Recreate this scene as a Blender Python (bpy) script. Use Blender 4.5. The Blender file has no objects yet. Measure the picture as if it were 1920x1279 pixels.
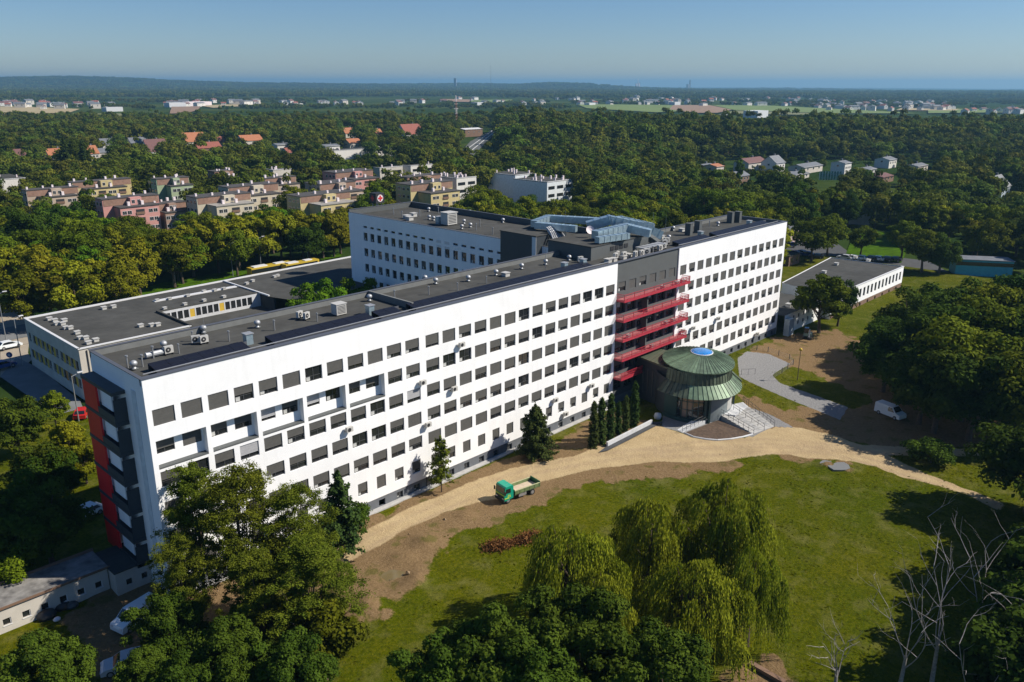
import bpy, bmesh, math, random
import numpy as np
from mathutils import Vector, Matrix
R = math.radians
rnd = random.Random(7)
nrs = np.random.RandomState(11)
scn = bpy.context.scene
COL = scn.collection

# ------------------------------------------------------------------ camera, world, sun, exposure
FPX = 1544.8
CAM = Vector((-30.4526, -76.2404, 51.12))
YAW, PITCH, ROLL = R(46.25), R(17.34), R(0.139)
fwd = Vector((math.cos(PITCH)*math.sin(YAW), math.cos(PITCH)*math.cos(YAW), -math.sin(PITCH)))
rgt = Vector((math.cos(YAW), -math.sin(YAW), 0)); upv = rgt.cross(fwd)
rgt, upv = rgt*math.cos(ROLL)+upv*math.sin(ROLL), -rgt*math.sin(ROLL)+upv*math.cos(ROLL)
cd = bpy.data.cameras.new('camera'); cam = bpy.data.objects.new('camera', cd); COL.objects.link(cam)
cd.sensor_width = 36; cd.lens = 36*FPX/1920; cd.clip_start = 0.5; cd.clip_end = 60000
cam.matrix_world = Matrix(((rgt.x, upv.x, -fwd.x, CAM.x), (rgt.y, upv.y, -fwd.y, CAM.y), (rgt.z, upv.z, -fwd.z, CAM.z), (0, 0, 0, 1)))
scn.camera = cam

SUN_EL = R(42); SUN_AZ = R(134)          # azimuth clockwise from +Y
world = bpy.data.worlds.new('World'); scn.world = world; world.use_nodes = True
wn = world.node_tree; bg = wn.nodes['Background']
sky = wn.nodes.new('ShaderNodeTexSky'); sky.sky_type = 'NISHITA'; sky.sun_disc = False
sky.sun_elevation = SUN_EL; sky.sun_rotation = SUN_AZ
sky.altitude = 300; sky.air_density = 1.0; sky.dust_density = 0.3; sky.ozone_density = 6.0
hsv = wn.nodes.new('ShaderNodeHueSaturation'); hsv.inputs['Saturation'].default_value = 1.12; wn.links.new(sky.outputs[0], hsv.inputs['Color']); tint = wn.nodes.new('ShaderNodeVectorMath'); tint.operation = 'MULTIPLY'; tint.inputs[1].default_value = (0.92, 0.96, 1.06); wn.links.new(hsv.outputs[0], tint.inputs[0]); wn.links.new(tint.outputs[0], bg.inputs[0]); bg.inputs[1].default_value = 0.066
sd = bpy.data.lights.new('sun', 'SUN'); sun = bpy.data.objects.new('sun', sd); COL.objects.link(sun)
sd.energy = 4.9; sd.angle = R(0.53); sd.color = (1.0, 0.93, 0.82)
sv = Vector((math.sin(SUN_AZ)*math.cos(SUN_EL), math.cos(SUN_AZ)*math.cos(SUN_EL), math.sin(SUN_EL)))
sun.rotation_euler = sv.to_track_quat('Z', 'Y').to_euler(); sun.location = (200, -200, 200)
vs = scn.view_settings; vs.view_transform = 'Standard'; vs.look = 'None'; vs.exposure = 0.45; vs.gamma = 1; vs.use_curve_mapping = False
HAZE_DENSITY = 0.000105

def G(px, py, z=0.0):                     # a sight line of the survey photograph met with the height z: a place in metres
    d = rgt*((px-960)/FPX) + upv*((639.5-py)/FPX) + fwd
    t = (z-CAM.z)/d.z
    return Vector((CAM.x+d.x*t, CAM.y+d.y*t, z))
def GY(px, py, y=0.0):
    d = rgt*((px-960)/FPX) + upv*((639.5-py)/FPX) + fwd
    t = (y-CAM.y)/d.y
    return CAM + d*t
def PX(p):
    d = Vector(p)-CAM; z = d.dot(fwd)
    if z < 1: return (-9999, -9999, z)
    return (960+FPX*d.dot(rgt)/z, 639.5-FPX*d.dot(upv)/z, z)

# ------------------------------------------------------------------ tags and builders
def tag(o, label=None, cat=None, group=None, kind=None):
    if label: o['label'] = label
    if cat: o['category'] = cat
    if group: o['group'] = group
    if kind: o['kind'] = kind
    return o
def thing(name, label, cat, loc=(0, 0, 0), rz=0.0, group=None):
    o = bpy.data.objects.new(name, None); COL.objects.link(o); o.empty_display_size = 0.5
    o.location = loc; o.rotation_euler = (0, 0, rz)
    return tag(o, label, cat, group)
def put(name, me, parent=None, loc=(0, 0, 0), rot=(0, 0, 0), sc=None):
    o = bpy.data.objects.new(name, me); COL.objects.link(o)
    if parent: o.parent = parent
    o.location = loc; o.rotation_euler = rot
    if sc is not None: o.scale = sc if hasattr(sc, '__len__') else (sc, sc, sc)
    return o
def copy_tree(o, parent=None):
    c = o.copy(); COL.objects.link(c)
    if parent: c.parent = parent
    for ch in list(o.children): copy_tree(ch, c)
    return c

class MB:
    def __init__(s): s.v = []; s.f = []; s.m = []
    def poly(s, pts, mi=0):
        b = len(s.v); s.v += [tuple(p) for p in pts]; s.f.append(tuple(range(b, b+len(pts)))); s.m.append(mi); return s
    def box(s, x0, x1, y0, y1, z0, z1, mi=0, rz=0, c=None, skip=''):
        P = [(x0, y0, z0), (x1, y0, z0), (x1, y1, z0), (x0, y1, z0), (x0, y0, z1), (x1, y0, z1), (x1, y1, z1), (x0, y1, z1)]
        if rz:
            cx, cy = c if c else ((x0+x1)/2, (y0+y1)/2); ca, sa = math.cos(rz), math.sin(rz)
            P = [(cx+(x-cx)*ca-(y-cy)*sa, cy+(x-cx)*sa+(y-cy)*ca, z) for x, y, z in P]
        b = len(s.v); s.v += P
        F = {'d': (0, 3, 2, 1), 'u': (4, 5, 6, 7), 'f': (0, 1, 5, 4), 'r': (1, 2, 6, 5), 'b': (2, 3, 7, 6), 'l': (3, 0, 4, 7)}
        for k, q in F.items():
            if k in skip: continue
            s.f.append(tuple(b+i for i in q)); s.m.append(mi)
        return s
    def prism(s, pts, z0, z1, mi=0, bottom=False, top=True, mtop=None):
        a = sum(pts[i][0]*pts[(i+1) % len(pts)][1]-pts[(i+1) % len(pts)][0]*pts[i][1] for i in range(len(pts)))
        if a < 0: pts = pts[::-1]
        n = len(pts); b = len(s.v)
        s.v += [(p[0], p[1], z0) for p in pts]+[(p[0], p[1], z1) for p in pts]
        for i in range(n):
            j = (i+1) % n; s.f.append((b+i, b+j, b+n+j, b+n+i)); s.m.append(mi)
        if top: s.f.append(tuple(b+n+i for i in range(n))); s.m.append(mi if mtop is None else mtop)
        if bottom: s.f.append(tuple(b+n-1-i for i in range(n))); s.m.append(mi)
        return s
    def tube(s, p0, p1, r0, r1=None, n=8, mi=0, caps=True):
        r1 = r0 if r1 is None else r1
        p0 = Vector(p0); p1 = Vector(p1); d = (p1-p0)
        if d.length < 1e-6: return s
        d.normalize(); a = d.orthogonal().normalized(); c = d.cross(a)
        b = len(s.v)
        for p, r in ((p0, r0), (p1, r1)):
            for i in range(n):
                t = 2*math.pi*i/n; q = p+a*(math.cos(t)*r)+c*(math.sin(t)*r); s.v.append(tuple(q))
        for i in range(n):
            j = (i+1) % n; s.f.append((b+i, b+j, b+n+j, b+n+i)); s.m.append(mi)
        if caps:
            s.f.append(tuple(b+n+i for i in range(n))); s.m.append(mi)
            s.f.append(tuple(b+n-1-i for i in range(n))); s.m.append(mi)
        return s
    def path(s, pts, r, n=6, mi=0):
        for a, b in zip(pts[:-1], pts[1:]): s.tube(a, b, r, r, n, mi)
        return s
    def lathe(s, prof, c=(0, 0), n=24, mi=0, z0=0, ex=1, ey=1, a0=0.0, a1=2*math.pi, shift=None):
        full = abs(a1-a0-2*math.pi) < 1e-6; m = n if full else n+1; b = len(s.v)
        for k, (r, z) in enumerate(prof):
            sx, sy = shift[k] if shift else (0, 0)
            for i in range(m):
                t = a0+(a1-a0)*i/n; s.v.append((c[0]+sx+r*math.cos(t)*ex, c[1]+sy+r*math.sin(t)*ey, z0+z))
        for k in range(len(prof)-1):
            for i in range(n):
                j = (i+1) % m; s.f.append((b+k*m+i, b+k*m+j, b+(k+1)*m+j, b+(k+1)*m+i)); s.m.append(mi)
        return s
    def mesh(s, name, mats, smooth=False):
        me = bpy.data.meshes.new(name); me.from_pydata(s.v, [], s.f)
        for m in (mats if isinstance(mats, (list, tuple)) else [mats]): me.materials.append(m)
        me.polygons.foreach_set('material_index', s.m)
        if smooth: me.polygons.foreach_set('use_smooth', [True]*len(s.f))
        me.update(); return me
    def build(s, name, mats, parent=None, loc=(0, 0, 0), smooth=False, rot=(0, 0, 0)):
        return put(name, s.mesh(name, mats, smooth), parent, loc, rot)

# ------------------------------------------------------------------ materials
def newmat(name):
    m = bpy.data.materials.new(name); m.use_nodes = True; nt = m.node_tree
    return m, nt, nt.nodes['Principled BSDF']
def mat(name, col, rough=0.7, metal=0.0, var=0.12, scale=1.2, bump=0.0, spec=0.5, grime=0.0, gscale=0.25, coord='Object', streak=0.0):
    m, nt, b = newmat(name); N = nt.nodes; L = nt.links
    b.inputs['Roughness'].default_value = rough; b.inputs['Metallic'].default_value = metal
    b.inputs['Specular IOR Level'].default_value = spec
    tc = N.new('ShaderNodeTexCoord')
    nz = N.new('ShaderNodeTexNoise'); nz.inputs['Scale'].default_value = scale; nz.inputs['Detail'].default_value = 6
    L.new(tc.outputs[coord], nz.inputs[0])
    mr = N.new('ShaderNodeMapRange'); mr.inputs[1].default_value = 0.3; mr.inputs[2].default_value = 0.7
    mr.inputs[3].default_value = 1-var; mr.inputs[4].default_value = 1+var
    L.new(nz.outputs[0], mr.inputs[0])
    mx = N.new('ShaderNodeVectorMath'); mx.operation = 'SCALE'; mx.inputs[0].default_value = col[:3]
    L.new(mr.outputs[0], mx.inputs['Scale']); out = mx.outputs[0]
    if grime:
        g = N.new('ShaderNodeTexNoise'); g.inputs['Scale'].default_value = gscale; g.inputs['Detail'].default_value = 8; g.inputs['Roughness'].default_value = 0.65
        L.new(tc.outputs[coord], g.inputs[0])
        r2 = N.new('ShaderNodeMapRange'); r2.inputs[1].default_value = 0.42; r2.inputs[2].default_value = 0.72; r2.inputs[3].default_value = 1; r2.inputs[4].default_value = 1-grime
        L.new(g.outputs[0], r2.inputs[0])
        m2 = N.new('ShaderNodeVectorMath'); m2.operation = 'SCALE'; L.new(out, m2.inputs[0]); L.new(r2.outputs[0], m2.inputs['Scale']); out = m2.outputs[0]
    if streak:                            # rain streaks: noise drawn out down the wall
        mp = N.new('ShaderNodeMapping'); mp.inputs['Scale'].default_value = (1.6, 1.6, 0.10); L.new(tc.outputs[coord], mp.inputs[0])
        g = N.new('ShaderNodeTexNoise'); g.inputs['Scale'].default_value = 1.0; g.inputs['Detail'].default_value = 5; L.new(mp.outputs[0], g.inputs[0])
        r3 = N.new('ShaderNodeMapRange'); r3.inputs[1].default_value = 0.52; r3.inputs[2].default_value = 0.75; r3.inputs[3].default_value = 1; r3.inputs[4].default_value = 1-streak
        L.new(g.outputs[0], r3.inputs[0]); m3 = N.new('ShaderNodeVectorMath'); m3.operation = 'SCALE'; L.new(out, m3.inputs[0]); L.new(r3.outputs[0], m3.inputs['Scale']); out = m3.outputs[0]
    L.new(out, b.inputs['Base Color'])
    if bump:
        bp = N.new('ShaderNodeBump'); bp.inputs['Strength'].default_value = bump; bp.inputs['Distance'].default_value = 0.05
        L.new(nz.outputs[0], bp.inputs['Height']); L.new(bp.outputs[0], b.inputs['Normal'])
    return m

def seams(m, lw, lh, dark=0.82, rot=0.0):
    nt = m.node_tree; N = nt.nodes; L = nt.links; b = N['Principled BSDF']; src = b.inputs['Base Color'].links[0].from_socket
    geo = N.new('ShaderNodeNewGeometry'); br = N.new('ShaderNodeTexBrick'); br.inputs['Color1'].default_value = (1, 1, 1, 1); br.inputs['Color2'].default_value = (.93, .93, .93, 1); br.inputs['Mortar'].default_value = (dark, dark, dark, 1)
    br.inputs['Scale'].default_value = 1; br.inputs['Brick Width'].default_value = lw; br.inputs['Row Height'].default_value = lh; br.inputs['Mortar Size'].default_value = 0.05
    L.new(geo.outputs['Position'], br.inputs[0]); mx = N.new('ShaderNodeVectorMath'); mx.operation = 'MULTIPLY'; L.new(src, mx.inputs[0]); L.new(br.outputs[0], mx.inputs[1]); L.new(mx.outputs[0], b.inputs['Base Color'])
M = {}
M['white'] = mat('white_render', (0.86, 0.86, 0.86), 0.85, var=0.03, scale=0.35, grime=0.07, gscale=0.09, streak=0.055)
M['plinth'] = mat('grey_plinth', (0.13, 0.14, 0.155), 0.8, var=0.1, grime=0.2)
M['darkgrey'] = mat('dark_grey_render', (0.085, 0.092, 0.092), 0.8, var=0.05, grime=0.1)
M['anth'] = mat('anthracite_cladding', (0.035, 0.043, 0.05), 0.6, var=0.08)
M['roof'] = mat('roof_felt', (0.075, 0.075, 0.070), 0.95, var=0.14, scale=0.5, grime=0.34, gscale=0.12, bump=0.2, spec=0.1)
seams(M['roof'], 9.0, 1.05)
M['coping'] = mat('zinc_coping', (0.11, 0.115, 0.13), 0.5, metal=0.3, var=0.06)
M['coping_w'] = mat('white_coping', (0.62, 0.62, 0.62), 0.5, var=0.05)
M['parapet_w'] = mat('parapet_inner_felt', (0.15, 0.155, 0.15), 0.9, var=0.1)
M['frame'] = mat('window_frame_grey', (0.055, 0.057, 0.06), 0.5, var=0.03)
M['blind'] = mat('roller_blind_grey', (0.085, 0.082, 0.075), 0.7, var=0.08, scale=3)
M['blind_l'] = mat('roller_blind_light', (0.36, 0.36, 0.37), 0.7, var=0.05, scale=3)
M['sill'] = mat('window_sill_metal', (0.45, 0.45, 0.46), 0.4, metal=0.3)
M['curtain'] = mat('curtain_glint_pale', (0.42, 0.42, 0.40), 0.9)
M['red'] = mat('red_balcony_paint', (0.40, 0.03, 0.05), 0.5, var=0.1)
M['redfloor'] = mat('red_balcony_floor', (0.42, 0.16, 0.16), 0.7, var=0.25, scale=2.5)
M['redpanel'] = mat('red_wall_panel', (0.62, 0.008, 0.014), 0.5, var=0.05)
M['steel'] = mat('galvanised_steel', (0.42, 0.43, 0.44), 0.55, metal=0.55, var=0.1)
M['duct'] = mat('duct_sheet_metal', (0.36, 0.47, 0.53), 0.35, metal=0.55, var=0.15, scale=2)
M['acwhite'] = mat('ac_white_metal', (0.46, 0.45, 0.42), 0.5, var=0.06)
M['black'] = mat('black_plastic', (0.02, 0.02, 0.022), 0.6, var=0.05)
M['concrete'] = mat('concrete', (0.42, 0.41, 0.39), 0.9, var=0.12, scale=1.5, grime=0.2)
M['concrete_l'] = mat('pale_concrete', (0.55, 0.56, 0.57), 0.85, var=0.08, scale=1.5, grime=0.1)
M['soil'] = mat('planter_soil', (0.085, 0.055, 0.036), 1.0, var=0.35, scale=2.5, bump=0.8)
M['cream'] = mat('cream_render', (0.52, 0.48, 0.42), 0.9, var=0.06, scale=0.8, grime=0.16, gscale=0.3)
M['copper'] = mat('green_copper', (0.085, 0.17, 0.125), 0.45, metal=0.35, var=0.22, scale=1.6, grime=0.25, gscale=0.5)
M['copper_b'] = mat('brown_green_copper', (0.13, 0.15, 0.115), 0.5, metal=0.35, var=0.3, scale=1.2, grime=0.25, gscale=0.5)
M['seam'] = mat('copper_seam', (0.17, 0.27, 0.20), 0.45, metal=0.3, var=0.1)
M['teal'] = mat('dark_teal_frame', (0.02, 0.055, 0.055), 0.45, var=0.05)
M['blueglass'] = mat('blue_skylight', (0.02, 0.20, 0.55), 0.25, var=0.15, scale=1)
M['wheel'] = mat('tyre_rubber', (0.02, 0.02, 0.02), 0.85)
M['rim'] = mat('wheel_rim', (0.35, 0.35, 0.36), 0.4, metal=0.5)
M['bark'] = mat('bark_brown', (0.085, 0.06, 0.042), 0.95, var=0.3, scale=4, bump=0.5)
M['deadwood'] = mat('bare_grey_wood', (0.30, 0.27, 0.24), 0.9, var=0.3, scale=4)
M['brown'] = mat('brown_parapet', (0.19, 0.115, 0.075), 0.9, var=0.15, scale=1, grime=0.2)
M['roofred'] = mat('red_roof_tiles', (0.24, 0.075, 0.05), 0.85, var=0.2, scale=1.5)
M['rooforange'] = mat('orange_roof_tiles', (0.34, 0.13, 0.06), 0.85, var=0.2, scale=1.5)
M['roofmaroon'] = mat('maroon_roof_tiles', (0.14, 0.065, 0.06), 0.85, var=0.2, scale=1.5)
M['roofgrey'] = mat('grey_roof_sheet', (0.13, 0.14, 0.155), 0.7, var=0.2, scale=0.5)
M['whitewall'] = mat('white_house_wall', (0.62, 0.60, 0.56), 0.9, var=0.08)
M['asphalt'] = mat('asphalt', (0.055, 0.057, 0.06), 0.9, var=0.15, scale=0.6, grime=0.15)
M['asphalt_l'] = mat('worn_asphalt', (0.16, 0.165, 0.165), 0.9, var=0.12, scale=0.4, grime=0.2)
M['paving'] = mat('sandy_paving', (0.34, 0.29, 0.22), 0.9, var=0.15, scale=0.5, grime=0.2)
M['line'] = mat('road_paint_white', (0.7, 0.7, 0.68), 0.8)
M['turq'] = mat('turquoise_cladding', (0.04, 0.30, 0.36), 0.5, var=0.1)
M['pole'] = mat('pole_grey', (0.28, 0.29, 0.30), 0.5, metal=0.4)
M['yellow'] = mat('yellow_panel', (0.55, 0.36, 0.035), 0.7, var=0.1)
M['orange'] = mat('orange_panel', (0.48, 0.20, 0.035), 0.7, var=0.1)
M['green_t'] = mat('truck_green_paint', (0.0, 0.30, 0.19), 0.3, var=0.06, spec=0.6)
M['green_d'] = mat('truck_dark_green_paint', (0.01, 0.10, 0.04), 0.35, var=0.15)
M['green_b'] = mat('truck_bed_olive_paint', (0.16, 0.22, 0.09), 0.6, var=0.25, grime=0.35, gscale=1.5)
M['sand'] = mat('sand_load', (0.50, 0.40, 0.29), 1, var=0.12, scale=2)
M['lime'] = mat('lime_mark', (0.50, 0.62, 0.06), 0.5)
M['crossred'] = mat('cross_red', (0.55, 0.03, 0.03), 0.5)
M['crosswhite'] = mat('sign_white', (0.75, 0.66, 0.66), 0.5)

def glassmat(name, col, rough=0.06, spec=0.8):
    m, nt, b = newmat(name); b.inputs['Base Color'].default_value = (*col, 1); b.inputs['Roughness'].default_value = rough
    b.inputs['Specular IOR Level'].default_value = spec
    return m
M['glass'] = glassmat('window_glass', (0.018, 0.02, 0.022))
M['glass_car'] = glassmat('car_glass', (0.015, 0.018, 0.02), 0.03)
M['glass_pink_refl'] = glassmat('entrance_glass_reflection', (0.20, 0.15, 0.13), 0.15, 0.6)  # pinkish reflections on the dark entrance panes, put into the glass colour
def pvmat():
    m, nt, b = newmat('solar_cells'); N = nt.nodes; L = nt.links
    tc = N.new('ShaderNodeTexCoord'); br = N.new('ShaderNodeTexBrick'); br.offset = 0
    br.inputs['Color1'].default_value = (0.008, 0.009, 0.016, 1); br.inputs['Color2'].default_value = (0.010, 0.011, 0.019, 1)
    br.inputs['Mortar'].default_value = (0.035, 0.037, 0.045, 1); br.inputs['Scale'].default_value = 6
    br.inputs['Mortar Size'].default_value = 0.02; br.inputs['Brick Width'].default_value = 1; br.inputs['Row Height'].default_value = 1
    L.new(tc.outputs['Object'], br.inputs[0]); L.new(br.outputs[0], b.inputs['Base Color']); b.inputs['Roughness'].default_value = 0.45; b.inputs['Specular IOR Level'].default_value = 0.2
    return m
M['pv'] = pvmat()
def paint(name, col): return mat(name, col, 0.3, var=0.02, spec=0.6)
M['car_white'] = paint('car_paint_white', (0.72, 0.75, 0.76)); M['car_blue'] = paint('car_paint_blue', (0.02, 0.06, 0.22))
M['car_red'] = paint('car_paint_red', (0.45, 0.015, 0.015)); M['car_silver'] = paint('car_paint_silver', (0.45, 0.47, 0.50))
M['car_black'] = paint('car_paint_black', (0.02, 0.02, 0.025)); M['bus_yellow'] = paint('bus_paint_yellow', (0.50, 0.36, 0.04))

def leafmat(name, dark, light, trans=0.25, hue_var=0.03, val_var=0.35):
    m, nt, b = newmat(name); N = nt.nodes; L = nt.links
    at = N.new('ShaderNodeAttribute'); at.attribute_name = 'tint'; at.attribute_type = 'GEOMETRY'
    oi = N.new('ShaderNodeObjectInfo')
    mx = N.new('ShaderNodeMix'); mx.data_type = 'RGBA'; mx.inputs[6].default_value = (*dark, 1); mx.inputs[7].default_value = (*light, 1)
    L.new(at.outputs['Fac'], mx.inputs[0])
    hs = N.new('ShaderNodeHueSaturation')
    r1 = N.new('ShaderNodeMapRange'); r1.inputs[3].default_value = 0.5-hue_var; r1.inputs[4].default_value = 0.5+hue_var*0.6
    L.new(oi.outputs['Random'], r1.inputs[0]); L.new(r1.outputs[0], hs.inputs['Hue'])
    m7 = N.new('ShaderNodeMath'); m7.operation = 'MULTIPLY'; m7.inputs[1].default_value = 7.13; L.new(oi.outputs['Random'], m7.inputs[0])
    fr = N.new('ShaderNodeMath'); fr.operation = 'FRACT'; L.new(m7.outputs[0], fr.inputs[0])
    r2 = N.new('ShaderNodeMapRange'); r2.inputs[3].default_value = 1-val_var; r2.inputs[4].default_value = 1+val_var
    L.new(fr.outputs[0], r2.inputs[0]); L.new(r2.outputs[0], hs.inputs['Value'])
    L.new(mx.outputs[2], hs.inputs['Color'])
    b.inputs['Roughness'].default_value = 0.8; b.inputs['Specular IOR Level'].default_value = 0.03
    L.new(hs.outputs[0], b.inputs['Base Color'])
    tr = N.new('ShaderNodeBsdfTranslucent'); L.new(hs.outputs[0], tr.inputs['Color'])
    ms = N.new('ShaderNodeMixShader'); ms.inputs[0].default_value = trans
    out = N['Material Output']; L.new(b.outputs[0], ms.inputs[1]); L.new(tr.outputs[0], ms.inputs[2]); L.new(ms.outputs[0], out.inputs[0])
    return m
LEAF = {
 'broad': leafmat('leaves_green', (0.040, 0.070, 0.004), (0.155, 0.195, 0.012)),
 'lime': leafmat('leaves_yellow_green', (0.080, 0.092, 0.004), (0.245, 0.245, 0.015), hue_var=0.014),
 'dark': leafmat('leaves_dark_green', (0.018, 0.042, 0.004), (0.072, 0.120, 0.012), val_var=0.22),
 'locust': leafmat('leaves_locust', (0.050, 0.078, 0.006), (0.165, 0.200, 0.018), val_var=0.12, hue_var=0.02),
 'willow': leafmat('leaves_willow', (0.130, 0.165, 0.008), (0.330, 0.360, 0.028), val_var=0.12, hue_var=0.012),
 'conifer': leafmat('needles_green', (0.022, 0.042, 0.012), (0.065, 0.095, 0.020), trans=0.1, val_var=0.15),
 'bright': leafmat('leaves_bright_green', (0.050, 0.100, 0.006), (0.135, 0.240, 0.012), val_var=0.12),
 'close': leafmat('leaves_near_maple', (0.024, 0.050, 0.005), (0.092, 0.140, 0.014), hue_var=0.012, val_var=0.14),
 'brush': leafmat('brush_rusty', (0.13, 0.07, 0.022), (0.30, 0.15, 0.05), trans=0.1),
 'far': leafmat('leaves_far_wood', (0.032, 0.060, 0.008), (0.135, 0.165, 0.020), hue_var=0.045, val_var=0.42),
}

# ------------------------------------------------------------------ foliage meshes
def quads_mesh(name, c, n, size, tint, mats, extra=None, aspect=0.7):
    N = len(c); n = n/np.maximum(np.linalg.norm(n, axis=1, keepdims=True), 1e-6)
    r = nrs.randn(N, 3); a = np.cross(n, r); a /= np.maximum(np.linalg.norm(a, axis=1, keepdims=True), 1e-6); b = np.cross(n, a)
    s = size.reshape(-1, 1)
    v = np.stack([c-a*s, c-b*s*aspect+n*s*0.15, c+a*s, c+b*s*aspect+n*s*0.15], 1).reshape(-1, 3)
    return raw_quads(name, v, np.repeat(tint, 4), mats, extra)
def raw_quads(name, v, tint4, mats, extra=None):
    nv = len(v); nf = nv//4
    ev = np.zeros((0, 3)); ef = []; 
    if extra: ev = np.array(extra.v); ef = extra.f
    lv = np.arange(nv, dtype=np.int32)
    le = np.array([i+nv for f in ef for i in f], dtype=np.int32)
    tot = np.concatenate([np.full(nf, 4, np.int32), np.array([len(f) for f in ef], np.int32)])
    st = np.concatenate([[0], np.cumsum(tot)[:-1]]).astype(np.int32)
    me = bpy.data.meshes.new(name)
    me.vertices.add(nv+len(ev)); me.vertices.foreach_set('co', np.concatenate([v, ev]).astype(np.float32).ravel())
    me.loops.add(len(lv)+len(le)); me.loops.foreach_set('vertex_index', np.concatenate([lv, le]))
    me.polygons.add(len(tot)); me.polygons.foreach_set('loop_start', st)
    for m in mats: me.materials.append(m)
    me.polygons.foreach_set('material_index', np.concatenate([np.zeros(nf, np.int32), np.ones(len(ef), np.int32)]))
    at = me.attributes.new('tint', 'FLOAT', 'POINT')
    at.data.foreach_set('value', np.concatenate([tint4, np.zeros(len(ev))]).astype(np.float32))
    me.update(calc_edges=True); me.validate(); return me

def sph(n):
    d = nrs.randn(n, 3); return d/np.linalg.norm(d, axis=1, keepdims=True)
def clumpy(H, Rr, zc, rz, K, n, size, rc=(0.22, 0.42), lean=(0, 0), top=1.0, gappy=0.0):
    """leaf places on many overlapping leaf masses spread through a crown"""
    d = sph(K); rad = nrs.uniform(0.35, 0.92, K)**0.7
    sil = nrs.uniform(0.85, 1.15, K)
    C = np.stack([d[:, 0]*Rr*rad*sil, d[:, 1]*Rr*rad*sil, zc+d[:, 2]*rz*rad*sil*(np.where(d[:, 2] > 0, top, 0.9))], 1)
    rr = nrs.uniform(rc[0], rc[1], K)*Rr*(1.15-0.4*rad)
    w = rr**2; idx = nrs.choice(K, n, p=w/w.sum())
    e = sph(n); e[:, 2] = np.where(e[:, 2] < -0.35, -e[:, 2], e[:, 2])
    rho = rr[idx]*nrs.uniform(0.72, 1.12, n)*(1+0.18*np.sin(e[:, 0]*9+idx)*np.cos(e[:, 1]*8+idx*2))
    P = C[idx]+e*rho.reshape(-1, 1)*np.array([1, 1, 0.8])
    P[:, 0] += lean[0]*P[:, 2]/H; P[:, 1] += lean[1]*P[:, 2]/H
    nrm = e*1.0+nrs.randn(n, 3)*0.42+np.array([0, 0, 0.2])
    tint = np.clip(nrs.uniform(0.1, 0.9, K)[idx]*0.65+nrs.uniform(0, 0.35, n), 0, 1)
    s = size*nrs.uniform(0.6, 1.3, n)
    return P, nrm, s, tint, C, rr
def limbs(H, C, rt, n=12, base=0.0, lean=0.0):
    mb = MB(); zt = H*0.42
    lx, ly = rnd.uniform(-.04, .04)*H, rnd.uniform(-.04, .04)*H
    pts = [(0, 0, base), (lx*.4, ly*.4, zt*0.5), (lx, ly, zt), (lx*1.4, ly*1.2, H*0.72)]
    rs = [rt*1.25, rt*0.85, rt*0.62, rt*0.2]
    for i in range(3): mb.tube(pts[i], pts[i+1], rs[i], rs[i+1], 8, caps=False)
    order = list(range(len(C))); rnd.shuffle(order)
    for k in order[:n]:
        c = C[k]; z0 = rnd.uniform(0.5, 0.95)*zt; f = z0/zt
        a = Vector((lx*f, ly*f, z0)); b = Vector(c); m = a.lerp(b, 0.5)+Vector((0, 0, -0.04*H*rnd.random()))
        mb.tube(a, m, rt*0.38, rt*0.24, 5, caps=False); mb.tube(m, b, rt*0.24, rt*0.07, 5, caps=False)
    return mb
MESH = {}
def make_broad(key, H, Rr, K, n, size, leaf, rt=0.28, zc=0.60, rz=0.40, nl=12, rc=(0.22, 0.42), top=1.0):
    P, nrm, s, t, C, rr = clumpy(H, Rr, zc*H, rz*H, K, n, size, rc=rc, top=top)
    k = P[:, 2] > 0.12*H; P, nrm, s, t = P[k], nrm[k], s[k], t[k]
    MESH[key+'_crown'] = quads_mesh('crown_'+key, P, nrm, s, t, [LEAF[leaf]])
    MESH[key+'_trunk'] = limbs(H, C, rt, nl).mesh('trunk_'+key, M['bark'])
    MESH[key+'_H'] = float(np.percentile(P[:, 2], 99.6))
for i in range(3): make_broad('broad%d' % i, 12, 4.6+0.5*i, 42+6*i, 9000, 0.26, 'broad')
for i in range(3): make_broad('lime%d' % i, 13, 4.4+0.3*i, 46, 9500, 0.26, 'lime', zc=0.58, rz=0.43)
for i in range(3): make_broad('dark%d' % i, 15, 6.0+0.4*i, 60, 15000, 0.29, 'dark', rt=0.4, zc=0.57, rz=0.42)
make_broad('bright0', 11, 4.8, 40, 9000, 0.25, 'bright')
make_broad('close0', 12, 5.6, 85, 42000, 0.155, 'close', rt=0.35, zc=0.60, rz=0.38, rc=(0.15, 0.30))
make_broad('close1', 12, 5.2, 80, 42000, 0.15, 'close', rt=0.35, zc=0.60, rz=0.38, rc=(0.15, 0.30))
make_broad('shrub0', 3.2, 2.6, 30, 7000, 0.14, 'dark', rt=0.08, zc=0.46, rz=0.48, rc=(0.25, 0.45))

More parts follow.
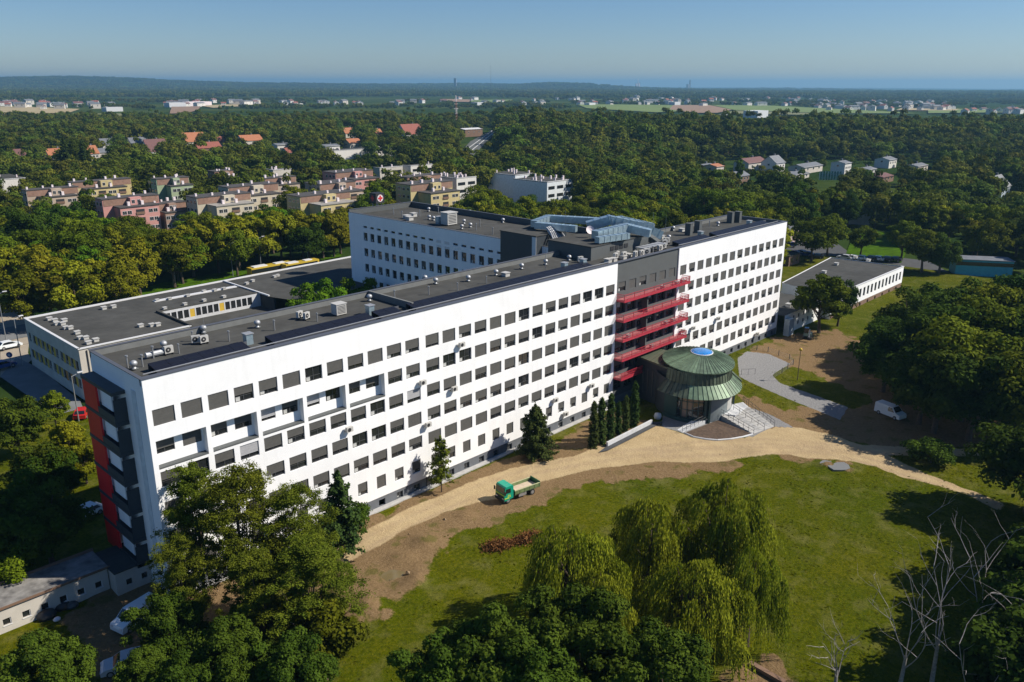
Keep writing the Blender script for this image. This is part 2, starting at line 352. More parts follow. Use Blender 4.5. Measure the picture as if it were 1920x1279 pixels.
def make_locust(key, H, Rr):
    """airy crown: separate flat sprays of leaflets carried on long limbs, sky showing between"""
    K = 130; C = []; 
    for k in range(K):
        z = rnd.uniform(0.30, 1.0); w = math.sin(min(1, (1.08-z)/0.62)*math.pi/2)**0.8
        a = rnd.uniform(0, 2*math.pi); r = Rr*w*rnd.uniform(0.15, 1.0); C.append((r*math.cos(a), r*math.sin(a), z*H))
    C = np.array(C); n = 60000
    idx = nrs.choice(K, n); rr = nrs.uniform(0.11, 0.23, K)*Rr
    sub = nrs.randint(0, 7, n); so = sph(K*7).reshape(K, 7, 3)*np.array([1, 1, 0.45])
    e = sph(n)*np.array([1, 1, 0.5])
    P = C[idx]+so[idx, sub]*rr[idx][:, None]*0.9+e*(rr[idx]*0.66*nrs.uniform(0.1, 1.15, n))[:, None]
    P[:, 2] -= 0.1*np.hypot(P[:, 0]-C[idx, 0], P[:, 1]-C[idx, 1])
    nrm = nrs.randn(n, 3)*0.6+np.array([0, 0, 0.8])+e*0.4
    t = np.clip(nrs.uniform(0, 1, K)[idx]*0.6+nrs.uniform(0, 0.4, n), 0, 1)
    MESH[key+'_crown'] = quads_mesh('crown_'+key, P, nrm, 0.085*nrs.uniform(0.6, 1.3, n), t, [LEAF['locust']])
    MESH[key+'_trunk'] = limbs(H, C, 0.22, 34).mesh('trunk_'+key, M['bark']); MESH[key+'_H'] = H*1.03
for i in range(3): make_locust('locust%d' % i, 16, 4.2+0.5*i)

def make_willow(key, H, Rr):
    """strands hanging from arching limbs"""
    V = []; T = []; K = 46; C = []
    for k in range(K):
        a = rnd.uniform(0, 2*math.pi); z = rnd.uniform(0.45, 1.0); w = math.sqrt(max(0.02, 1-((z-0.45)/0.56)**2))
        r = Rr*w*rnd.uniform(0.35, 1.15); C.append((r*math.cos(a), r*math.sin(a), z*H*rnd.uniform(.93, 1.0), rnd.random()))
    for cx, cy, cz, tk in C:
        for q in range(48):
            x = cx+rnd.gauss(0, 0.46); y = cy+rnd.gauss(0, 0.46); d = math.hypot(x, y)/Rr
            Lh = min(cz-0.5, rnd.uniform(1.2, 4.4)*(0.40+0.80*d)); z = cz-0.9*((x-cx)**2+(y-cy)**2)**0.5+rnd.uniform(-.2, .35)
            ox, oy = x/max(.1, math.hypot(x, y)), y/max(.1, math.hypot(x, y)); out = rnd.uniform(0.1, 1.0)
            ns = max(4, int(Lh/0.26)); tt = min(1, max(0, tk*0.6+rnd.random()*0.4))
            for j in range(ns):
                f = j/ns; px = x+ox*out*math.sin(f*1.6)+rnd.uniform(-.07, .07); py = y+oy*out*math.sin(f*1.6)+rnd.uniform(-.07, .07); pz = z-Lh*f+0.35*math.sin(f*math.pi)
                s = rnd.uniform(.11, .19); a = rnd.uniform(0, 6.28); dx, dy = math.cos(a)*s*.5, math.sin(a)*s*.5; l = s*1.25
                V += [(px, py, pz+l), (px+dx, py+dy, pz), (px+ox*.06, py+oy*.06, pz-l), (px-dx, py-dy, pz)]; T += [tt]*4
    MESH[key+'_crown'] = raw_quads('crown_'+key, np.array(V), np.array(T), [LEAF['willow']])
    MESH[key+'_trunk'] = limbs(H, np.array([c[:3] for c in C]), 0.4, 26).mesh('trunk_'+key, M['bark']); MESH[key+'_H'] = H*1.02
make_willow('willow0', 12, 5.0); make_willow('willow1', 11, 4.4)

def make_conifer(key, H, Rr, n, size, sparse=1.0, power=0.8, leaf='conifer', z0=0.08, tiers=26):
    P = []; Nn = []; T = []; mb = MB(); mb.tube((0, 0, 0), (0, 0, H*0.96), 0.03*H*0.45, 0.02, 7, caps=False)
    per = n//(tiers*7)
    for t in range(tiers):
        f = t/(tiers-1); z = H*(z0+(1-z0)*f); r = Rr*(1-f)**power*rnd.uniform(0.75, 1.1)+0.12
        for b in range(7):
            if rnd.random() > sparse: continue
            a = rnd.uniform(0, 6.28); L = r*rnd.uniform(0.65, 1.1); tt = rnd.random()
            e = Vector((math.cos(a)*L, math.sin(a)*L, z+rnd.uniform(-.02, .05)*H)); mb.tube((0, 0, z-0.02*H), e, 0.035, 0.012, 4, caps=False)
            for q in range(per):
                g = rnd.random()**0.6; w = 0.24*L*(1.1-g)+0.1
                P.append((e.x*g+rnd.gauss(0, w*.6), e.y*g+rnd.gauss(0, w*.6), z+(e.z-z)*g+rnd.gauss(0, .10+w*.25))); Nn.append((math.cos(a)*.5+rnd.gauss(0, .5), math.sin(a)*.5+rnd.gauss(0, .5), .8)); T.append(min(1, max(0, tt*.5+rnd.random()*.5)))
    P = np.array(P); MESH[key+'_crown'] = quads_mesh('crown_'+key, P, np.array(Nn), size*nrs.uniform(.6, 1.3, len(P)), np.array(T), [LEAF[leaf]])
    MESH[key+'_trunk'] = mb.mesh('trunk_'+key, M['bark']); MESH[key+'_H'] = H
make_conifer('yew0', 8.2, 4.0, 26000, 0.15, power=0.62, z0=0.04)
make_conifer('pine0', 7.6, 2.1, 6500, 0.15, sparse=0.62, power=0.45, z0=0.18, leaf='locust', tiers=20)
make_conifer('fir0', 9.5, 3.0, 12000, 0.16, sparse=0.85, power=0.7, z0=0.1)
make_conifer('spruce0', 17, 3.6, 9000, 0.32, power=0.85)
make_conifer('cypress0', 7.5, 0.72, 9000, 0.10, power=0.40, z0=0.03, tiers=34)

def make_birchlike(key):
    make_broad(key, 13, 3.2, 34, 7000, 0.26, 'bright', zc=0.58, rz=0.42)
make_birchlike('poplar0')
# small single meshes (crown and trunk in one) for the distant woods
FARV = []
for i in range(6):
    P, nrm, s, t, C, rr = clumpy(12, 6.0+.5*(i%3), 7.0, 5.2, 16, 1700, 0.55, rc=(0.34, 0.55), top=1.0)
    mb = MB(); mb.tube((0, 0, 0), (0, 0, 7), 0.3, 0.15, 5, caps=False)
    me = quads_mesh('far_tree_%d' % i, P, nrm, s, t, [LEAF['far'], M['bark']], mb); FARV.append(me)
for i in range(3):
    P, nrm, s, t, C, rr = clumpy(15, 3.4, 8.4, 6.6, 14, 1300, 0.5, rc=(0.4, 0.65))
    mb = MB(); mb.tube((0, 0, 0), (0, 0, 9), 0.25, 0.12, 5, caps=False); FARV.append(quads_mesh('far_slim_tree_%d' % i, P, nrm, s, t, [LEAF['far'], M['bark']], mb))
CLV = []
for i in range(4):                        # wide low groups of crowns for the woods kilometres away
    PP = []; NN = []; SS = []; TT = []
    for k in range(9):
        P, nrm, s, t, C, rr = clumpy(13, 6.5, 7, 5.5, 8, 190, 1.7, rc=(0.4, 0.6)); P[:, 0] += nrs.uniform(-22, 22); P[:, 1] += nrs.uniform(-22, 22); P[:, 2] += nrs.uniform(-1.5, 2.5)
        PP.append(P); NN.append(nrm); SS.append(s); TT.append(np.clip(t*0.6+nrs.uniform(0, .4), 0, 1))
    CLV.append(quads_mesh('far_grove_%d' % i, np.concatenate(PP), np.concatenate(NN), np.concatenate(SS), np.concatenate(TT), [LEAF['far']]))

def tree(kind, x, y, h, label, group=None, name='tree', cat='tree', z=0.0, sc=1.0, rz=None):
    s = h/MESH[kind+'_H']; o = thing(name, label, cat, (x, y, z), rnd.uniform(0, 6.28) if rz is None else rz, group)
    o.scale = (s*sc, s*sc, s)
    put('trunk', MESH[kind+'_trunk'], o); put('crown', MESH[kind+'_crown'], o)
    return o

# ------------------------------------------------------------------ noise for layouts (value noise, numpy)
_tab = nrs.rand(256, 256)
def vnoise(x, y):
    xi = np.floor(x).astype(int); yi = np.floor(y).astype(int); fx = x-xi; fy = y-yi; fx = fx*fx*(3-2*fx); fy = fy*fy*(3-2*fy)
    g = lambda a, b: _tab[a % 256, b % 256]
    return (g(xi, yi)*(1-fx)+g(xi+1, yi)*fx)*(1-fy)+(g(xi, yi+1)*(1-fx)+g(xi+1, yi+1)*fx)*fy
def fbm(x, y, o=4):
    s = 0; a = 0.5
    for k in range(o): s = s+a*vnoise(x*2**k+17*k, y*2**k+9*k); a *= 0.5
    return s/(1-0.5**o)
def sdist(X, Y, poly):
    """signed distance to a polygon, positive inside"""
    n = len(poly); ins = np.zeros(X.shape, bool); dmin = np.full(X.shape, 1e9)
    for i in range(n):
        x0, y0 = poly[i]; x1, y1 = poly[(i+1) % n]
        c = ((y0 > Y) != (y1 > Y)); 
        with np.errstate(divide='ignore', invalid='ignore'): xx = (x1-x0)*(Y-y0)/((y1-y0) if y1 != y0 else 1e-9)+x0
        ins ^= (c & (X < xx))
        ex, ey = x1-x0, y1-y0; t = np.clip(((X-x0)*ex+(Y-y0)*ey)/(ex*ex+ey*ey+1e-9), 0, 1)
        dmin = np.minimum(dmin, np.hypot(X-x0-t*ex, Y-y0-t*ey))
    return np.where(ins, dmin, -dmin)
def gp(pts): return [tuple(G(*p)[:2]) for p in pts]

# ------------------------------------------------------------------ near ground: one fine sheet cut into lawn, bare earth, sand road, paving
ROAD = gp([(600, 1046), (655, 1006), (760, 955), (900, 897), (967, 877), (1100, 848), (1150, 822), (1215, 800), (1245, 792), (1300, 770), (1375, 770), (1440, 800), (1500, 802), (1560, 815), (1610, 832), (1661, 838), (1830, 842), (1900, 846), (1900, 856), (1824, 854), (1661, 853), (1705, 875), (1767, 900), (1822, 920), (1880, 945), (1870, 955), (1820, 930), (1765, 912), (1692, 894), (1640, 874), (1599, 864), (1514, 860), (1480, 852), (1400, 858), (1330, 868), (1240, 865), (1100, 880), (1017, 905), (960, 930), (887, 944), (833, 960), (750, 999), (667, 1047), (610, 1080)])
DIRT = [gp([(560, 1060), (620, 1000), (690, 968), (800, 920), (1000, 840), (1105, 795), (1145, 772), (1215, 790), (1260, 830), (1390, 872), (1330, 885), (1240, 893), (1110, 905), (1010, 950), (900, 990), (840, 1010), (800, 1050), (805, 1085), (770, 1110), (700, 1135), (720, 1150), (690, 1172), (640, 1160), (560, 1150)]),
        gp([(1395, 662), (1440, 640), (1490, 622), (1570, 618), (1640, 650), (1700, 700), (1800, 740), (1950, 830), (1950, 842), (1840, 842), (1640, 838), (1480, 810), (1440, 795), (1385, 775), (1388, 740), (1470, 765), (1600, 765), (1640, 740), (1560, 720), (1530, 700), (1470, 688)]),
        gp([(120, 1150), (185, 1118), (260, 1092), (330, 1085), (420, 1060), (480, 1130), (330, 1180), (260, 1200), (270, 1290), (140, 1290), (150, 1200)]),
        gp([(1395, 1240), (1440, 1215), (1500, 1300), (1380, 1300)]), gp([(1440, 850), (1480, 832), (1560, 850), (1580, 868), (1470, 870)])]
PAVE = [gp([(1383, 672), (1400, 659), (1442, 664), (1482, 682), (1462, 694), (1448, 704), (1462, 718), (1530, 742), (1590, 764), (1575, 788), (1545, 775), (1470, 745), (1405, 716), (1386, 706)]),
        gp([(1243, 778), (1240, 800), (1262, 806), (1300, 818), (1350, 824), (1415, 818), (1450, 800), (1490, 802), (1440, 776), (1392, 760), (1330, 790)])]
nx, ny = 430, 265
gx = np.linspace(-45, 222, nx); gy = np.linspace(-105, 62, ny); XX, YY = np.meshgrid(gx, gy, indexing='ij')
n1 = fbm(XX/3.2, YY/3.2, 5)-0.5; n2 = fbm(XX/9+50, YY/9, 4)-0.5; n3 = fbm(XX/1.3+9, YY/1.3+4, 4)-0.5
def soft(d, w, amp): return np.clip((d+amp*n1*2+amp*n3)/w+0.5, 0, 1)
wr = soft(sdist(XX, YY, ROAD), 0.9, 0.55)
wd = np.zeros_like(XX)
for k, p in enumerate(DIRT): wd = np.maximum(wd, np.clip((sdist(XX, YY, p)+2.6*n1*2+3.2*n3)/1.6+0.5, 0, 1))
wp = np.zeros_like(XX)
for p in PAVE: wp = np.maximum(wp, soft(sdist(XX, YY, p), 0.5, 0.05))
wr = np.where(wp > 0.5, 0, wr)
ZZ = 0.16*n2+0.05*n1+wd*(1-wr)*(0.32*np.maximum(n1, -0.1)+0.22*np.maximum(n3, 0))
ZZ = np.where(wr > 0.3, 0.03*n1+0.04*n2, ZZ); ZZ = np.where(wp > 0.3, 0.02, ZZ)
for px, py, hh, rr in ((800, 1018, .9, 1.7), (690, 1138, 1.1, 1.5), (778, 1092, 1.0, 1.3), (1550, 872, .7, 1.0), (1590, 882, .6, .9), (870, 968, .5, 1.2), (755, 1046, .7, 1.2), (1300, 838, .3, 1.8), (1430, 846, .4, 1.8), (1410, 848, .3, 1.5)):
    c = G(px, py); d2 = ((XX-c.x)**2+(YY-c.y)**2)/(rr*rr); ZZ += hh*np.exp(-d2)*(0.75+1.3*n3); wd = np.maximum(wd, np.clip(1.5*np.exp(-d2)-.2, 0, 1))
pc = G(738, 1078); pd = ((XX-pc.x)**2+((YY-pc.y)*1.2)**2)**0.5
ZZ -= 0.25*np.exp(-(pd/2.0)**4)
trk = np.zeros_like(XX)
for line in ([(610, 1068), (700, 1012), (800, 962), (900, 918), (1000, 882), (1100, 862), (1200, 848), (1320, 834), (1440, 828), (1560, 838), (1660, 846), (1760, 848)], [(1500, 838), (1600, 856), (1690, 884), (1770, 908), (1850, 940)], [(1180, 850), (1280, 850), (1420, 846), (1560, 842)]):
    q = gp(line); d_ = np.full(XX.shape, 1e9)
    for (x0, y0), (x1, y1) in zip(q[:-1], q[1:]):
        ex, ey = x1-x0, y1-y0; t = np.clip(((XX-x0)*ex+(YY-y0)*ey)/(ex*ex+ey*ey), 0, 1); d_ = np.minimum(d_, np.hypot(XX-x0-t*ex, YY-y0-t*ey))
    d_ = d_+.6*n2; trk = np.maximum(trk, np.exp(-((d_-.95)/.38)**2)*(.55+n1))
Wt = np.clip(trk, 0, 1).reshape(-1)
V = np.stack([XX, YY, ZZ], -1).reshape(-1, 3)
ii, jj = np.meshgrid(np.arange(nx-1), np.arange(ny-1), indexing='ij')
F = np.stack([ii*ny+jj, (ii+1)*ny+jj, (ii+1)*ny+jj+1, ii*ny+jj+1], -1).reshape(-1, 4)
Wr, Wd, Wp = [w.reshape(-1) for w in (wr, wd, wp)]
fr = Wr[F].mean(1); fd = Wd[F].mean(1); fp = Wp[F].mean(1)
cls = np.where(fp > .5, 3, np.where(fr > .5, 2, np.where(fd > .5, 1, 0)))

def groundmat():
    m, nt, b = newmat('near_ground'); N = nt.nodes; L = nt.links
    geo = N.new('ShaderNodeNewGeometry'); b.inputs['Roughness'].default_value = 0.95; b.inputs['Specular IOR Level'].default_value = 0.03
    def noise(sc, det=6, rough=0.6):
        n = N.new('ShaderNodeTexNoise'); n.inputs['Scale'].default_value = sc; n.inputs['Detail'].default_value = det; n.inputs['Roughness'].default_value = rough
        L.new(geo.outputs['Position'], n.inputs[0]); return n.outputs[0]
    def ramp(f, cols, a=0.3, c=0.7):
        r = N.new('ShaderNodeValToRGB'); e = r.color_ramp.elements
        e[0].position = a; e[0].color = (*cols[0], 1); e[1].position = c; e[1].color = (*cols[-1], 1)
        for i, cc in enumerate(cols[1:-1]):
            q = e.new(a+(c-a)*(i+1)/(len(cols)-1)); q.color = (*cc, 1)
        L.new(f, r.inputs[0]); return r.outputs[0]
    def attr(nm):
        a = N.new('ShaderNodeAttribute'); a.attribute_name = nm; return a.outputs['Fac']
    def mix(f, a, c):
        x = N.new('ShaderNodeMix'); x.data_type = 'RGBA'; L.new(f, x.inputs[0]); L.new(a, x.inputs[6]); L.new(c, x.inputs[7]); return x.outputs[2]
    def sharpen(w, ns, amt, lo=0.35, hi=0.65):
        s = N.new('ShaderNodeMath'); s.operation = 'SUBTRACT'; s.inputs[1].default_value = 0.5; L.new(ns, s.inputs[0])
        k = N.new('ShaderNodeMath'); k.operation = 'MULTIPLY_ADD'; k.inputs[1].default_value = amt; L.new(s.outputs[0], k.inputs[0]); L.new(w, k.inputs[2])
        r = N.new('ShaderNodeMapRange'); r.inputs[1].default_value = lo; r.inputs[2].default_value = hi; L.new(k.outputs[0], r.inputs[0]); return r.outputs[0]
    nf, nm, nl, nt_ = noise(2.6, 9, 0.75), noise(0.35, 7, 0.6), noise(0.06, 4), noise(7, 8, 0.8)
    grass = mix(ramp(nl, [(0, 0, 0), (1, 1, 1)], .35, .65), ramp(nf, [(0.0208, 0.0331, 0.0005), (0.0560, 0.0756, 0.0015), (0.1080, 0.1116, 0.0050)], .3, .72), ramp(nf, [(0.0320, 0.0432, 0.0010), (0.0840, 0.0900, 0.0020), (0.1440, 0.1224, 0.0090)], .3, .72))
    grass = mix(ramp(noise(.9, 5, .7), [(0, 0, 0), (.7, .7, .7)], .50, .66), grass, ramp(nf, [(0.0176, 0.0259, 0.0005), (0.0600, 0.0684, 0.0020)]))
    dry = ramp(nm, [(0, 0, 0), (0.45, 0.45, 0.45)], .50, .72)
    grass = mix(dry, grass, ramp(nt_, [(0.12, 0.12, 0.03), (0.25, 0.21, 0.09)]))
    earth = ramp(nf, [(0.1032, 0.0640, 0.0330), (0.1892, 0.1240, 0.0647), (0.3096, 0.2160, 0.1188)], .3, .7)
    earth2 = ramp(nt_, [(0.1290, 0.0840, 0.0409), (0.2494, 0.1680, 0.0825)], .3, .7)
    earth = mix(nm, earth, earth2)
    weeds = ramp(nm, [(0, 0, 0), (0.8, 0.8, 0.8)], .56, .64)
    earth = mix(weeds, earth, ramp(nt_, [(0.0602, 0.0600, 0.0132), (0.1462, 0.1200, 0.0363)]))
    sandc = mix(ramp(nm, [(0, 0, 0), (1, 1, 1)], .35, .65), ramp(nf, [(0.3300, 0.2425, 0.1312), (0.4600, 0.3443, 0.1927)], .25, .75), ramp(nt_, [(0.4000, 0.3007, 0.1681), (0.5400, 0.4171, 0.2378)], .25, .75))
    sandc = mix(attr('track'), sandc, ramp(nf, [(0.27, 0.195, 0.12), (0.38, 0.28, 0.18)], .3, .7))
    pave = ramp(nf, [(0.19, 0.19, 0.19), (0.27, 0.265, 0.26)], .3, .7)
    c = mix(sharpen(attr('dirt'), nf, 0.9), grass, earth)
    c = mix(sharpen(attr('road'), nf, 0.5), c, sandc)
    c = mix(sharpen(attr('pave'), nf, 0.05, .45, .55), c, pave)
    L.new(c, b.inputs['Base Color'])
    bp = N.new('ShaderNodeBump'); bp.inputs['Strength'].default_value = 0.9; bp.inputs['Distance'].default_value = 0.22
    L.new(nf, bp.inputs['Height']); L.new(bp.outputs[0], b.inputs['Normal'])
    return m
M['ground'] = groundmat()
def submesh(name, mask):
    f = F[mask]; u, inv = np.unique(f, return_inverse=True); f = inv.reshape(-1, 4)
    me = bpy.data.meshes.new(name); v = V[u]; n = len(f)
    me.vertices.add(len(v)); me.vertices.foreach_set('co', v.astype(np.float32).ravel())
    me.loops.add(n*4); me.loops.foreach_set('vertex_index', f.astype(np.int32).ravel())
    me.polygons.add(n); me.polygons.foreach_set('loop_start', np.arange(0, n*4, 4, dtype=np.int32))
    me.materials.append(M['ground'])
    for nm, w in (('dirt', Wd), ('road', Wr), ('pave', Wp), ('track', Wt)):
        a = me.attributes.new(nm, 'FLOAT', 'POINT'); a.data.foreach_set('value', w[u].astype(np.float32))
    me.update(calc_edges=True); me.validate(); me.polygons.foreach_set('use_smooth', [True]*len(me.polygons))
    return tag(put(name, me), kind='structure')
submesh('lawn', cls == 0); submesh('bare_earth', cls == 1); submesh('sand_road', cls == 2); submesh('pavement', cls == 3)
pm = glassmat('muddy_water', (0.13, 0.095, 0.035), 0.12, 0.5)
mb = MB(); mb.poly([(pc.x+1.9*math.cos(t)*(1+.2*math.sin(3*t)), pc.y+1.5*math.sin(t)*(1+.2*math.cos(2*t)), -0.10) for t in [i*math.pi/12 for i in range(24)]])
tag(mb.build('puddle', pm), kind='structure')

# loose clods and stones on the bare earth, tufts in the lawn
def scatter_on(mask_w, n, lo, hi, seed):
    r_ = np.random.RandomState(seed); out = []
    u = r_.uniform(0, nx-1.001, n*6); v = r_.uniform(0, ny-1.001, n*6); iu, iv = u.astype(int), v.astype(int)
    w = mask_w[iu, iv]; k = r_.rand(len(u)) < w; iu, iv, u, v = iu[k][:n], iv[k][:n], u[k][:n], v[k][:n]
    x = gx[0]+u*(gx[1]-gx[0]); y = gy[0]+v*(gy[1]-gy[0]); z = ZZ[iu, iv]; return x, y, z, r_.uniform(lo, hi, len(x))
wc = np.clip(wd*(1-wr)*(1-wp), 0, 1)*np.clip(.15+1.6*np.maximum(n3+n1, 0), 0, 1)+.015*wr
x, y, z, sz = scatter_on(wc, 3200, .05, .17, 3); mbk = MB()
for a, b_, c_, q in zip(x, y, z, sz):
    if rnd.random() < .04: q *= 2.2
    P4 = [(a+q*math.cos(t)*rnd.uniform(.6, 1.2), b_+q*math.sin(t)*rnd.uniform(.6, 1.2), c_-.03) for t in (0, 1.6, 3.2, 4.7)]; top = (a+rnd.uniform(-.3, .3)*q, b_+rnd.uniform(-.3, .3)*q, c_+q*rnd.uniform(.5, 1.0))
    i0 = len(mbk.v); mbk.v += P4+[top]
    for t in range(4): mbk.f.append((i0+t, i0+(t+1) % 4, i0+4)); mbk.m.append(0)
tag(mbk.build('earth_clods', mat('earth_clod', (0.22, 0.16, 0.10), 1, var=.4, scale=.7, spec=.05)), 'loose brown clods and stones strewn over the bare earth', 'clods', kind='stuff')
x, y, z, sz = scatter_on(np.clip(1-wd-wr-wp, 0, 1)*np.clip(.35+2.2*(n1+n3), .05, 1), 90000, .10, .26, 5)
near_ = (x < 125) & (y < 0); x, y, z, sz = x[near_], y[near_], z[near_], sz[near_]
tp = nrs.uniform(0, 3.14, len(x)); dx_, dy_ = np.cos(tp)*sz*.5, np.sin(tp)*sz*.5; lx_, ly_ = nrs.uniform(-.22, .22, len(x)), nrs.uniform(-.22, .22, len(x)); hh_ = sz*nrs.uniform(.10, .40, len(x))
tv_ = np.stack([np.stack([x-dx_, y-dy_, z-.02], 1), np.stack([x+dx_, y+dy_, z-.02], 1), np.stack([x+dx_*1.3+lx_, y+dy_*1.3+ly_, z+hh_], 1), np.stack([x-dx_*1.3+lx_, y-dy_*1.3+ly_, z+hh_], 1)], 1).reshape(-1, 3)
tag(put('grass_tufts', raw_quads('grass_tufts', tv_, np.repeat(nrs.rand(len(x)), 4), [leafmat('grass_blades', (0.045, 0.070, 0.002), (0.150, 0.165, 0.008), trans=.45)])), 'tufts of longer grass standing in the lawn', 'grass', kind='stuff')

# ------------------------------------------------------------------ far terrain: polar sheet, gently curved with the earth, low hills on the horizon
def terr_z(x, y):
    dx, dy = x-CAM.x, y-CAM.y; d = np.hypot(dx, dy); a = np.degrees(np.arctan2(dx, dy))-46.25
    z = -d*d/(4*6.37e6)-0.45
    g = lambda a0, w, h, d0, dw: h*np.exp(-((a-a0)/w)**2)*np.exp(-((d-d0)/dw)**2)
    z = z+g(-27, 7, 84, 8600, 1500)+g(-14, 10, 46, 8200, 1300)+g(-3, 5, 34, 9000, 1200)+g(3.5, 4, 42, 7600, 1000)+g(-36, 6, 40, 8600, 1400)
    z = z-np.clip((a-4)/26, 0, 1)*np.clip((d-2500)/6000, 0, 1)*7
    z = z+np.clip((d-4500)/3000, 0, 1)*(fbm(x/1400+3, y/1400, 4)-0.5)*34
    return z
nr, na = 170, 150
rs = np.concatenate([[1], np.geomspace(40, 21000, nr-1)]); an = np.radians(46.25)+np.radians(np.linspace(-62, 62, na))
RR, AA = np.meshgrid(rs, an, indexing='ij'); TX = CAM.x+RR*np.sin(AA); TY = CAM.y+RR*np.cos(AA)
TZ = terr_z(TX, TY)
def terrmat():
    m, nt, b = newmat('far_ground'); b.inputs['Specular IOR Level'].default_value = 0; N = nt.nodes; L = nt.links; geo = N.new('ShaderNodeNewGeometry'); b.inputs['Roughness'].default_value = 1
    def ns(sc):
        n = N.new('ShaderNodeTexNoise'); n.inputs['Scale'].default_value = sc; n.inputs['Detail'].default_value = 6; L.new(geo.outputs['Position'], n.inputs[0]); return n.outputs[0]
    def rp(f, a, c, p, q):
        r = N.new('ShaderNodeValToRGB'); r.color_ramp.elements[0].color = (*a, 1); r.color_ramp.elements[1].color = (*c, 1); r.color_ramp.elements[0].position = p; r.color_ramp.elements[1].position = q; L.new(f, r.inputs[0]); return r.outputs[0]
    x = N.new('ShaderNodeMix'); x.data_type = 'RGBA'; L.new(rp(ns(0.004), (0, 0, 0), (1, 1, 1), .48, .56), x.inputs[0])
    L.new(rp(ns(0.05), (0.014, 0.032, 0.008), (0.035, 0.058, 0.012), .35, .65), x.inputs[6]); L.new(rp(ns(0.15), (0.03, 0.05, 0.010), (0.07, 0.09, 0.02), .3, .7), x.inputs[7])
    L.new(x.outputs[2], b.inputs['Base Color']); return m
M['terrain'] = terrmat()
tv = np.stack([TX, TY, TZ], -1).reshape(-1, 3)
i2, j2 = np.meshgrid(np.arange(nr-1), np.arange(na-1), indexing='ij')
tf = np.stack([i2*na+j2, i2*na+j2+1, (i2+1)*na+j2+1, (i2+1)*na+j2], -1).reshape(-1, 4)[:, ::-1]
me = bpy.data.meshes.new('ground'); me.from_pydata(tv.tolist(), [], tf.tolist()); me.materials.append(M['terrain'])
me.polygons.foreach_set('use_smooth', [True]*len(me.polygons)); me.update()
tag(put('ground', me), kind='structure')
def sheet(name, pts, m, z=0.0, world=False, far=False):
    q = pts if world else gp(pts)
    mb = MB()
    if far:      # laid over the curved far ground as a finely cut strip
        xs = np.array([p[0] for p in q]); ys = np.array([p[1] for p in q]); zz = terr_z(xs, ys)+z
        mb.poly([(a, c, float(d)) for a, c, d in zip(xs, ys, zz)])
    else: mb.poly([(a, c, z) for a, c in q])
    me = mb.mesh(name, m)
    bm = bmesh.new(); bm.from_mesh(me); bmesh.ops.triangulate(bm, faces=bm.faces); bm.normal_update()
    for f in bm.faces:
        if f.normal.z < 0: f.normal_flip()
    bm.to_mesh(me); bm.free()
    return tag(put(name, me), kind='structure')
# fields seen between the woods, kilometres away
M['f_brown'] = mat('field_brown_soil', (0.24, 0.15, 0.09), 1, var=0.1, scale=0.02, coord='Object')
M['f_tan'] = mat('field_stubble', (0.34, 0.27, 0.14), 1, var=0.12, scale=0.02)
M['f_green'] = mat('field_green', (0.12, 0.17, 0.03), 1, var=0.15, scale=0.02)
M['f_olive'] = mat('field_olive', (0.15, 0.15, 0.05), 1, var=0.15, scale=0.02)
FIELDS = [('f_olive', [(0, 217), (250, 216), (330, 220), (150, 224), (0, 222)]), ('f_tan', [(0, 200), (60, 201), (150, 205), (130, 212), (60, 214), (0, 217)]), ('f_olive', [(120, 213), (240, 214), (245, 219), (130, 221)]),
          ('f_brown', [(322, 201), (376, 200), (372, 207), (350, 213), (318, 214)]), ('f_tan', [(376, 199), (490, 193), (490, 198), (400, 203)]),
          ('f_green', [(885, 188), (960, 187), (965, 193), (880, 194)]), ('f_brown', [(830, 186), (885, 187), (880, 192), (826, 191)]), ('f_green', [(1080, 196), (1260, 198), (1300, 209), (1230, 212), (1100, 204)]),
          ('f_brown', [(1262, 198), (1330, 198), (1372, 207), (1345, 213), (1300, 213), (1255, 206)]), ('f_green', [(1335, 198), (1440, 199), (1600, 207), (1720, 214), (1560, 214), (1378, 208)]),
          ('f_olive', [(1380, 209), (1560, 215), (1500, 217), (1350, 214)]), ('f_green', [(1740, 205), (1920, 207), (1920, 212), (1740, 214)]), ('f_tan', [(1690, 204), (1800, 206), (1790, 209), (1680, 208)])]
for k, (mn, p) in enumerate(FIELDS): sheet('field', p, M[mn], 1.2+0.1*k, far=True)
# far road climbing through the wood, its noise walls and a bridge
rp0 = [(866, 284), (888, 292), (912, 268), (933, 246), (928, 242), (905, 254), (882, 266)]
M['hw'] = mat('motorway_asphalt', (0.085, 0.09, 0.085), .95); sheet('highway', rp0, M['hw'], 0.5)
for p in (([(872, 283), (873, 283.4), (926, 244), (925.6, 243.6)]), ([(880, 286), (881.2, 286.4), (930, 246), (929.4, 245.6)])): sheet('highway_marking', p, M['line'], 0.52)
# streets round the hospital
STREET = [(-20, 111), (60, 118), (180, 126), (300, 128), (300, 136), (180, 134), (60, 127), (-20, 121), (-60, 112), (-60, 102)]
sheet('street', STREET, M['asphalt_l'], -0.20, world=True)
sheet('square', [(0, 562), (60, 590), (52, 660), (60, 672), (40, 690), (0, 706)], M['paving'], -0.22)
sheet('side_street', [(0, 620), (60, 612), (60, 628), (0, 640)], M['asphalt_l'], -0.18)
sheet('walkway', [(0, 640), (58, 634), (60, 642), (0, 650)], M['paving'], -0.16)
sheet('service_yard', [(30, 668), (75, 690), (150, 750), (170, 800), (130, 815), (95, 770), (0, 705)], M['asphalt_l'], -0.14)
sheet('parking_lot', [(1460, 455), (1560, 448), (1590, 470), (1740, 488), (1800, 520), (1745, 530), (1700, 500), (1600, 492), (1480, 500)], M['asphalt'], -0.2)
M['meadow'] = mat('meadow_grass', (0.045, 0.095, 0.003), 1, var=0.35, scale=0.5, spec=0.02)
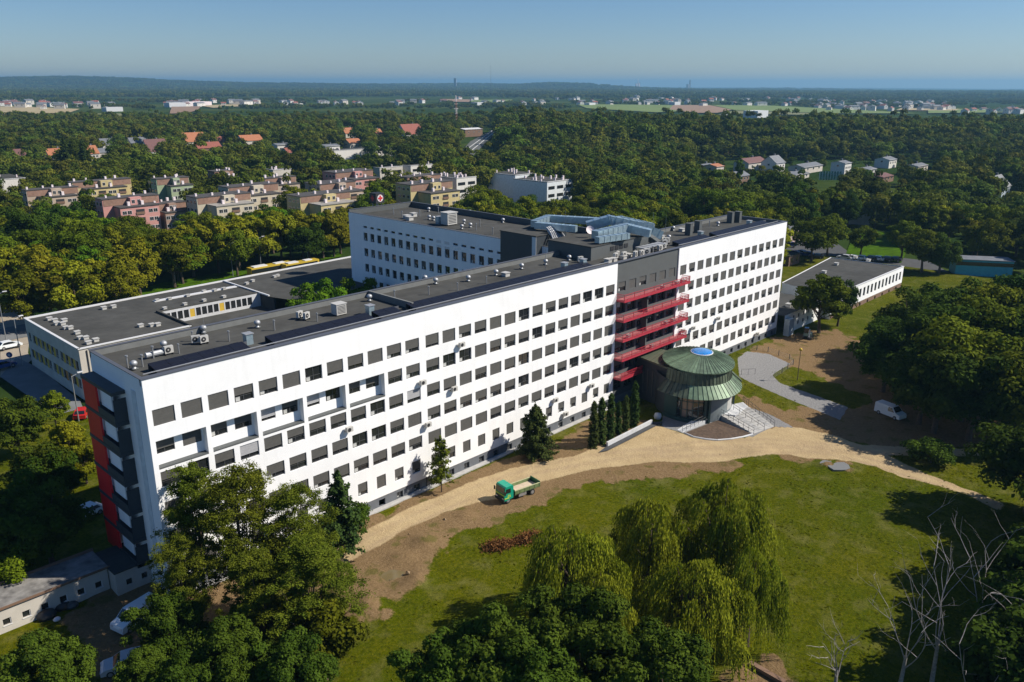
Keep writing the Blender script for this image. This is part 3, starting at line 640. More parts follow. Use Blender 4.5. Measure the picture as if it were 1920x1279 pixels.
sheet('meadow', [(1585, 478), (1600, 440), (1640, 432), (1690, 440), (1700, 470), (1690, 492), (1600, 484)], M['meadow'], -0.17)
sheet('verge', [(170, 570), (300, 530), (480, 497), (640, 472), (640, 480), (470, 510), (330, 548), (200, 590)], M['meadow'], -0.16)

# ------------------------------------------------------------------ walls with real openings
def wall(us, zs, openings, depth, toW, mb, mi=0, mreveal=None):
    """a wall in the plane given by toW(u, d, z) (d = distance behind the face); openings (u0,u1,z0,z1[,depth]) are recessed with reveals"""
    U = sorted(set([us[0], us[1]]+[o[0] for o in openings]+[o[1] for o in openings])); Z = sorted(set([zs[0], zs[1]]+[o[2] for o in openings]+[o[3] for o in openings]))
    U = [u for u in U if us[0]-1e-6 <= u <= us[1]+1e-6]; Z = [z for z in Z if zs[0]-1e-6 <= z <= zs[1]+1e-6]
    mr = mi if mreveal is None else mreveal
    for a in range(len(U)-1):
        run = None
        for c in range(len(Z)-1):
            um, zm = (U[a]+U[a+1])/2, (Z[c]+Z[c+1])/2
            solid = not any(o[0] < um < o[1] and o[2] < zm < o[3] for o in openings)
            if solid:
                if run is None: run = Z[c]
                if c == len(Z)-2: mb.poly([toW(U[a], 0, run), toW(U[a+1], 0, run), toW(U[a+1], 0, Z[c+1]), toW(U[a], 0, Z[c+1])], mi); run = None
            elif run is not None:
                mb.poly([toW(U[a], 0, run), toW(U[a+1], 0, run), toW(U[a+1], 0, Z[c]), toW(U[a], 0, Z[c])], mi); run = None
    for o in openings:
        u0, u1, z0, z1 = o[:4]; d = o[4] if len(o) > 4 else depth
        mb.poly([toW(u0, 0, z0), toW(u1, 0, z0), toW(u1, d, z0), toW(u0, d, z0)], mr)
        mb.poly([toW(u0, d, z1), toW(u1, d, z1), toW(u1, 0, z1), toW(u0, 0, z1)], mr)
        mb.poly([toW(u0, 0, z0), toW(u0, d, z0), toW(u0, d, z1), toW(u0, 0, z1)], mr)
        mb.poly([toW(u1, d, z0), toW(u1, 0, z0), toW(u1, 0, z1), toW(u1, d, z1)], mr)
def win_meshes(w, h, key):
    """window centred on the origin, looking to -Y: frame (with mullions), pane, blinds at several heights, pale piece for reflections and desk items"""
    f = MB(); t = 0.07
    f.box(-w/2, w/2, -.05, .05, h/2-t, h/2).box(-w/2, w/2, -.05, .05, -h/2, -h/2+t).box(-w/2, -w/2+t, -.05, .05, -h/2+t, h/2-t).box(w/2-t, w/2, -.05, .05, -h/2+t, h/2-t)
    f.box(-.035, .035, -.045, .045, -h/2+t, h/2-t)
    f.box(-w/2+t, w/2-t, -.04, .04, -h*.18, -h*.18+.05)
    MESH[key+'_frame'] = f.mesh('frame_'+key, M['frame'])
    MESH[key+'_pane'] = MB().box(-w/2+t, w/2-t, .0, .02, -h/2+t, h/2-t).mesh('pane_'+key, M['glass'])
    for i, fr_ in enumerate((0.55, 0.62, 0.7, 0.8, 1.0)):
        for m_, s in ((M['blind'], ''), (M['blind_l'], 'l')):
            mb = MB(); z1 = h/2; z0 = h/2-h*fr_; mb.box(-w/2+.02, w/2-.02, -.12, -.09, z0, z1)
            k = max(2, int((z1-z0)/0.28))
            for q in range(k): zz = z0+(z1-z0)*q/k; mb.box(-w/2+.02, w/2-.02, -.135, -.12, zz, zz+.02)
            MESH[key+'_blind%d%s' % (i, s)] = mb.mesh('blind_'+key, m_)
    MESH[key+'_sill'] = MB().box(-w/2-.04, w/2+.04, -.30, .02, -h/2-.05, -h/2-.005).mesh('sill_'+key, M['sill'])
    mb = MB(); mb.box(-w/2+.2, -w/2+.2+w*.22, -.025, -.005, -h/2+t, -h/2+h*.32)  # pale piece standing for reflections and desk items, put in as colour
    MESH[key+'_glint'] = mb.mesh('curtain_'+key, M['curtain'])
win_meshes(2.2, 1.7, 'wa'); win_meshes(1.42, 1.68, 'wb'); win_meshes(1.95, 1.72, 'wc'); win_meshes(1.9, 1.55, 'wg'); win_meshes(1.35, 1.75, 'wr'); win_meshes(1.25, 2.1, 'wt'); win_meshes(0.95, 0.85, 'wp')
def window(parent, key, x, y, z, rz=0.0, mode='blind', sill=False):
    o = put('window', MESH[key+'_frame'], parent, (x, y, z), (0, 0, rz))
    put('pane', MESH[key+'_pane'], o)
    if mode == 'blind': put('blind', MESH[key+'_blind%d' % rnd.choice([0, 0, 1, 1, 2, 2, 3, 4, 4])], o)
    elif mode == 'half': put('blind', MESH[key+'_blind%d' % rnd.choice([0, 1, 2])], o)
    elif mode == 'full': put('blind', MESH[key+'_blind4'], o)
    elif mode == 'light': put('blind', MESH[key+'_blind%dl' % rnd.choice([2, 3, 4])], o)
    if mode in ('open', 'half') or rnd.random() < .25: put('curtain', MESH[key+'_glint'], o)
    if sill: put('sill', MESH[key+'_sill'], o)
    return o

# ------------------------------------------------------------------ roof fittings (shared meshes)
mb = MB(); mb.lathe([(.32, 0), (.32, .25), (.22, .3), (.22, .55), (.36, .6), (.5, .8), (.52, 1.0), (.42, 1.2), (.22, 1.33), (0.01, 1.37)], n=14); mb.box(-.42, .42, -.42, .42, 0, .22, 1)
MESH['rotor'] = mb.mesh('rotor_vent', [M['steel'], M['darkgrey']], True)
mb = MB(); mb.tube((0, 0, 0), (0, 0, 1.25), .09, .09, 8).tube((0, 0, 1.25), (0, 0, 1.4), .16, .16, 8)
MESH['pipe'] = mb.mesh('pipe_vent', M['pole'])
mb = MB(); mb.box(-.55, .55, -.22, .22, .25, 1.15).box(-.5, -.42, -.25, .25, 0, .25, 1).box(.42, .5, -.25, .25, 0, .25, 1).tube((-.12, -.225, .7), (-.12, -.25, .7), .33, .33, 16, 1).tube((-.12, -.25, .7), (-.12, -.26, .7), .1, .1, 8)
MESH['acu'] = mb.mesh('air_conditioner', [M['acwhite'], M['black']])
mb = MB(); mb.box(-.42, .42, -.2, .2, -.3, .3).tube((-.1, -.205, 0), (-.1, -.22, 0), .24, .24, 14, 1).box(-.35, -.3, .2, .45, -.34, -.3, 1).box(.3, .35, .2, .45, -.34, -.3, 1)
MESH['acwall'] = mb.mesh('air_conditioner', [M['acwhite'], M['black']])
mb = MB(); mb.box(-.85, .85, -.7, .7, .15, 1.7).box(-.95, .95, -.8, .8, 1.7, 1.8).box(-.75, .75, -.6, .6, 0, .15, 1)
for k in range(6): mb.box(-.7, .7, -.72, -.7, .35+k*.2, .43+k*.2, 1)
MESH['ahu'] = mb.mesh('air_handling_box', [M['acwhite'], M['black']])
mb = MB(); mb.box(-.5, .5, -.5, .5, 0, 1.5).box(-.62, .62, -.62, .62, 1.5, 1.6, 1)
MESH['hood'] = mb.mesh('vent_hood', [M['duct'], M['steel']])
mb = MB(); mb.box(-.45, .45, -.45, .45, 0, .55).box(-.55, .55, -.55, .55, .55, .62)
MESH['chim'] = mb.mesh('vent_box', [M['acwhite']])
mb = MB(); mb.box(-.45, .45, -.6, .6, 0, 2.2).box(-.5, .5, -.65, .65, 2.2, 2.3)
MESH['stack'] = mb.mesh('vent_stack', [M['darkgrey']])
mb = MB(); mb.box(-.84, .84, -.5, .5, -.02, .02)
MESH['pvp'] = mb.mesh('solar_panel', [M['pv']])
def fit(parent, key, px, py, z, rz=0.0, name=None, sc=1.0):
    p = G(px, py, z); nm = {'rotor': 'roof_vent', 'pipe': 'vent_pipe', 'acu': 'air_conditioner', 'ahu': 'air_handler', 'hood': 'vent_hood', 'chim': 'vent_box', 'stack': 'vent_stack'}[key]
    base = parent.location
    return put(name or nm, MESH[key], parent, (p.x-base.x, p.y-base.y, z-base.z), (0, 0, rz), sc)

# ------------------------------------------------------------------ the long white hospital slab
PW, GAP, XR0, PR, Z1, FL = 2.8467, 0.4076, 92.5486, 2.8305, 20.06, 3.3
XL, XM, XRW, XE, DEP, TOP, ROOF = -1.67, 73.3, 90.95, 131.1, 13.0, 24.16, 23.55
hosp = thing('hospital_building', 'long white hospital slab with rows of grey blinded windows and red balconies', 'hospital building', (0, 0, 0))
def colx(i): return i*PW+(GAP if i >= 12 else 0)
openL = []; wins = []
for i in range(26):
    for r in range(6):
        x = colx(i); z = Z1-FL*r
        if r == 1 and i < 10: continue
        if r < 5: openL.append((x-1.1, x+1.1, z-.85, z+.85)); wins.append(('wa', x, z, i, r, .22))
        else: openL.append((x-.71, x+.71, z-.84, z+.84)); wins.append(('wb', x, z, i, r, .22))
LOG = 0.8
for k in range(5):
    x0, x1 = colx(2*k)-1.15, colx(2*k+1)+1.2; z = Z1-FL
    openL.append((x0, x1, z-2.15, z+.88, LOG))
mb = MB(); toF = lambda u, d, z: (u, d, z)
wall((XL, XM), (1.47, TOP), openL, .3, toF, mb)
for k in range(5):     # loggia back walls with the real openings in them
    x0, x1 = colx(2*k)-1.15, colx(2*k+1)+1.2; z = Z1-FL
    ops = [(colx(2*k+q)-1.0, colx(2*k+q)+1.0, z-.85, z+.87, .2) for q in (0, 1)]
    wall((x0, x1), (z-2.15, z+.88), ops, .2, lambda u, d, zz: (u, d+LOG, zz), mb)
    for q in (0, 1): wins.append(('wc', colx(2*k+q), z, 2*k+q, 1, LOG+.16))
openR = []
for i in range(14):
    for r in range(6):
        x = XR0+i*PR; z = Z1-FL*r; openR.append((x-.98, x+.98, z-.86, z+.86)); wins.append(('wc', x, z, i+40, r, .22))
wall((XRW, XE), (1.47, TOP), openR, .3, toF, mb)
for k in range(5):
    x0, x1 = colx(2*k)-1.15, colx(2*k+1)+1.2; z = Z1-FL
    MB().box(x0+.003, x1-.003, .0, LOG-.003, z-2.147, z-1.99).build('loggia_floor', M['darkgrey'], hosp)
# end wall (towards -X), far end wall, back wall
mb.poly([(XL, 0, -1), (XL, 0, TOP), (XL, DEP, TOP), (XL, DEP, -1)])
mb.poly([(XE, 0, -1), (XE, DEP, -1), (XE, DEP, TOP), (XE, 0, TOP)])
mb.poly([(XL, DEP, -1), (XL, DEP, TOP), (XE, DEP, TOP), (XE, DEP, -1)])
mb.poly([(XM, 0, 1.47), (XM, 1.2, 1.47), (XM, 1.2, TOP), (XM, 0, TOP)]); mb.poly([(XRW, 0, 1.47), (XRW, 0, TOP), (XRW, 1.2, TOP), (XRW, 1.2, 1.47)])
mb.build('wall', M['white'], hosp)
mb = MB(); mb.box(XL-.06, XL, 1.9, 2.9, 1, TOP-1.6).build('downpipe_casing', mat('end_wall_strip', (0.62, 0.66, 0.68), 0.8), hosp)
# plinth with basement windows
mb = MB(); ops = []
pl = [i for i in range(26) if i not in (3, 4)]
for i in pl: ops.append((colx(i)-.5, colx(i)+.5, .15, 1.05))
for i in range(14): ops.append((XR0+i*PR-.5, XR0+i*PR+.5, .15, 1.05))
wall((XL, XE), (-1, 1.469), ops, .3, lambda u, d, z: (u, d+.06, z), mb)
mb.box(11.6, 12.7, .0, .06, -.2, 1.4, 1).box(32.9, 33.9, .0, .06, -.2, 1.4, 1)
mb.build('plinth', [M['plinth'], M['black']], hosp)
MB().box(XL, XM, -.75, 0.05, -.4, .16).build('blind_area_kerb', M['concrete'], hosp)
# dark middle section
mbd = MB(); gops = []
for i in range(6):
    for r in range(6):
        x = 74.96+2.87*i; z = Z1-FL*r; 
        if r == 0: gops.append((x-.95, x+.95, z-.78, z+.78)); wins.append(('wg', x, z, 100+i, r, .42))
        else: gops.append((x-1.15, x+1.15, z-1.15, z+.82))
wall((XM, XRW), (0, TOP-.02), gops, .5, lambda u, d, z: (u, d+.2, z), mbd)
mbd.build('middle_wall', M['darkgrey'], hosp)
dw = MB(); f_ = MB(); dw.box(-1.15, 1.15, 0, .05, -1.15, .82); dwm = dw.mesh('balcony_door_pane', M['glass'])
f_.box(-1.15, 1.15, -.1, 0, .74, .82).box(-1.15, 1.15, -.1, 0, -1.15, -1.05).box(-1.15, -1.07, -.1, 0, -1.05, .74).box(1.07, 1.15, -.1, 0, -1.05, .74).box(.2, .28, -.1, 0, -1.05, .74).box(-1.07, .2, -.08, 0, -.25, -.17)
fm = f_.mesh('balcony_door', M['frame']); cm = MB().box(-1.0, .1, -.06, -.02, -.1, .7).mesh('curtain_balcony', M['curtain'])
for i in range(6):
    for r in range(1, 6):
        o = put('balcony_door', fm, hosp, (74.96+2.87*i, .58, Z1-FL*r)); put('pane', dwm, o)
        if rnd.random() < .35: put('blind', MESH['wg_blind%d' % rnd.choice([0, 2, 3])], o, (0, .06, .05))
        elif rnd.random() < .35: put('curtain', cm, o)
for key, x, z, i, r, d in wins:
    q = rnd.random(); mode = 'blind' if q < .80 else ('open' if q < .87 else ('half' if q < .96 else 'full'))
    if key == 'wb': mode = 'full' if rnd.random() < .6 else 'half'
    if i >= 40: mode = 'full' if rnd.random() < .45 else 'half'
    if (i, r) in ((4, 1), (6, 1), (11, 2), (3, 2)): mode = 'light'
    if (i, r) in ((6, 0), (18, 0), (24, 0), (22, 3), (13, 1), (9, 3), (8, 3)): mode = 'open'
    if (i, r) == (2, 0): mode = 'full'
    window(hosp, key, x, d, z, mode=mode)
for i in pl[8:]: window(hosp, 'wp', colx(i), .3, .6, mode='open' if rnd.random() < .3 else 'none')
for i in range(14): window(hosp, 'wp', XR0+i*PR, .3, .6, mode='none')
# red balconies
mbn = MB(); L0 = 0.0; W_ = 19.1; dp = 1.55
for z in (0.12, .55, 1.02): mbn.box(0, W_, -dp, -dp+.05, z, z+.06).box(0, .05, -dp+.05, 0, z, z+.06).box(W_-.05, W_, -dp+.05, 0, z, z+.06)
k = 0.13
while k < W_: mbn.box(k, k+.03, -dp+.01, -dp+.035, .18, 1.02); k += 0.19
k = -dp+.12
while k < 0: mbn.box(0.01, .035, k, k+.03, .18, 1.02).box(W_-.035, W_-.01, k, k+.03, .18, 1.02); k += 0.15
for k in range(8): mbn.box(k*W_/7-.04*(k > 0), k*W_/7+.04, -dp-.02, -dp+.06, 0, 1.1)
for q in range(7): mbn.box(q*W_/7+.08, (q+1)*W_/7-.08, -dp-.03, -dp-.005, .14, .30)
rail = mbn.mesh('railing', M['red'])
slab = MB().box(0, W_, -dp-.05, 0.2, -.17, 0).mesh('balcony_floor', M['redfloor'])
edge = MB().box(-.03, W_+.03, -dp-.09, -dp-.05, -.2, .1).box(-.07, -.03, -dp-.09, 0, -.2, .1).box(W_+.03, W_+.07, -dp-.09, 0, -.2, .1).mesh('edge_trim', M['red'])
boxm = MB().box(-.35, .35, -.25, .25, 0, .65).mesh('balcony_planter', M['acwhite'])
for k in range(5):
    z = 18.15-FL*k; o = put('balcony', slab, hosp, (73.35, -.001, z)); r_ = put('railing', rail, o); e_ = put('edge_trim', edge, o)
    if k == 4: o.scale = (0.38, 1, 1)
    for x in ([11.3, 15.6, 17.4], [], [2.1, 13.0, 15.2], [9.0], [])[k]:
        put('air_conditioner', boxm, o, (x, -1.1, .02))
mbg = MB(); mbg.box(80.7, 80.95, -.9, .2, 0, 18).build('balcony_divider', M['darkgrey'], hosp)
# stacked boxes of red and white panels on the end wall
ex = XL
for k in range(6):
    zt = 22.0-FL*k; zb = zt-FL
    mb = MB(); mb.box(ex-1.35, ex, 4.55, 12.6, zt-.38, zt); mb.build('balcony_slab', M['anth'], hosp)
    mb = MB(); mb.box(ex-1.3, ex-1.1, 8.9, 12.5, zb, zt-.38); mb.build('red_panel', M['redpanel'], hosp)
    mb = MB(); mb.box(ex-.9, ex-.7, 6.0, 8.9, zb+.8, zt-.38); mb.build('white_panel', M['white'], hosp)
    mb = MB(); mb.box(ex-1.32, ex-1.26, 4.6, 8.9, zb, zb+.75).box(ex-1.26, ex-.0, 4.6, 4.66, zb, zt-.8); mb.build('balcony_front', M['anth'], hosp)
# roof
mb = MB(); mb.poly([(XL, .5, ROOF), (XE, .5, ROOF), (XE, DEP-.35, ROOF), (XL, DEP-.35, ROOF)]); mb.build('roof', M['roof'], hosp)
mb = MB(); mb.box(XL, XE, .3, .55, ROOF-.1, TOP-.02).box(XL, XE, DEP-.35, DEP-.02, ROOF-.1, TOP+.1).box(XL+.02, XL+.3, .55, DEP-.35, ROOF-.1, TOP-.02).box(XE-.3, XE-.02, .55, DEP-.35, ROOF-.1, TOP-.02)
mb.build('parapet', M['parapet_w'], hosp)
mb = MB(); mb.box(XL-.08, XE+.08, -.07, .75, TOP, TOP+.07).box(XL-.08, XE+.08, DEP-.4, DEP+.06, TOP+.1, TOP+.17).box(XL-.08, XL+.35, .75, DEP-.4, TOP, TOP+.07).box(XE-.35, XE+.08, .75, DEP-.4, TOP, TOP+.07)
mb.build('coping', M['coping'], hosp)
MB().box(XL+.36, XE-.36, .76, 1.7, ROOF+.01, ROOF+.16).build('edge_flashing', M['coping'], hosp)
mb = MB(); mb.box(XL+.8, XM, 1.5, 1.6, TOP-.02, TOP+.06, 0).box(XRW+2, XE-1, 1.5, 1.6, TOP-.02, TOP+.06)
mb.build('roof_rail', M['steel'], hosp)
st = G(712, 562, ROOF)
MB().box(st.x-.15, st.x+.15, 3.4, DEP-.4, ROOF-.05, ROOF+.85).build('roof_step', M['parapet_w'], hosp)
for x0, x1 in ((.6, 11.4), (13.6, 27.4), (28.2, 32.4), (33.6, 70.5), (94.5, 105.6), (107.0, 129.3)):
    n = int((x1-x0)/1.72)
    for i in range(n):
        for j in (0, 1):
            put('solar_panel', MESH['pvp'], hosp, (x0+.86+i*1.72, 2.35+j*1.04, ROOF+.52+j*.19), (R(10.5), 0, 0))
    MB().box(x0, x1, 1.85, 1.91, ROOF, ROOF+.40).box(x0, x1, 3.8, 3.86, ROOF, ROOF+.74).build('panel_rack', M['coping'], hosp)
for q in ((252, 693), (308, 655), (382, 625), (483, 615), (797, 528), (817, 533), (878, 528), (930, 517), (978, 505), (1023, 497), (1067, 489), (1262, 433), (1254, 450), (1346, 424), (1406, 423), (693, 565), (1224, 430), (1383, 411)): fit(hosp, 'rotor', q[0], q[1], ROOF, rnd.uniform(0, 6), sc=.72)
for q in ((288, 672), (336, 663), (362, 640), (430, 640), (515, 620), (595, 603), (740, 562), (804, 553), (858, 545), (912, 532), (1208, 445), (1330, 425), (240, 690), (268, 688)): fit(hosp, 'pipe', q[0], q[1], ROOF, 0, sc=rnd.uniform(.7, 1))
for q in ((368, 645), (383, 645), (317, 665), (575, 600), (562, 598), (1088, 492), (1158, 482)): fit(hosp, 'acu', q[0], q[1], ROOF, rnd.choice([0, .4, -.3]), sc=.85)
fit(hosp, 'ahu', 636, 590, ROOF, 0, sc=.85)
for q in ((466, 645), (694, 590), (1058, 507), (1093, 500), (1313, 446), (1404, 425)): fit(hosp, 'hood', q[0], q[1], ROOF, 0, sc=.8)
for q in ((948, 518), (1140, 492), (1150, 490), (1168, 486), (1178, 482), (1240, 447), (1278, 434)): fit(hosp, 'chim', q[0], q[1], ROOF, 0)
for q in ((1291, 441), (1308, 436), (1369, 418), (1383, 417)): fit(hosp, 'stack', q[0], q[1], ROOF, 0)
mb = MB(); p = G(290, 670, ROOF); mb.tube((p.x-.9, p.y, ROOF+.4), (p.x+.9, p.y, ROOF+.4), .3, .3, 10); mb.build('vent_drum', M['steel'], hosp)
# wall mounted air conditioners
for q in ((866, 646), (793, 717), (852, 729), (655, 805), (803, 796), (1110, 723), (1042, 750), (1061, 776), (1347, 597), (1300, 615), (1281, 620), (1420, 626)):
    p = GY(q[0], q[1], -.45); put('air_conditioner', MESH['acwall'], hosp, (p.x, -.45, p.z))

# roof-top plant room, its ducts and pipes
mb = MB(); mb.box(73.9, 90, 5.9, 15.2, ROOF+.005, 25.75); mb.build('plant_room', M['darkgrey'], hosp)
mb = MB(); mb.box(73.8, 90.1, 5.8, 15.3, 25.75, 25.9); mb.build('plant_room_roof', M['roof'], hosp)
for i in range(4): MB().box(79+1.3*i, 80+1.3*i, 5.83, 5.9, 24.5, 25.2).build('vent_grille', M['black'], hosp)
def duct(parent, pts, w, h, m, name='duct'):
    for a, c in zip(pts[:-1], pts[1:]):
        a = Vector(a); c = Vector(c); d = c-a; L_ = d.length; rz = math.atan2(d.y, d.x); ry = -math.asin(d.z/L_)
        mb = MB(); mb.box(-w*.2, L_+w*.2, -w/2, w/2, -h/2, h/2)
        k = 1.0
        while k < L_: mb.box(k-.04, k+.04, -w/2-.06, w/2+.06, -h/2-.06, h/2+.06); k += 1.3
        o = mb.build(name, m, parent, tuple(a)); o.rotation_euler = (0, ry, rz)
duct(hosp, [(76.5, 6.6, 26.6), (83, 5.5, 26.6)], 1.1, 1.0, M['duct'])
duct(hosp, [(78.5, 8.6, 27.0), (86.5, 8.2, 27.3), (88, 4.5, 26.6)], 1.5, 1.3, M['duct'])
duct(hosp, [(84, 14.5, 27.2), (86.5, 12, 28.2), (91, 8.5, 27.0), (94, 6.5, 25.4)], 1.9, 1.5, M['duct'])
duct(hosp, [(87, 15.5, 27.4), (91, 12.5, 27.6), (96, 9.5, 26.2)], 1.4, 1.3, M['duct'])
duct(hosp, [(81, 15.2, 26.9), (78.5, 22, 27)], 1.2, 1.1, M['duct'])
duct(hosp, [(79, 23, 27.1), (84.5, 24.5, 27.3), (89, 16, 27.2)], 1.3, 1.2, M['duct'])
duct(hosp, [(91.5, 5.0, 24.3), (91.5, 8.0, 25.6), (94, 9, 26)], 1.2, 1.0, M['darkgrey'])
for k in range(7):
    x = 77.2+.62*k; z = 26.3
    pts = [(x, 17.5+math.sin(t)*1.0+.2*k, 25.9+1.2*math.sin(t*.9)) for t in [i*math.pi/8 for i in range(9)]]+[(x-.6, 15.8, 24.2)]
    mb = MB(); mb.path(pts, .17, 8); mb.build('vent_pipe', M['steel'], hosp, smooth=True)
for k in range(5):
    mb = MB(); mb.box(84+k*1.4, 85.1+k*1.4, 2.6, 4.4, ROOF+1.0, ROOF+1.15).box(84.1+k*1.4, 84.2+k*1.4, 2.7, 2.8, ROOF, ROOF+1).box(84.1+k*1.4, 84.2+k*1.4, 4.2, 4.3, ROOF, ROOF+1); mb.build('equipment_rack', M['steel'], hosp)
for i, (x, y) in enumerate(((81, 2.2), (82.5, 2.0), (84.2, 2.1), (88.5, 2.4), (90.5, 3), (93.2, 4.6), (95.4, 5.6), (79.2, 3.2), (77.5, 3.6))):
    put('air_conditioner', MESH['acu'], hosp, (x, y, ROOF), (0, 0, rnd.uniform(-.5, .5)))
mb = MB(); mb.tube((79.6, 9.6, 25.9), (79.6, 9.6, 27.2), .05).lathe([(.01, 0), (.5, .08), (.8, .3)], n=16); 
dsh = MB().lathe([(.01, 0), (.45, .06), (.75, .24)], n=18).build('satellite_dish', M['crosswhite'], hosp, (80.5, 11.5, 27.1)); dsh.rotation_euler = (R(60), 0, R(-30))
MB().tube((80.5, 11.5, 25.9), (80.5, 11.5, 27.1), .05).build('dish_mast', M['pole'], hosp)
for x, y, h in ((79.5, 16.2, 6.5), (86, 11, 6), (95, 8.5, 5.5), (100, 9, 4), (64, 7, 3.2), (9, 8.5, 3.0)):
    MB().tube((x, y, ROOF), (x, y, ROOF+h), .045, .02, 5).build('lightning_rod', M['pole'], hosp)

# ------------------------------------------------------------------ rear wing
BX, BX2, BY, BY2 = 75.5, 93.4, DEP+.02, 75.0
rear = thing('hospital_rear_wing', 'shaded white rear wing of the hospital with narrow windows and flat grey roof', 'hospital wing', (BX, BY2, 0))
def L_(p): return (p[0]-BX, p[1]-BY2, p[2])
mb = MB(); ops = []; rw = []
ybase = [69.2-2.4*i for i in range(24)]
for i, y in enumerate(ybase):
    u = -y
    if i not in (10, 11): ops.append((u-.68, u+.68, 21.3, 21.75))
    for r in range(4):
        z = 19.4-3.43*r; ops.append((u-.68, u+.68, z-.88, z+.88)); rw.append((y, z))
wall((-BY2, -BY), (0, TOP), ops, .28, lambda u, d, z: (d, -u-BY2, z), mb)
ops2 = []
mb.poly([L_((BX, BY2, 0)), L_((BX2, BY2, 0)), L_((BX2, BY2, TOP)), L_((BX, BY2, TOP))]); mb.poly([L_((BX2, BY2, 0)), L_((BX2, BY, 0)), L_((BX2, BY, TOP)), L_((BX2, BY2, TOP))])
mb.build('wall', M['white'], rear)
for y, z in rw: window(rear, 'wr', .24, y-BY2, z, rz=R(-90), mode=rnd.choice(['open', 'none', 'none', 'open']) if rnd.random() < .8 else 'half')
clm = MB().box(-.68, .68, 0, .05, -.22, .22).mesh('clerestory_window', M['glass'])
for i, y in enumerate(ybase):
    if i not in (10, 11): put('clerestory_window', clm, rear, (.26, y-BY2, 21.52), (0, 0, R(-90)))
for i in (10, 11): MB().box(-.03, 0, -.7, .7, 0, .55).box(-.03, 0, -.7, .7, -.9, -.45).build('vent_grille', M['coping_w'], rear, (0, ybase[i]-BY2, 21.2))
mb = MB(); mb.poly([L_((BX+.3, BY, ROOF)), L_((BX2-.3, BY, ROOF)), L_((BX2-.3, BY2-.3, ROOF)), L_((BX+.3, BY2-.3, ROOF))]); mb.build('roof', M['roof'], rear)
mb = MB(); w = BX2-BX; l = BY2-BY
mb.box(.02, .3, -l, -.3, ROOF-.1, TOP-.02).box(w-.3, w-.02, -l, -.3, ROOF-.1, TOP+.5).box(.02, w-.02, -.3, -.02, ROOF-.1, TOP+.5); mb.build('parapet', M['darkgrey'], rear)
mb = MB(); mb.box(-.06, .36, -l, -.36, TOP, TOP+.07).box(w-.36, w+.06, -l, -.36, TOP+.52, TOP+.59).box(-.06, w+.06, -.36, .06, TOP+.52, TOP+.59); mb.build('coping', M['coping'], rear)
for q in ((804, 397), (881, 402), (943, 418), (866, 430), (882, 427), (805, 412), (813, 414), (870, 420)): fit(rear, 'rotor', q[0], q[1], ROOF, sc=.75)
fit(rear, 'ahu', 842, 422, ROOF, 0, sc=1.5); fit(rear, 'hood', 823, 420, ROOF); 
for q in ((763, 410), (776, 406), (768, 413)): fit(rear, 'chim', q[0], q[1], ROOF, sc=1.3)
for q in ((738, 402), (787, 406), (822, 400), (900, 425), (893, 432), (924, 440), (754, 408)): fit(rear, 'pipe', q[0], q[1], ROOF)
mb = MB(); mb.box(73.9-BX, 82-BX, 18-BY2, 26.6-BY2, 12, 26.0); mb.build('lift_tower', M['anth'], rear)
MB().box(73.8-BX, 82.1-BX, 17.9-BY2, 26.7-BY2, 26.0, 26.14).build('lift_tower_roof', M['roof'], rear)
MB().box(73.85-BX, 73.9-BX, 17.95-BY2, 18.9-BY2, 20, 25.9).build('lit_strip', M['coping_w'], rear)  # white strip painted in for the sunlit strip at the tower corner
# red cross sign on the corner of the rear wing
cr = thing('red_cross_sign', 'dark cube sign with red cross on pale disc at rear roof corner', 'sign', (84.6, 76.6, TOP+.2), 0)
cr.scale = (.8, .8, .8)
MB().box(-1.5, 1.5, -1.5, 1.5, 1.0, 3.8).build('sign_box', M['black'], cr)
for rz in (0, R(-90)):
    o = MB().tube((0, -1.5, 2.4), (0, -1.56, 2.4), 1.0, 1.0, 24).build('disc', M['crosswhite'] if rz == 0 else M['roofmaroon'], cr, rot=(0, 0, rz))  # left disc in dark maroon: its shade is put into the colour
    MB().box(-.75, .75, -1.62, -1.57, 2.15, 2.65).box(-.25, .25, -1.62, -1.57, 1.65, 2.15).box(-.25, .25, -1.62, -1.57, 2.65, 3.15).build('cross', M['crossred'], o)
mb = MB(); mb.tube((-.9, -.9, -1), (-.9, -.9, 1), .12).tube((.9, .9, -1), (.9, .9, 1), .12).tube((.9, -.9, -1), (.9, -.9, 1), .12).tube((-.9, .9, -1), (-.9, .9, 1), .12); mb.build('frame', M['pole'], cr)

# ------------------------------------------------------------------ low annex behind the slab (left)
ann = thing('low_annex', 'two-storey cream annex with flat grey roof and yellow panels between its windows', 'annex building', (13.6, 65.2, 0))
AX, AY = 13.6, 65.2
def bk(x): return 92.4+(x-13.6)*0.053
mb = MB(); ops = []; wy = []
n = 11
for i in range(n):
    y = AY+1.9+i*2.36
    for z in (5.7, 2.5): ops.append((-(y+.62), -(y-.62), z-.85, z+.85)); wy.append((y, z, i))
wall((-92.4, -AY), (-.3, 9), ops, .25, lambda u, d, z: (d, -u-AY, z), mb)
mb.poly([(0, 0, -.3), (33-AX, 0, -.3), (33-AX, 0, 9), (0, 0, 9)]); mb.poly([(0, bk(13.6)-AY, -.3), (0, bk(13.6)-AY, 9), (84-AX, bk(84)-AY, 9), (84-AX, bk(84)-AY, -.3)])
mb.poly([(84-AX, bk(84)-AY, -.3), (84-AX, bk(84)-AY, 9), (103-AX, bk(103)-AY, 9), (103-AX, bk(103)-AY, -.3)])
mb.poly([(33-AX, 0, -.3), (75.4-AX, 1.3, -.3), (75.4-AX, 1.3, 6.5), (33-AX, 0, 6.5)])
mb.build('wall', M['cream'], ann)
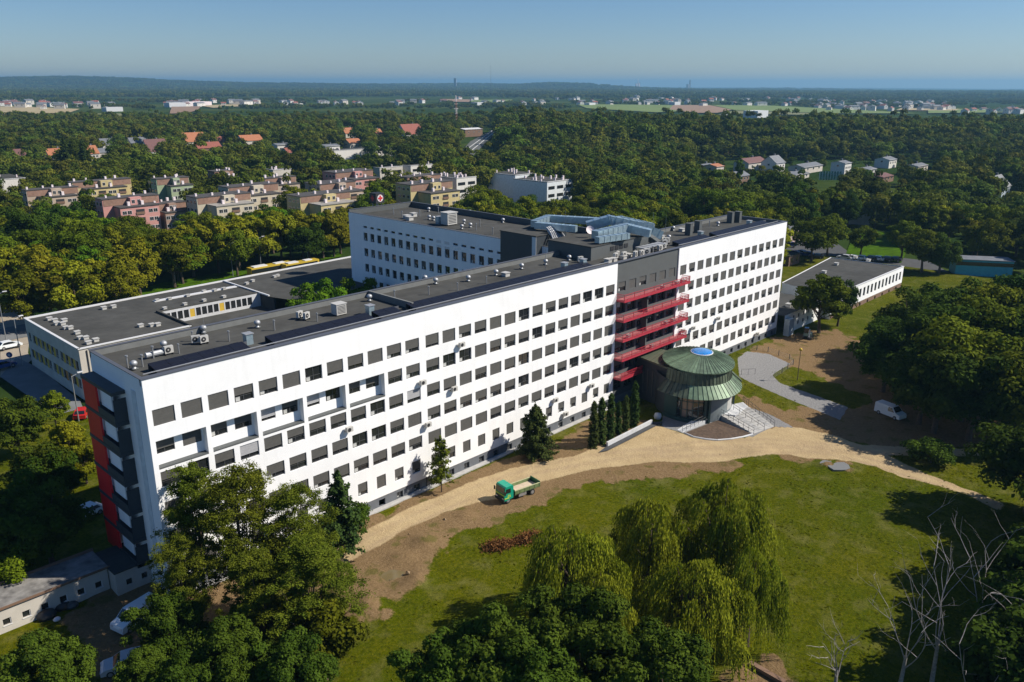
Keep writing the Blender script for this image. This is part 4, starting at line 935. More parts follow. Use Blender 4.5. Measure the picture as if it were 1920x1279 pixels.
for y, z, i in wy: window(ann, 'wr', .2, y-AY, z, rz=R(-90), mode=rnd.choice(['none', 'open', 'half']))
for i in range(n-1):
    for z in (5.7, 2.5):
        y = AY+1.9+i*2.36+1.18; q = rnd.random()
        m_ = M['yellow'] if (i % 2 == 0 or q < .45) else M['cream']
        if z < 3 and q > .6: m_ = M['orange']
        MB().box(-.04, 0, -.42, .42, -.85, .85).build('coloured_panel', m_, ann, (0, y-AY, z))
# roofs
def rf(pts, z, name='roof', m='roof'): MB().poly([(a-AX, b-AY, z) for a, b in pts]) ; mb = MB(); mb.poly([(a-AX, b-AY, z) for a, b in pts]); return mb.build(name, M[m], ann)
rf([(13.6, 65.2), (33, 65.2), (33, bk(33)), (13.6, bk(13.6))], 8.85); rf([(33, 79), (55, 79), (55, bk(55)), (33, bk(33))], 8.85)
rf([(33, 65.2), (55, 65.9), (55, 79), (33, 79)], 6.1, 'lower_roof'); rf([(54.6, 74.5), (56.5, 68.2), (75.4, 68.2), (75.4, 76.1), (103, 76.1), (103, bk(103)), (84, bk(84)), (54.6, bk(55))], 8.85)
mb = MB(); ops = [(34.3+i*1.25, 35.3+i*1.25, 6.7, 8.35) for i in range(15)]
wall((33.2, 54.8), (6.1, 8.86), ops, .15, lambda u, d, z: (u-AX, 79-AY+d, z), mb); mb.build('courtyard_wall', M['concrete_l'], ann)
sw = MB().box(-.5, .5, 0, .05, -.82, .82).mesh('strip_window', M['glass'])
for i in range(15):
    if i in (4, 9): MB().box(-.5, .5, -.02, .03, -.82, .82).build('yellow_panel', M['yellow'], ann, (34.8+i*1.25-AX, 79.05-AY, 7.52))
    else: put('strip_window', sw, ann, (34.8+i*1.25-AX, 79.12-AY, 7.52))
mb = MB(); mb.box(32.8-AX, 33.2-AX, 0, bk(33)-AY-14, 6, 9.25).box(54.8-AX, 55.2-AX, 8.5, 17.5, 6, 8.84).box(33.2-AX, 54.8-AX, 79.2-AY, 79.5-AY, 8.85, 9.1); mb.build('cross_wall', M['roof'], ann)
mb = MB(); mb.box(36-AX, 54-AX, 87.2-AY, 88.2-AY, 8.85, 9.05); mb.build('walkway_strip', M['coping_w'], ann)
mb = MB(); mb.box(-.15, .3, 0, 27.2, 8.95, 9.12).box(-.15, 33-AX, -.15, .35, 8.95, 9.12)
for (a, b_), (c, d_) in (((13.6, 92.4), (84, bk(84))), ((84, bk(84)), (103, bk(103)))):
    mb.poly([(a-AX, b_-AY-.4, 9.1), (c-AX, d_-AY-.4, 9.1), (c-AX, d_-AY+.15, 9.1), (a-AX, b_-AY+.15, 9.1)]); mb.poly([(a-AX, b_-AY-.4, 8.8), (c-AX, d_-AY-.4, 8.8), (c-AX, d_-AY-.4, 9.1), (a-AX, b_-AY-.4, 9.1)])
mb.box(54.4-AX, 54.75-AX, 9.8, bk(54.5)-AY-.4, 8.9, 9.15); mb.poly([(33-AX, -.2, 6.75), (75.4-AX, 1.1, 6.75), (75.4-AX, 1.7, 6.75), (33-AX, .5, 6.75)]); mb.build('coping', M['coping_w'], ann)
for q in ((93, 600), (103, 603), (107, 609), (118, 609), (121, 603), (124, 617), (132, 617), (145, 626), (151, 636), (161, 636), (166, 645), (180, 640), (195, 580), (213, 577), (264, 613), (285, 612), (296, 611)): fit(ann, 'chim', q[0], q[1], 8.85, sc=.9)
for q in ((295, 565), (318, 562), (352, 556), (383, 548), (403, 546), (420, 543), (309, 580), (347, 572), (383, 565), (420, 558), (463, 533), (474, 528), (515, 520), (521, 518)): fit(ann, 'chim', q[0], q[1], 8.86, sc=.75)
mb = MB(); mb.tube((1.2, -.1, .5), (1.2, -.1, 8.6), .09); mb.build('downpipe', M['frame'], ann)

# ------------------------------------------------------------------ round green entrance pavilion
CX, CY = 82.5, -9.6
pav = thing('entrance_pavilion', 'round entrance pavilion with green copper roof, ribbed skirt and blue skylight', 'pavilion', (CX, CY, 0))
cops = [mat('green_copper_%s' % n_, tuple(a*k_ for a in (0.112, 0.165, 0.105)), 0.55, metal=0.25, var=0.2, scale=1.5, grime=0.3, gscale=0.7) for n_, k_ in (('a', .8), ('b', 1.0), ('c', 1.22), ('d', 1.4))]
copd = [mat('brown_copper_%s' % n_, tuple(a*k_ for a in (0.085, 0.108, 0.072)), 0.55, metal=0.25, var=0.25, scale=1.5, grime=0.3, gscale=0.7) for n_, k_ in (('a', .75), ('b', 1.0), ('c', 1.35))]
def arc(r, a0, a1, z, n, cx=0, cy=0): return [(cx+r*math.cos(a0+(a1-a0)*i/n), cy+r*math.sin(a0+(a1-a0)*i/n), z) for i in range(n+1)]
NP = 60; SKX, SKY = 2.3, 0.0
for i in range(NP):
    a0, a1 = 2*math.pi*i/NP, 2*math.pi*(i+1)/NP
    def pr(r, a, z, k):       # oval roof: longer away from the lawn than across
        e = 5.75/7.1/.87 if k == 0 else 1.0; u, v = r*math.cos(a)*e, r*math.sin(a)
        return (k*SKX+(1-k)*.75+u*.69+v*.72, k*SKY-(1-k)*.2-u*.72+v*.69, z)
    mb = MB(); ro, ri = 7.1, 2.8
    mb.poly([pr(ro, a0, 8.05, 0), pr(ro, a1, 8.05, 0), pr(ri*.72, a1, 8.9, 1), pr(ri*.72, a0, 8.9, 1)]); mb.poly([pr(ro, a0, 7.85, 0), pr(ro, a1, 7.85, 0), pr(ro, a1, 8.05, 0), pr(ro, a0, 8.05, 0)])
    mb.tube(pr(ro, a0, 8.08, 0), pr(ri*.72, a0, 8.95, 1), .055, .03, 4)
    mb.build('roof_panel', rnd.choice(cops[1:]), pav)
for i in range(NP):
    a0, a1 = 2*math.pi*i/NP, 2*math.pi*(i+1)/NP; am = math.degrees((a0+a1)/2)
    if 20 < am < 160: continue
    mb = MB(); r0, r1 = 6.85, 6.45
    P_ = lambda r, a, z: (r*math.cos(a), r*math.sin(a), z)
    mb.poly([P_(r0, a0, 5.9), P_(r0, a1, 5.9), P_(r1, a1, 7.9), P_(r1, a0, 7.9)]); mb.tube(P_(r0+.03, a0, 5.9), P_(r1+.03, a0, 7.9), .05, .05, 4); mb.build('cladding_panel', rnd.choice(copd), pav)
    lift = 0.0 if am < 308 else 0.25
    mb = MB(); rr = 8.75+(.35 if am > 312 else 0)
    mb.poly([P_(rr, a0, 4.45), P_(rr, a1, 4.45), P_(r0, a1, 6.05+lift), P_(r0, a0, 6.05+lift)]); mb.poly([P_(rr-.25, a1, 4.4), P_(rr, a1, 4.45), P_(rr, a0, 4.45), P_(rr-.25, a0, 4.4)]); mb.poly([P_(rr-.25, a0, 4.42), P_(r0-.2, a0, 5.6), P_(r0-.2, a1, 5.6), P_(rr-.25, a1, 4.42)])
    mb.tube(P_(rr, a0, 4.5), P_(r0, a0, 6.1+lift), .05, .05, 4); mb.build('skirt_panel', rnd.choice(cops if am > 205 else copd), pav)
for a in (297, 300.5, 304, 307.5):
    t = R(a); MB().box(-.04, .04, -.16, .16, 6.45, 7.55).build('slit_window', M['black'], pav, (6.72*math.cos(t), 6.72*math.sin(t), 0), rot=(0, 0, t))
mb = MB(); mb.lathe([(2.1, 8.75), (2.1, 9.0), (1.98, 9.05)], (SKX, SKY), 32); mb.build('skylight_rim', M['coping_w'], pav)
mb = MB(); mb.lathe([(1.98, 9.03), (1.4, 9.2), (.7, 9.3), (.01, 9.34)], (SKX, SKY), 32); mb.build('skylight', M['blueglass'], pav)
for k in range(-3, 4):
    x = k*.5; h = math.sqrt(max(0, 1.9**2-x*x)); MB().tube((SKX+x, SKY-h, 9.1), (SKX+x, SKY+h, 9.1), .02, .02, 4).build('skylight_bar', M['coping_w'], pav)
# drum walls
mb = MB(); mb.lathe([(7.55, 0), (7.55, .55), (7.35, .6), (7.35, .62)], n=60, a0=R(165), a1=R(232)); mb.build('base_band', M['teal'], pav)
gl0, gl1 = 186, 226
mb = MB(); mb.lathe([(7.25, .6), (7.25, 5.0)], n=10, a0=R(165), a1=R(gl0)).lathe([(7.25, .0), (7.25, 5.0)], n=8, a0=R(gl1), a1=R(234)); mb.build('green_wall', M['teal'], pav)
mb = MB(); mb.lathe([(7.2, 0), (7.2, 5.2)], n=30, a0=R(234), a1=R(345)); mb.build('grey_wall', mat('blue_grey_wall', (0.17, 0.20, 0.21), .7, var=.08), pav)
mb = MB(); mb.lathe([(7.0, 0), (7.0, 6.2)], n=30, a0=R(-15), a1=R(165)); mb.build('rear_wall', M['anth'], pav)
for i in range(5):
    a = gl0+(gl1-gl0)*i/5; b_ = gl0+(gl1-gl0)*(i+1)/5
    for j in range(3):
        mb = MB(); mb.lathe([(7.1, .7+1.35*j), (7.1, 2.0+1.35*j)], n=3, a0=R(a+.6), a1=R(b_-.6)); mb.build('glass_pane', M['glass_pink_refl'] if (i, j) in ((1, 2), (1, 1), (1, 0), (2, 2), (3, 2), (2, 1), (4, 2)) else M['glass'], pav)
    t = R(a); MB().box(-.07, .07, -.07, .07, .55, 4.9).build('mullion', M['teal'], pav, (7.17*math.cos(t), 7.17*math.sin(t), 0), rot=(0, 0, t))
for j in range(4): mb = MB(); mb.lathe([(7.05, .62+1.35*j), (7.18, .62+1.35*j), (7.18, .72+1.35*j), (7.05, .72+1.35*j)], n=16, a0=R(gl0), a1=R(gl1)); mb.build('transom', M['teal'], pav)
for a in (227, 233, 303, 311, 318, 330):
    t = R(a); MB().box(-.16, .16, -.16, .16, 0, 5.1).build('column', M['teal'], pav, (7.5*math.cos(t), 7.5*math.sin(t), 0), rot=(0, 0, t))
for a in (272, 279, 290, 296):
    t = R(a); MB().box(-.03, .03, -.42, .42, 1.3, 4.0).build('door_pane', M['glass'] if a > 280 else M['curtain'], pav, (7.22*math.cos(t), 7.22*math.sin(t), 0), rot=(0, 0, t))
Sq = Matrix(((1-.13*.69*.69, .13*.69*.72, 0), (.13*.69*.72, 1-.13*.72*.72, 0), (0, 0, 1)))     # the plan is an oval, narrower across
for ch in pav.children:
    if tuple(ch.location) == (0, 0, 0): ch.data.transform(Sq.to_4x4())
    else: ch.location = Sq @ ch.location
# link to the slab
lk = thing('entrance_link', 'dark entrance link with flat olive copper roof between slab and pavilion', 'link building', (73.4, 0, 0))
lp = [(6.4, -.02), (11.6, -.02), (11.8, -5.0), (9.0, -9.2), (4.6, -8.6)]
MB().prism(lp, 0, 7.1).build('wall', M['anth'], lk)
MB().prism([(6.0, -.03), (11.9, -.03), (12.1, -5.0), (9.0, -9.4), (4.1, -8.9)], 7.1, 7.4).build('roof', mat('olive_copper_roof', (0.10, 0.115, 0.075), .5, metal=.2, var=.15, scale=1, grime=.25), lk)
for k in range(9):
    t = (k+.5)/9; MB().tube((6.0-1.9*t+.05, -.1-8.7*t, 7.42), (12.0, -.1-5.2*t, 7.42), .045, .045, 4).build('standing_seam', copd[0], lk)
for k in range(5): t = .2+.13*k; MB().box(-.12, .0, -.12, .12, 1.2, 5.8).build('fin', M['frame'], lk, (6.4-1.8*t-.03, -8.6*t, 0))
# ------------------------------------------------------------------ steps, ramp and planter before the pavilion
stp = thing('entrance_steps', 'pale concrete ramp and steps with thin railings before the pavilion door', 'ramp', tuple(G(1350, 785)))
O_ = Vector(stp.location)
def l2(px, py, z): p = G(px, py, 0)-O_; return (p.x, p.y, z)
A0, A1 = l2(1346, 786, 0), l2(1279, 812, 0); B1 = l2(1413, 814, 0); Cc = l2(1452, 800, 0); D0 = l2(1392, 764, 0); E0 = l2(1328, 778, 0); H_ = 0.95
def slab_(pts, zs, name, m):
    mb = MB(); n = len(pts); top = [(p[0], p[1], z) for p, z in zip(pts, zs)]; bot = [(p[0], p[1], -.1) for p in pts]
    mb.poly(top)
    for i in range(n): j = (i+1) % n; mb.poly([bot[i], bot[j], top[j], top[i]])
    me = mb.mesh(name, m); bm = bmesh.new(); bm.from_mesh(me); bmesh.ops.recalc_face_normals(bm, faces=bm.faces); bm.to_mesh(me); bm.free(); return put(name, me, stp)
slab_([A0, E0, D0, l2(1402, 772, 0), l2(1378, 789, 0)], [H_]*5, 'landing', M['concrete_l'])
slab_([A0, A1, l2(1270, 806, 0), E0], [H_, .05, .05, H_], 'ramp', M['concrete_l'])
a_, b_, c_, d_ = [Vector(q) for q in (A0, l2(1402, 772, 0), Cc, B1)]
for k in range(8):
    t0, t1 = k/8, (k+1)/8; z = H_*(1-t0)-.05
    q = [a_.lerp(d_, t0), b_.lerp(c_, t0), b_.lerp(c_, t1), a_.lerp(d_, t1)]
    slab_([tuple(x) for x in q], [z]*4, 'step', M['concrete'])
def rail_(p, q, z0, z1, n=8):
    p, q = Vector(p), Vector(q); o = None
    mb = MB()
    for h in (1.0, .55): mb.tube((p.x, p.y, z0+h), (q.x, q.y, z1+h), .03, .03, 5)
    o = mb.build('railing', M['pole'] if False else M['frame'], stp)
    for i in range(n+1):
        t = i/n; x = p.lerp(q, t); z = z0+(z1-z0)*t; MB().tube((x.x, x.y, z), (x.x, x.y, z+1.0), .03, .03, 5).build('post', M['frame'], o)
rail_(A0, A1, H_, .05, 9); rail_(A0, B1, H_, 0, 7); rail_(tuple(a_.lerp(b_, .5)), tuple(d_.lerp(c_, .5)), H_, 0, 5); rail_(tuple(b_), tuple(c_), H_, 0, 7); rail_(D0, tuple(b_), H_, H_, 3)
plt_ = thing('triangular_planter', 'curved triangular planter of bare dark soil inside the ramp', 'planter', tuple(G(1345, 805)))
O2 = Vector(plt_.location)
pp = [G(1346, 789), G(1284, 813), G(1300, 820), G(1322, 824), G(1345, 826), G(1370, 824), G(1393, 820), G(1411, 815)]
mb = MB(); mb.poly([(p.x-O2.x, p.y-O2.y, .12) for p in pp]); mb.build('soil', M['soil'], plt_)
for a, b in zip(pp[1:-1], pp[2:]):
    mb = MB(); mb.tube((a.x-O2.x, a.y-O2.y, .06), (b.x-O2.x, b.y-O2.y, .06), .16, .16, 6); mb.build('kerb', M['concrete_l'], plt_)
# low white wall and dark ramp strip left of the pavilion
sheet('asphalt_ramp', [(1122, 850), (1140, 836), (1222, 793), (1245, 792), (1180, 826), (1140, 846)], M['asphalt'], 0.14)
a, b = G(1138, 838), G(1222, 795)
lw = MB(); d = (b-a); rz = math.atan2(d.y, d.x); lw.box(0, d.length, -.15, .15, -.1, .75)
tag(lw.build('low_wall', M['concrete_l'], None, tuple(a), rot=(0, 0, rz)), 'long low pale concrete wall beside the columnar cypresses', 'wall')
p = G(1233, 786); tag(MB().lathe([(.01, 0), (.5, .1), (.62, .5), (.5, .95), (.01, 1.1)], n=14).build('boulder', M['concrete_l'], None, tuple(p), smooth=True), 'pale round boulder at the end of the low wall', 'boulder')
p = G(1560, 874); 
for i, (x, y, w) in enumerate(((1548, 870, 1.0), (1572, 878, 1.7))):
    q = G(x, y); pts = [(w*rnd.uniform(.7, 1.2)*math.cos(t), .8*w*rnd.uniform(.7, 1.2)*math.sin(t)) for t in [k*math.pi/5 for k in range(10)]]
    tag(MB().prism(pts, -.1, .16+.04*i).build('concrete_slab' if i else 'rubble_heap', M['asphalt_l'], None, (q.x, q.y, .1)), ('flat broken grey concrete slab lying on the lawn edge' if i else 'small dark heap of rubble beside the concrete slab'), 'rubble')

# ------------------------------------------------------------------ long low white building on the right and its link
rb = thing('low_side_building', 'long low white building with tall windows and brown plinth, right of the slab', 'side building', (150, -3.6, 0))
mb = MB(); ops = []
for i in range(18): x = 2.2+2.36*i; ops.append((x-.62, x+.62, 2.2, 4.4)); 
wall((0, 44.3), (1.2, 5.5), ops, .3, toF, mb)
mb.poly([(44.3, 0, 0), (42.6, 18.9, 0), (42.6, 18.9, 5.5), (44.3, 0, 5.5)]); mb.poly([(0, 0, 0), (0, 0, 5.5), (4.6, 14.4, 5.5), (4.6, 14.4, 0)]); mb.build('wall', M['white'], rb)
for i in range(18): window(rb, 'wt', 2.2+2.36*i, .2, 3.3, mode='none' if rnd.random() < .7 else 'half')
mb = MB(); ops = [(3+4.7*i-.5, 3+4.7*i+.5, -.2, .75) for i in range(9)]
wall((0, 44.3), (-1, 1.2), ops, .3, lambda u, d_, z: (u, d_+.05, z), mb); mb.build('plinth', M['brown'], rb)
for i in range(9): MB().box(-.5, .5, 0, .04, -.48, .48).build('basement_window', M['glass'], rb, (3+4.7*i, .2, .27))
mb = MB(); mb.poly([(0, 0, 5.35), (44.3, 0, 5.35), (42.6, 18.9, 5.35), (4.6, 14.4, 5.35)]); mb.build('roof', M['roof'], rb)
mb = MB(); mb.box(0, 44.4, -.1, .3, 5.5, 5.6).box(44.1, 44.5, .3, .8, 5.5, 5.6); mb.tube((4.6, 14.4, 5.45), (42.6, 18.9, 5.45), .12, .12, 5); mb.tube((44.3, .3, 5.45), (42.6, 18.9, 5.45), .12, .12, 5); mb.build('coping', M['coping_w'], rb)
for q in ((1628, 490), (1604, 484), (1568, 497), (1545, 512)): fit(rb, 'chim', q[0], q[1], 5.4)
rl = thing('side_link', 'two-storey white link with small windows behind the leafy tree', 'link building', (131.2, -1.6, 0))
mb = MB(); ops = []
for i in range(7):
    for z in (1.5, 3.1): ops.append((2+2.4*i-.45, 2+2.4*i+.45, z-.45, z+.45))
wall((0, 18.7), (-1, 4.3), ops, .25, toF, mb); mb.build('wall', M['white'], rl)
for i in range(7):
    for z in (1.5, 3.1): MB().box(-.45, .45, 0, .04, -.45, .45).build('window', M['glass'], rl, (2+2.4*i, .18, z))
mb = MB(); mb.poly([(0, 0, 4.2), (18.7, 0, 4.2), (18.7, 12, 4.2), (0, 12, 4.2)]); mb.build('roof', M['roof'], rl)
for x, y in ((3, 4), (5, 7), (8, 3)): put('vent_box', MESH['chim'], rl, (x, y, 4.2), sc=1.2)
mb = MB(); mb.box(-.02, 2.2, -1.2, -.02, -.5, 3.6); mb.build('side_porch', mat('blue_grey_render', (0.30, 0.36, 0.40), .8), rl)
# small buildings further right and behind
def simple_block(name, label, cat, x, y, w, d, h, wm, rm, rz=0.0, wins_=0, band=None, group=None, z=0.0, wz=None, wside=0):
    o = thing(name, label, cat, (x, y, z), rz, group)
    MB().box(0, w, 0, d, -1, h, skip='u').build('wall', wm, o)
    MB().box(-.2, w+.2, -.2, d+.2, h, h+.22).build('roof', rm, o)
    for i in range(wins_):
        xx = (i+.5)*w/wins_; zz = wz or h*.55; MB().box(-.55, .55, -.06, .0, -.6, .6).build('window', M['glass'], o, (xx, 0, zz))
    for i in range(wside):
        yy = (i+.5)*d/wside; MB().box(-.06, .0, -.55, .55, -.6, .6).build('window', M['glass'], o, (0, yy, wz or h*.55))
    if band: MB().box(-.05, w+.05, -.1, 0, h*.62, h*.88).build('window_band', band, o)
    return o
a, b = G(1790, 513), G(1897, 518); d = b-a
simple_block('turquoise_hall', 'low turquoise clad hall with white roof edge at right', 'hall', a.x, a.y, d.length, 6, 4.0, M['turq'], M['roofgrey'], math.atan2(d.y, d.x), band=M['glass'])
a, b = G(1588, 418), G(1630, 420); d = b-a
simple_block('flat_kiosk', 'small pale flat-roofed kiosk among trees beside the meadow', 'kiosk', a.x, a.y, d.length, 9, 4.2, M['concrete_l'], M['roofgrey'], math.atan2(d.y, d.x))
p = G(1172, 446); simple_block('side_shed', 'pale blue-grey shed behind the hospital roof ducts', 'shed', p.x, p.y, 16, 10, 4, M['concrete_l'], M['roofgrey'], 0, 3)
p = G(1476, 455); simple_block('pink_shed', 'small pale pink flat shed behind the slab end', 'shed', p.x, p.y, 10, 8, 4, mat('pink_render', (.55, .42, .40), .9), M['roofgrey'], 0, 0)
p = G(1478, 500); simple_block('garage_row', 'low brown garage row behind the slab end', 'garage', p.x, p.y, 7, 14, 3, M['brown'], M['roof'], 0, 2, wside=4)
# bottom left long shed
sh = thing('long_shed', 'long low cream shed with small square windows, bottom left', 'shed', (-30, 6.4, 0))
mb = MB(); ops = []; shx = []
for q in (-2.9, 13, 57, 100, 149): pass
for i in range(11): x = 23.6-1.72*i; ops.append((x-.36, x+.36, .75, 1.45)); shx.append(x)
wall((0, 24.6), (-1, 2.7), ops, .2, toF, mb); mb.poly([(24.6, 0, -1), (24.6, 4, -1), (24.6, 4, 2.7), (24.6, 0, 2.7)]); mb.poly([(0, 4, -1), (0, 4, 2.7), (24.6, 4, 2.7), (24.6, 4, -1)]); mb.build('wall', M['cream'], sh)
for x in shx:
    o = MB().box(-.36, .36, 0, .04, -.35, .35).build('window', M['glass'], sh, (x, .15, 1.1)); MB().box(-.42, .42, -.2, .02, -.43, -.36).build('sill', M['coping_w'], o); MB().box(.28, .36, -.1, 0, -.35, .35).build('frame', M['coping_w'], o)
MB().box(-.2, 24.7, -.15, 4.1, 2.7, 2.85).build('roof', mat('patched_grey_roof', (0.21, 0.20, 0.185), .95, var=.45, scale=.9, grime=.4, gscale=.6), sh)
MB().box(-.2, 24.8, -.2, -.12, 2.62, 2.87).build('roof_edge', M['brown'], sh); MB().box(-.2, 24.8, 4.1, 4.3, 2.62, 3.1).build('rear_parapet', M['brown'], sh)
s2 = thing('shed_wing', 'shaded set-back shed wing joining the long shed to the slab', 'shed', (-5.3, 4.6, 0))
mb = MB(); ops = [(1.0, 1.6, .8, 1.5), (2.6, 3.2, .8, 1.5)]; wall((0, 3.7), (-1, 2.6), ops, .2, toF, mb); mb.poly([(0, 0, -1), (0, 0, 2.6), (0, 2, 2.6), (0, 2, -1)]); mb.build('wall', M['cream'], s2)
for x in (1.3, 2.9): MB().box(-.3, .3, 0, .04, -.35, .35).build('window', M['glass'], s2, (x, .15, 1.15))
MB().box(-.1, 3.7, -.1, 5.5, 2.6, 2.72).build('roof', M['roof'], s2)
# rubbish by the shed
for i, (px, py, sx, m_, lb) in enumerate(((118, 1140, .8, 'black', 'dark tarpaulin bundle against the long shed wall'), (136, 1138, .6, 'frame', 'grey sack leaning by the tarpaulin bundle'), (88, 1158, .9, 'black', 'heap of dark bags on grass by the shed'), (107, 1163, .35, 'crosswhite', 'small white bucket beside the dark bags'))):
    q = G(px, py); pr_ = [(.01, 0), (.6, .02), (.7, .3), (.5, .65), (.2, .8), (.01, .82)]; o = MB().lathe([(a*sx*1.3, z*sx*1.2) for a, z in pr_], n=9, ex=1.2).build('sack' if i < 3 else 'bucket', M[m_], None, (q.x, q.y, 0), smooth=True); tag(o, lb, 'sack' if i < 3 else 'bucket')

# ------------------------------------------------------------------ vehicles (built along +X, nose forward)
def wheel(parent, x, y, r, w):
    t = MB().tube((x, y-w/2, r), (x, y+w/2, r), r, r, 18).build('wheel', M['wheel'], parent)
    MB().tube((x, y-w/2-.01, r), (x, y+w/2+.01, r), r*.6, r*.6, 14).build('rim', M['rim'], t)
def car(label, paint, px, py, ang, L=4.4, W=1.8, H=1.5, kind='hatch', cat='car', group=None, name='parked_car', z=0.0):
    p = G(px, py, z); o = thing(name, label, cat, (p.x, p.y, z), ang, group)
    if kind == 'van': prof = [(-L/2, .35), (-L/2, H-.15), (-L/2+.1, H), (L*.08, H), (L*.18, H-.04), (L*.33, H*.60), (L/2-.12, H*.50), (L/2, H*.36), (L/2, .3)]
    else: prof = [(-L/2, .35), (-L/2+.03, H*.60), (-L/2+.35, H*.66), (-L*.30, H*.97), (-L*.1, H), (L*.10, H*.96), (L*.26, H*.63), (L*.44, H*.54), (L/2, H*.42), (L/2, .28)]
    mb = MB(); n = len(prof)
    def ys(z): return W/2*(1 if z < H*.62 else 1-.16*(z-H*.62)/(H*.38))
    for s in (-1, 1):
        pts = [(x, s*ys(zz), zz) for x, zz in prof]; mb.poly(pts if s < 0 else pts[::-1])
    for i in range(n):
        (x0, z0), (x1, z1) = prof[i], prof[(i+1) % n]; mb.poly([(x0, -ys(z0), z0), (x0, ys(z0), z0), (x1, ys(z1), z1), (x1, -ys(z1), z1)])
    me = mb.mesh('body', paint); bm = bmesh.new(); bm.from_mesh(me); bmesh.ops.recalc_face_normals(bm, faces=bm.faces); bm.to_mesh(me); bm.free(); put('body', me, o)
    for s in (-1, 1):
        if kind == 'van': g = [(L*.03, H*.60), (L*.03, H*.92), (L*.17, H*.92), (L*.28, H*.62)]
        else: g = [(-L*.36, H*.66), (-L*.27, H*.92), (-L*.08, H*.955), (L*.09, H*.91), (L*.22, H*.66)]
        pts = [(x, s*(ys(zz)+.012), zz) for x, zz in g]; MB().poly(pts if s < 0 else pts[::-1]).build('side_window', M['glass_car'], o)
    (xa, za), (xb, zb) = ((L*.19, H-.06), (L*.32, H*.62)) if kind == 'van' else ((L*.11, H*.94), (L*.25, H*.655))
    MB().poly([(xb+.012, -ys(zb)+.08, zb+.012), (xb+.012, ys(zb)-.08, zb+.012), (xa+.012, ys(za)-.08, za+.012), (xa+.012, -ys(za)+.08, za+.012)]).build('windscreen', M['glass_car'], o)
    if kind != 'van': MB().poly([(-L/2+.33, -ys(H*.68)+.1, H*.69), (-L*.305, -ys(H*.93)+.1, H*.955), (-L*.305, ys(H*.93)-.1, H*.955), (-L/2+.33, ys(H*.68)-.1, H*.69)]).build('rear_window', M['glass_car'], o)
    for s in (-1, 1):
        MB().box(L/2-.02, L/2+.02, s*W*.36-.16, s*W*.36+.16, H*.36, H*.46).build('headlight', M['crosswhite'], o)
        for x in (-L*.31, L*.32): wheel(o, x, s*(W/2-.11), .33, .24)
    return o
def ang(p, q, z=0.0):                     # compass of a line from image place p to image place q
    a, b = G(*p, z), G(*q, z); return math.atan2(b.y-a.y, b.x-a.x)
car('pale blue-white hatchback in the shade left of the slab end', M['car_white'], 161, 970, ang((178, 958), (142, 975)))
car('white delivery van in tree shade on the bare earth at right', M['car_white'], 1668, 780, ang((1650, 772), (1690, 787)), 4.6, 1.85, 1.95, 'van', 'van', name='delivery_van')
car('white van half hidden under the airy trees at lower left', M['car_white'], 258, 1166, ang((262, 1155), (222, 1180)), 4.6, 1.9, 1.9, 'van', 'van', name='delivery_van')
car('silver car mostly hidden by leaves at the bottom left', M['car_silver'], 240, 1252, ang((262, 1246), (222, 1256)))
car('red car beside the annex behind the red panels', M['car_red'], 156, 780, ang((150, 790), (165, 768)))
car('blue car parked on the square at the left edge', M['car_blue'], 6, 690, 0.2)
car('white car with dark windows on the left square', M['car_white'], 18, 652, 0.1)
for i, (px, m_, lb) in enumerate(((1583, 'car_silver', 'silver car leftmost in the row behind the side building'), (1597, 'car_white', 'white car second in the row behind the side building'), (1612, 'car_white', 'white car in the middle of the parking row, beside a black car'), (1630, 'car_black', 'black car parked between two white cars'), (1643, 'car_white', 'white car right of the black parked car'), (1660, 'car_black', 'black car near the right end of the row'), (1676, 'car_black', 'last dark car in the row, under the trees'))):
    car(lb, M[m_], px, 486+i*.6, R(95), group='cars parked behind the low side building')
for i, (px, py, m_) in enumerate(((1488, 478, 'car_blue'), (1500, 477, 'car_silver'), (1512, 480, 'car_blue'), (1530, 484, 'car_black'), (1480, 462, 'car_blue'))):
    car(('blue car nearest the slab corner on the rear lot', 'silver car between two blue cars on the rear lot', 'blue car right of the silver one on the rear lot', 'black car alone by the tree on the rear lot', 'blue car furthest back behind the slab corner')[i], M[m_], px, py, R(80+10*i), group='cars on the rear lot')
def bus(label, px, py, ang_, L=12):
    p = G(px, py, 3); o = thing('city_bus', label, 'bus', (p.x, p.y, 0), ang_, 'yellow buses on the street')
    MB().box(-L/2, L/2, -1.25, 1.25, .35, 3.0).build('body', M['bus_yellow'], o); MB().box(-L/2+.05, L/2-.6, -1.29, -1.25, 1.5, 2.6).build('side_window', M['glass_car'], o)
    MB().box(L/2, L/2+.04, -1.15, 1.15, 1.2, 2.7).build('windscreen', M['glass_car'], o); MB().box(-L/2+1, -L*.1, -.9, .9, 3.0, 3.25).build('roof_unit', M['coping_w'], o); MB().box(L*.1, L/2-2, -.8, .8, 3.0, 3.2).build('roof_unit', M['coping_w'], o)
    for s in (-1, 1):
        for x in (-L*.28, L*.30): wheel(o, x, s*1.12, .48, .28)
bus('yellow city bus on the street behind the annex, left one', 506, 496, 0.03, 13); bus('yellow and white bus ahead of the other yellow bus', 563, 490, 0.03, 11)

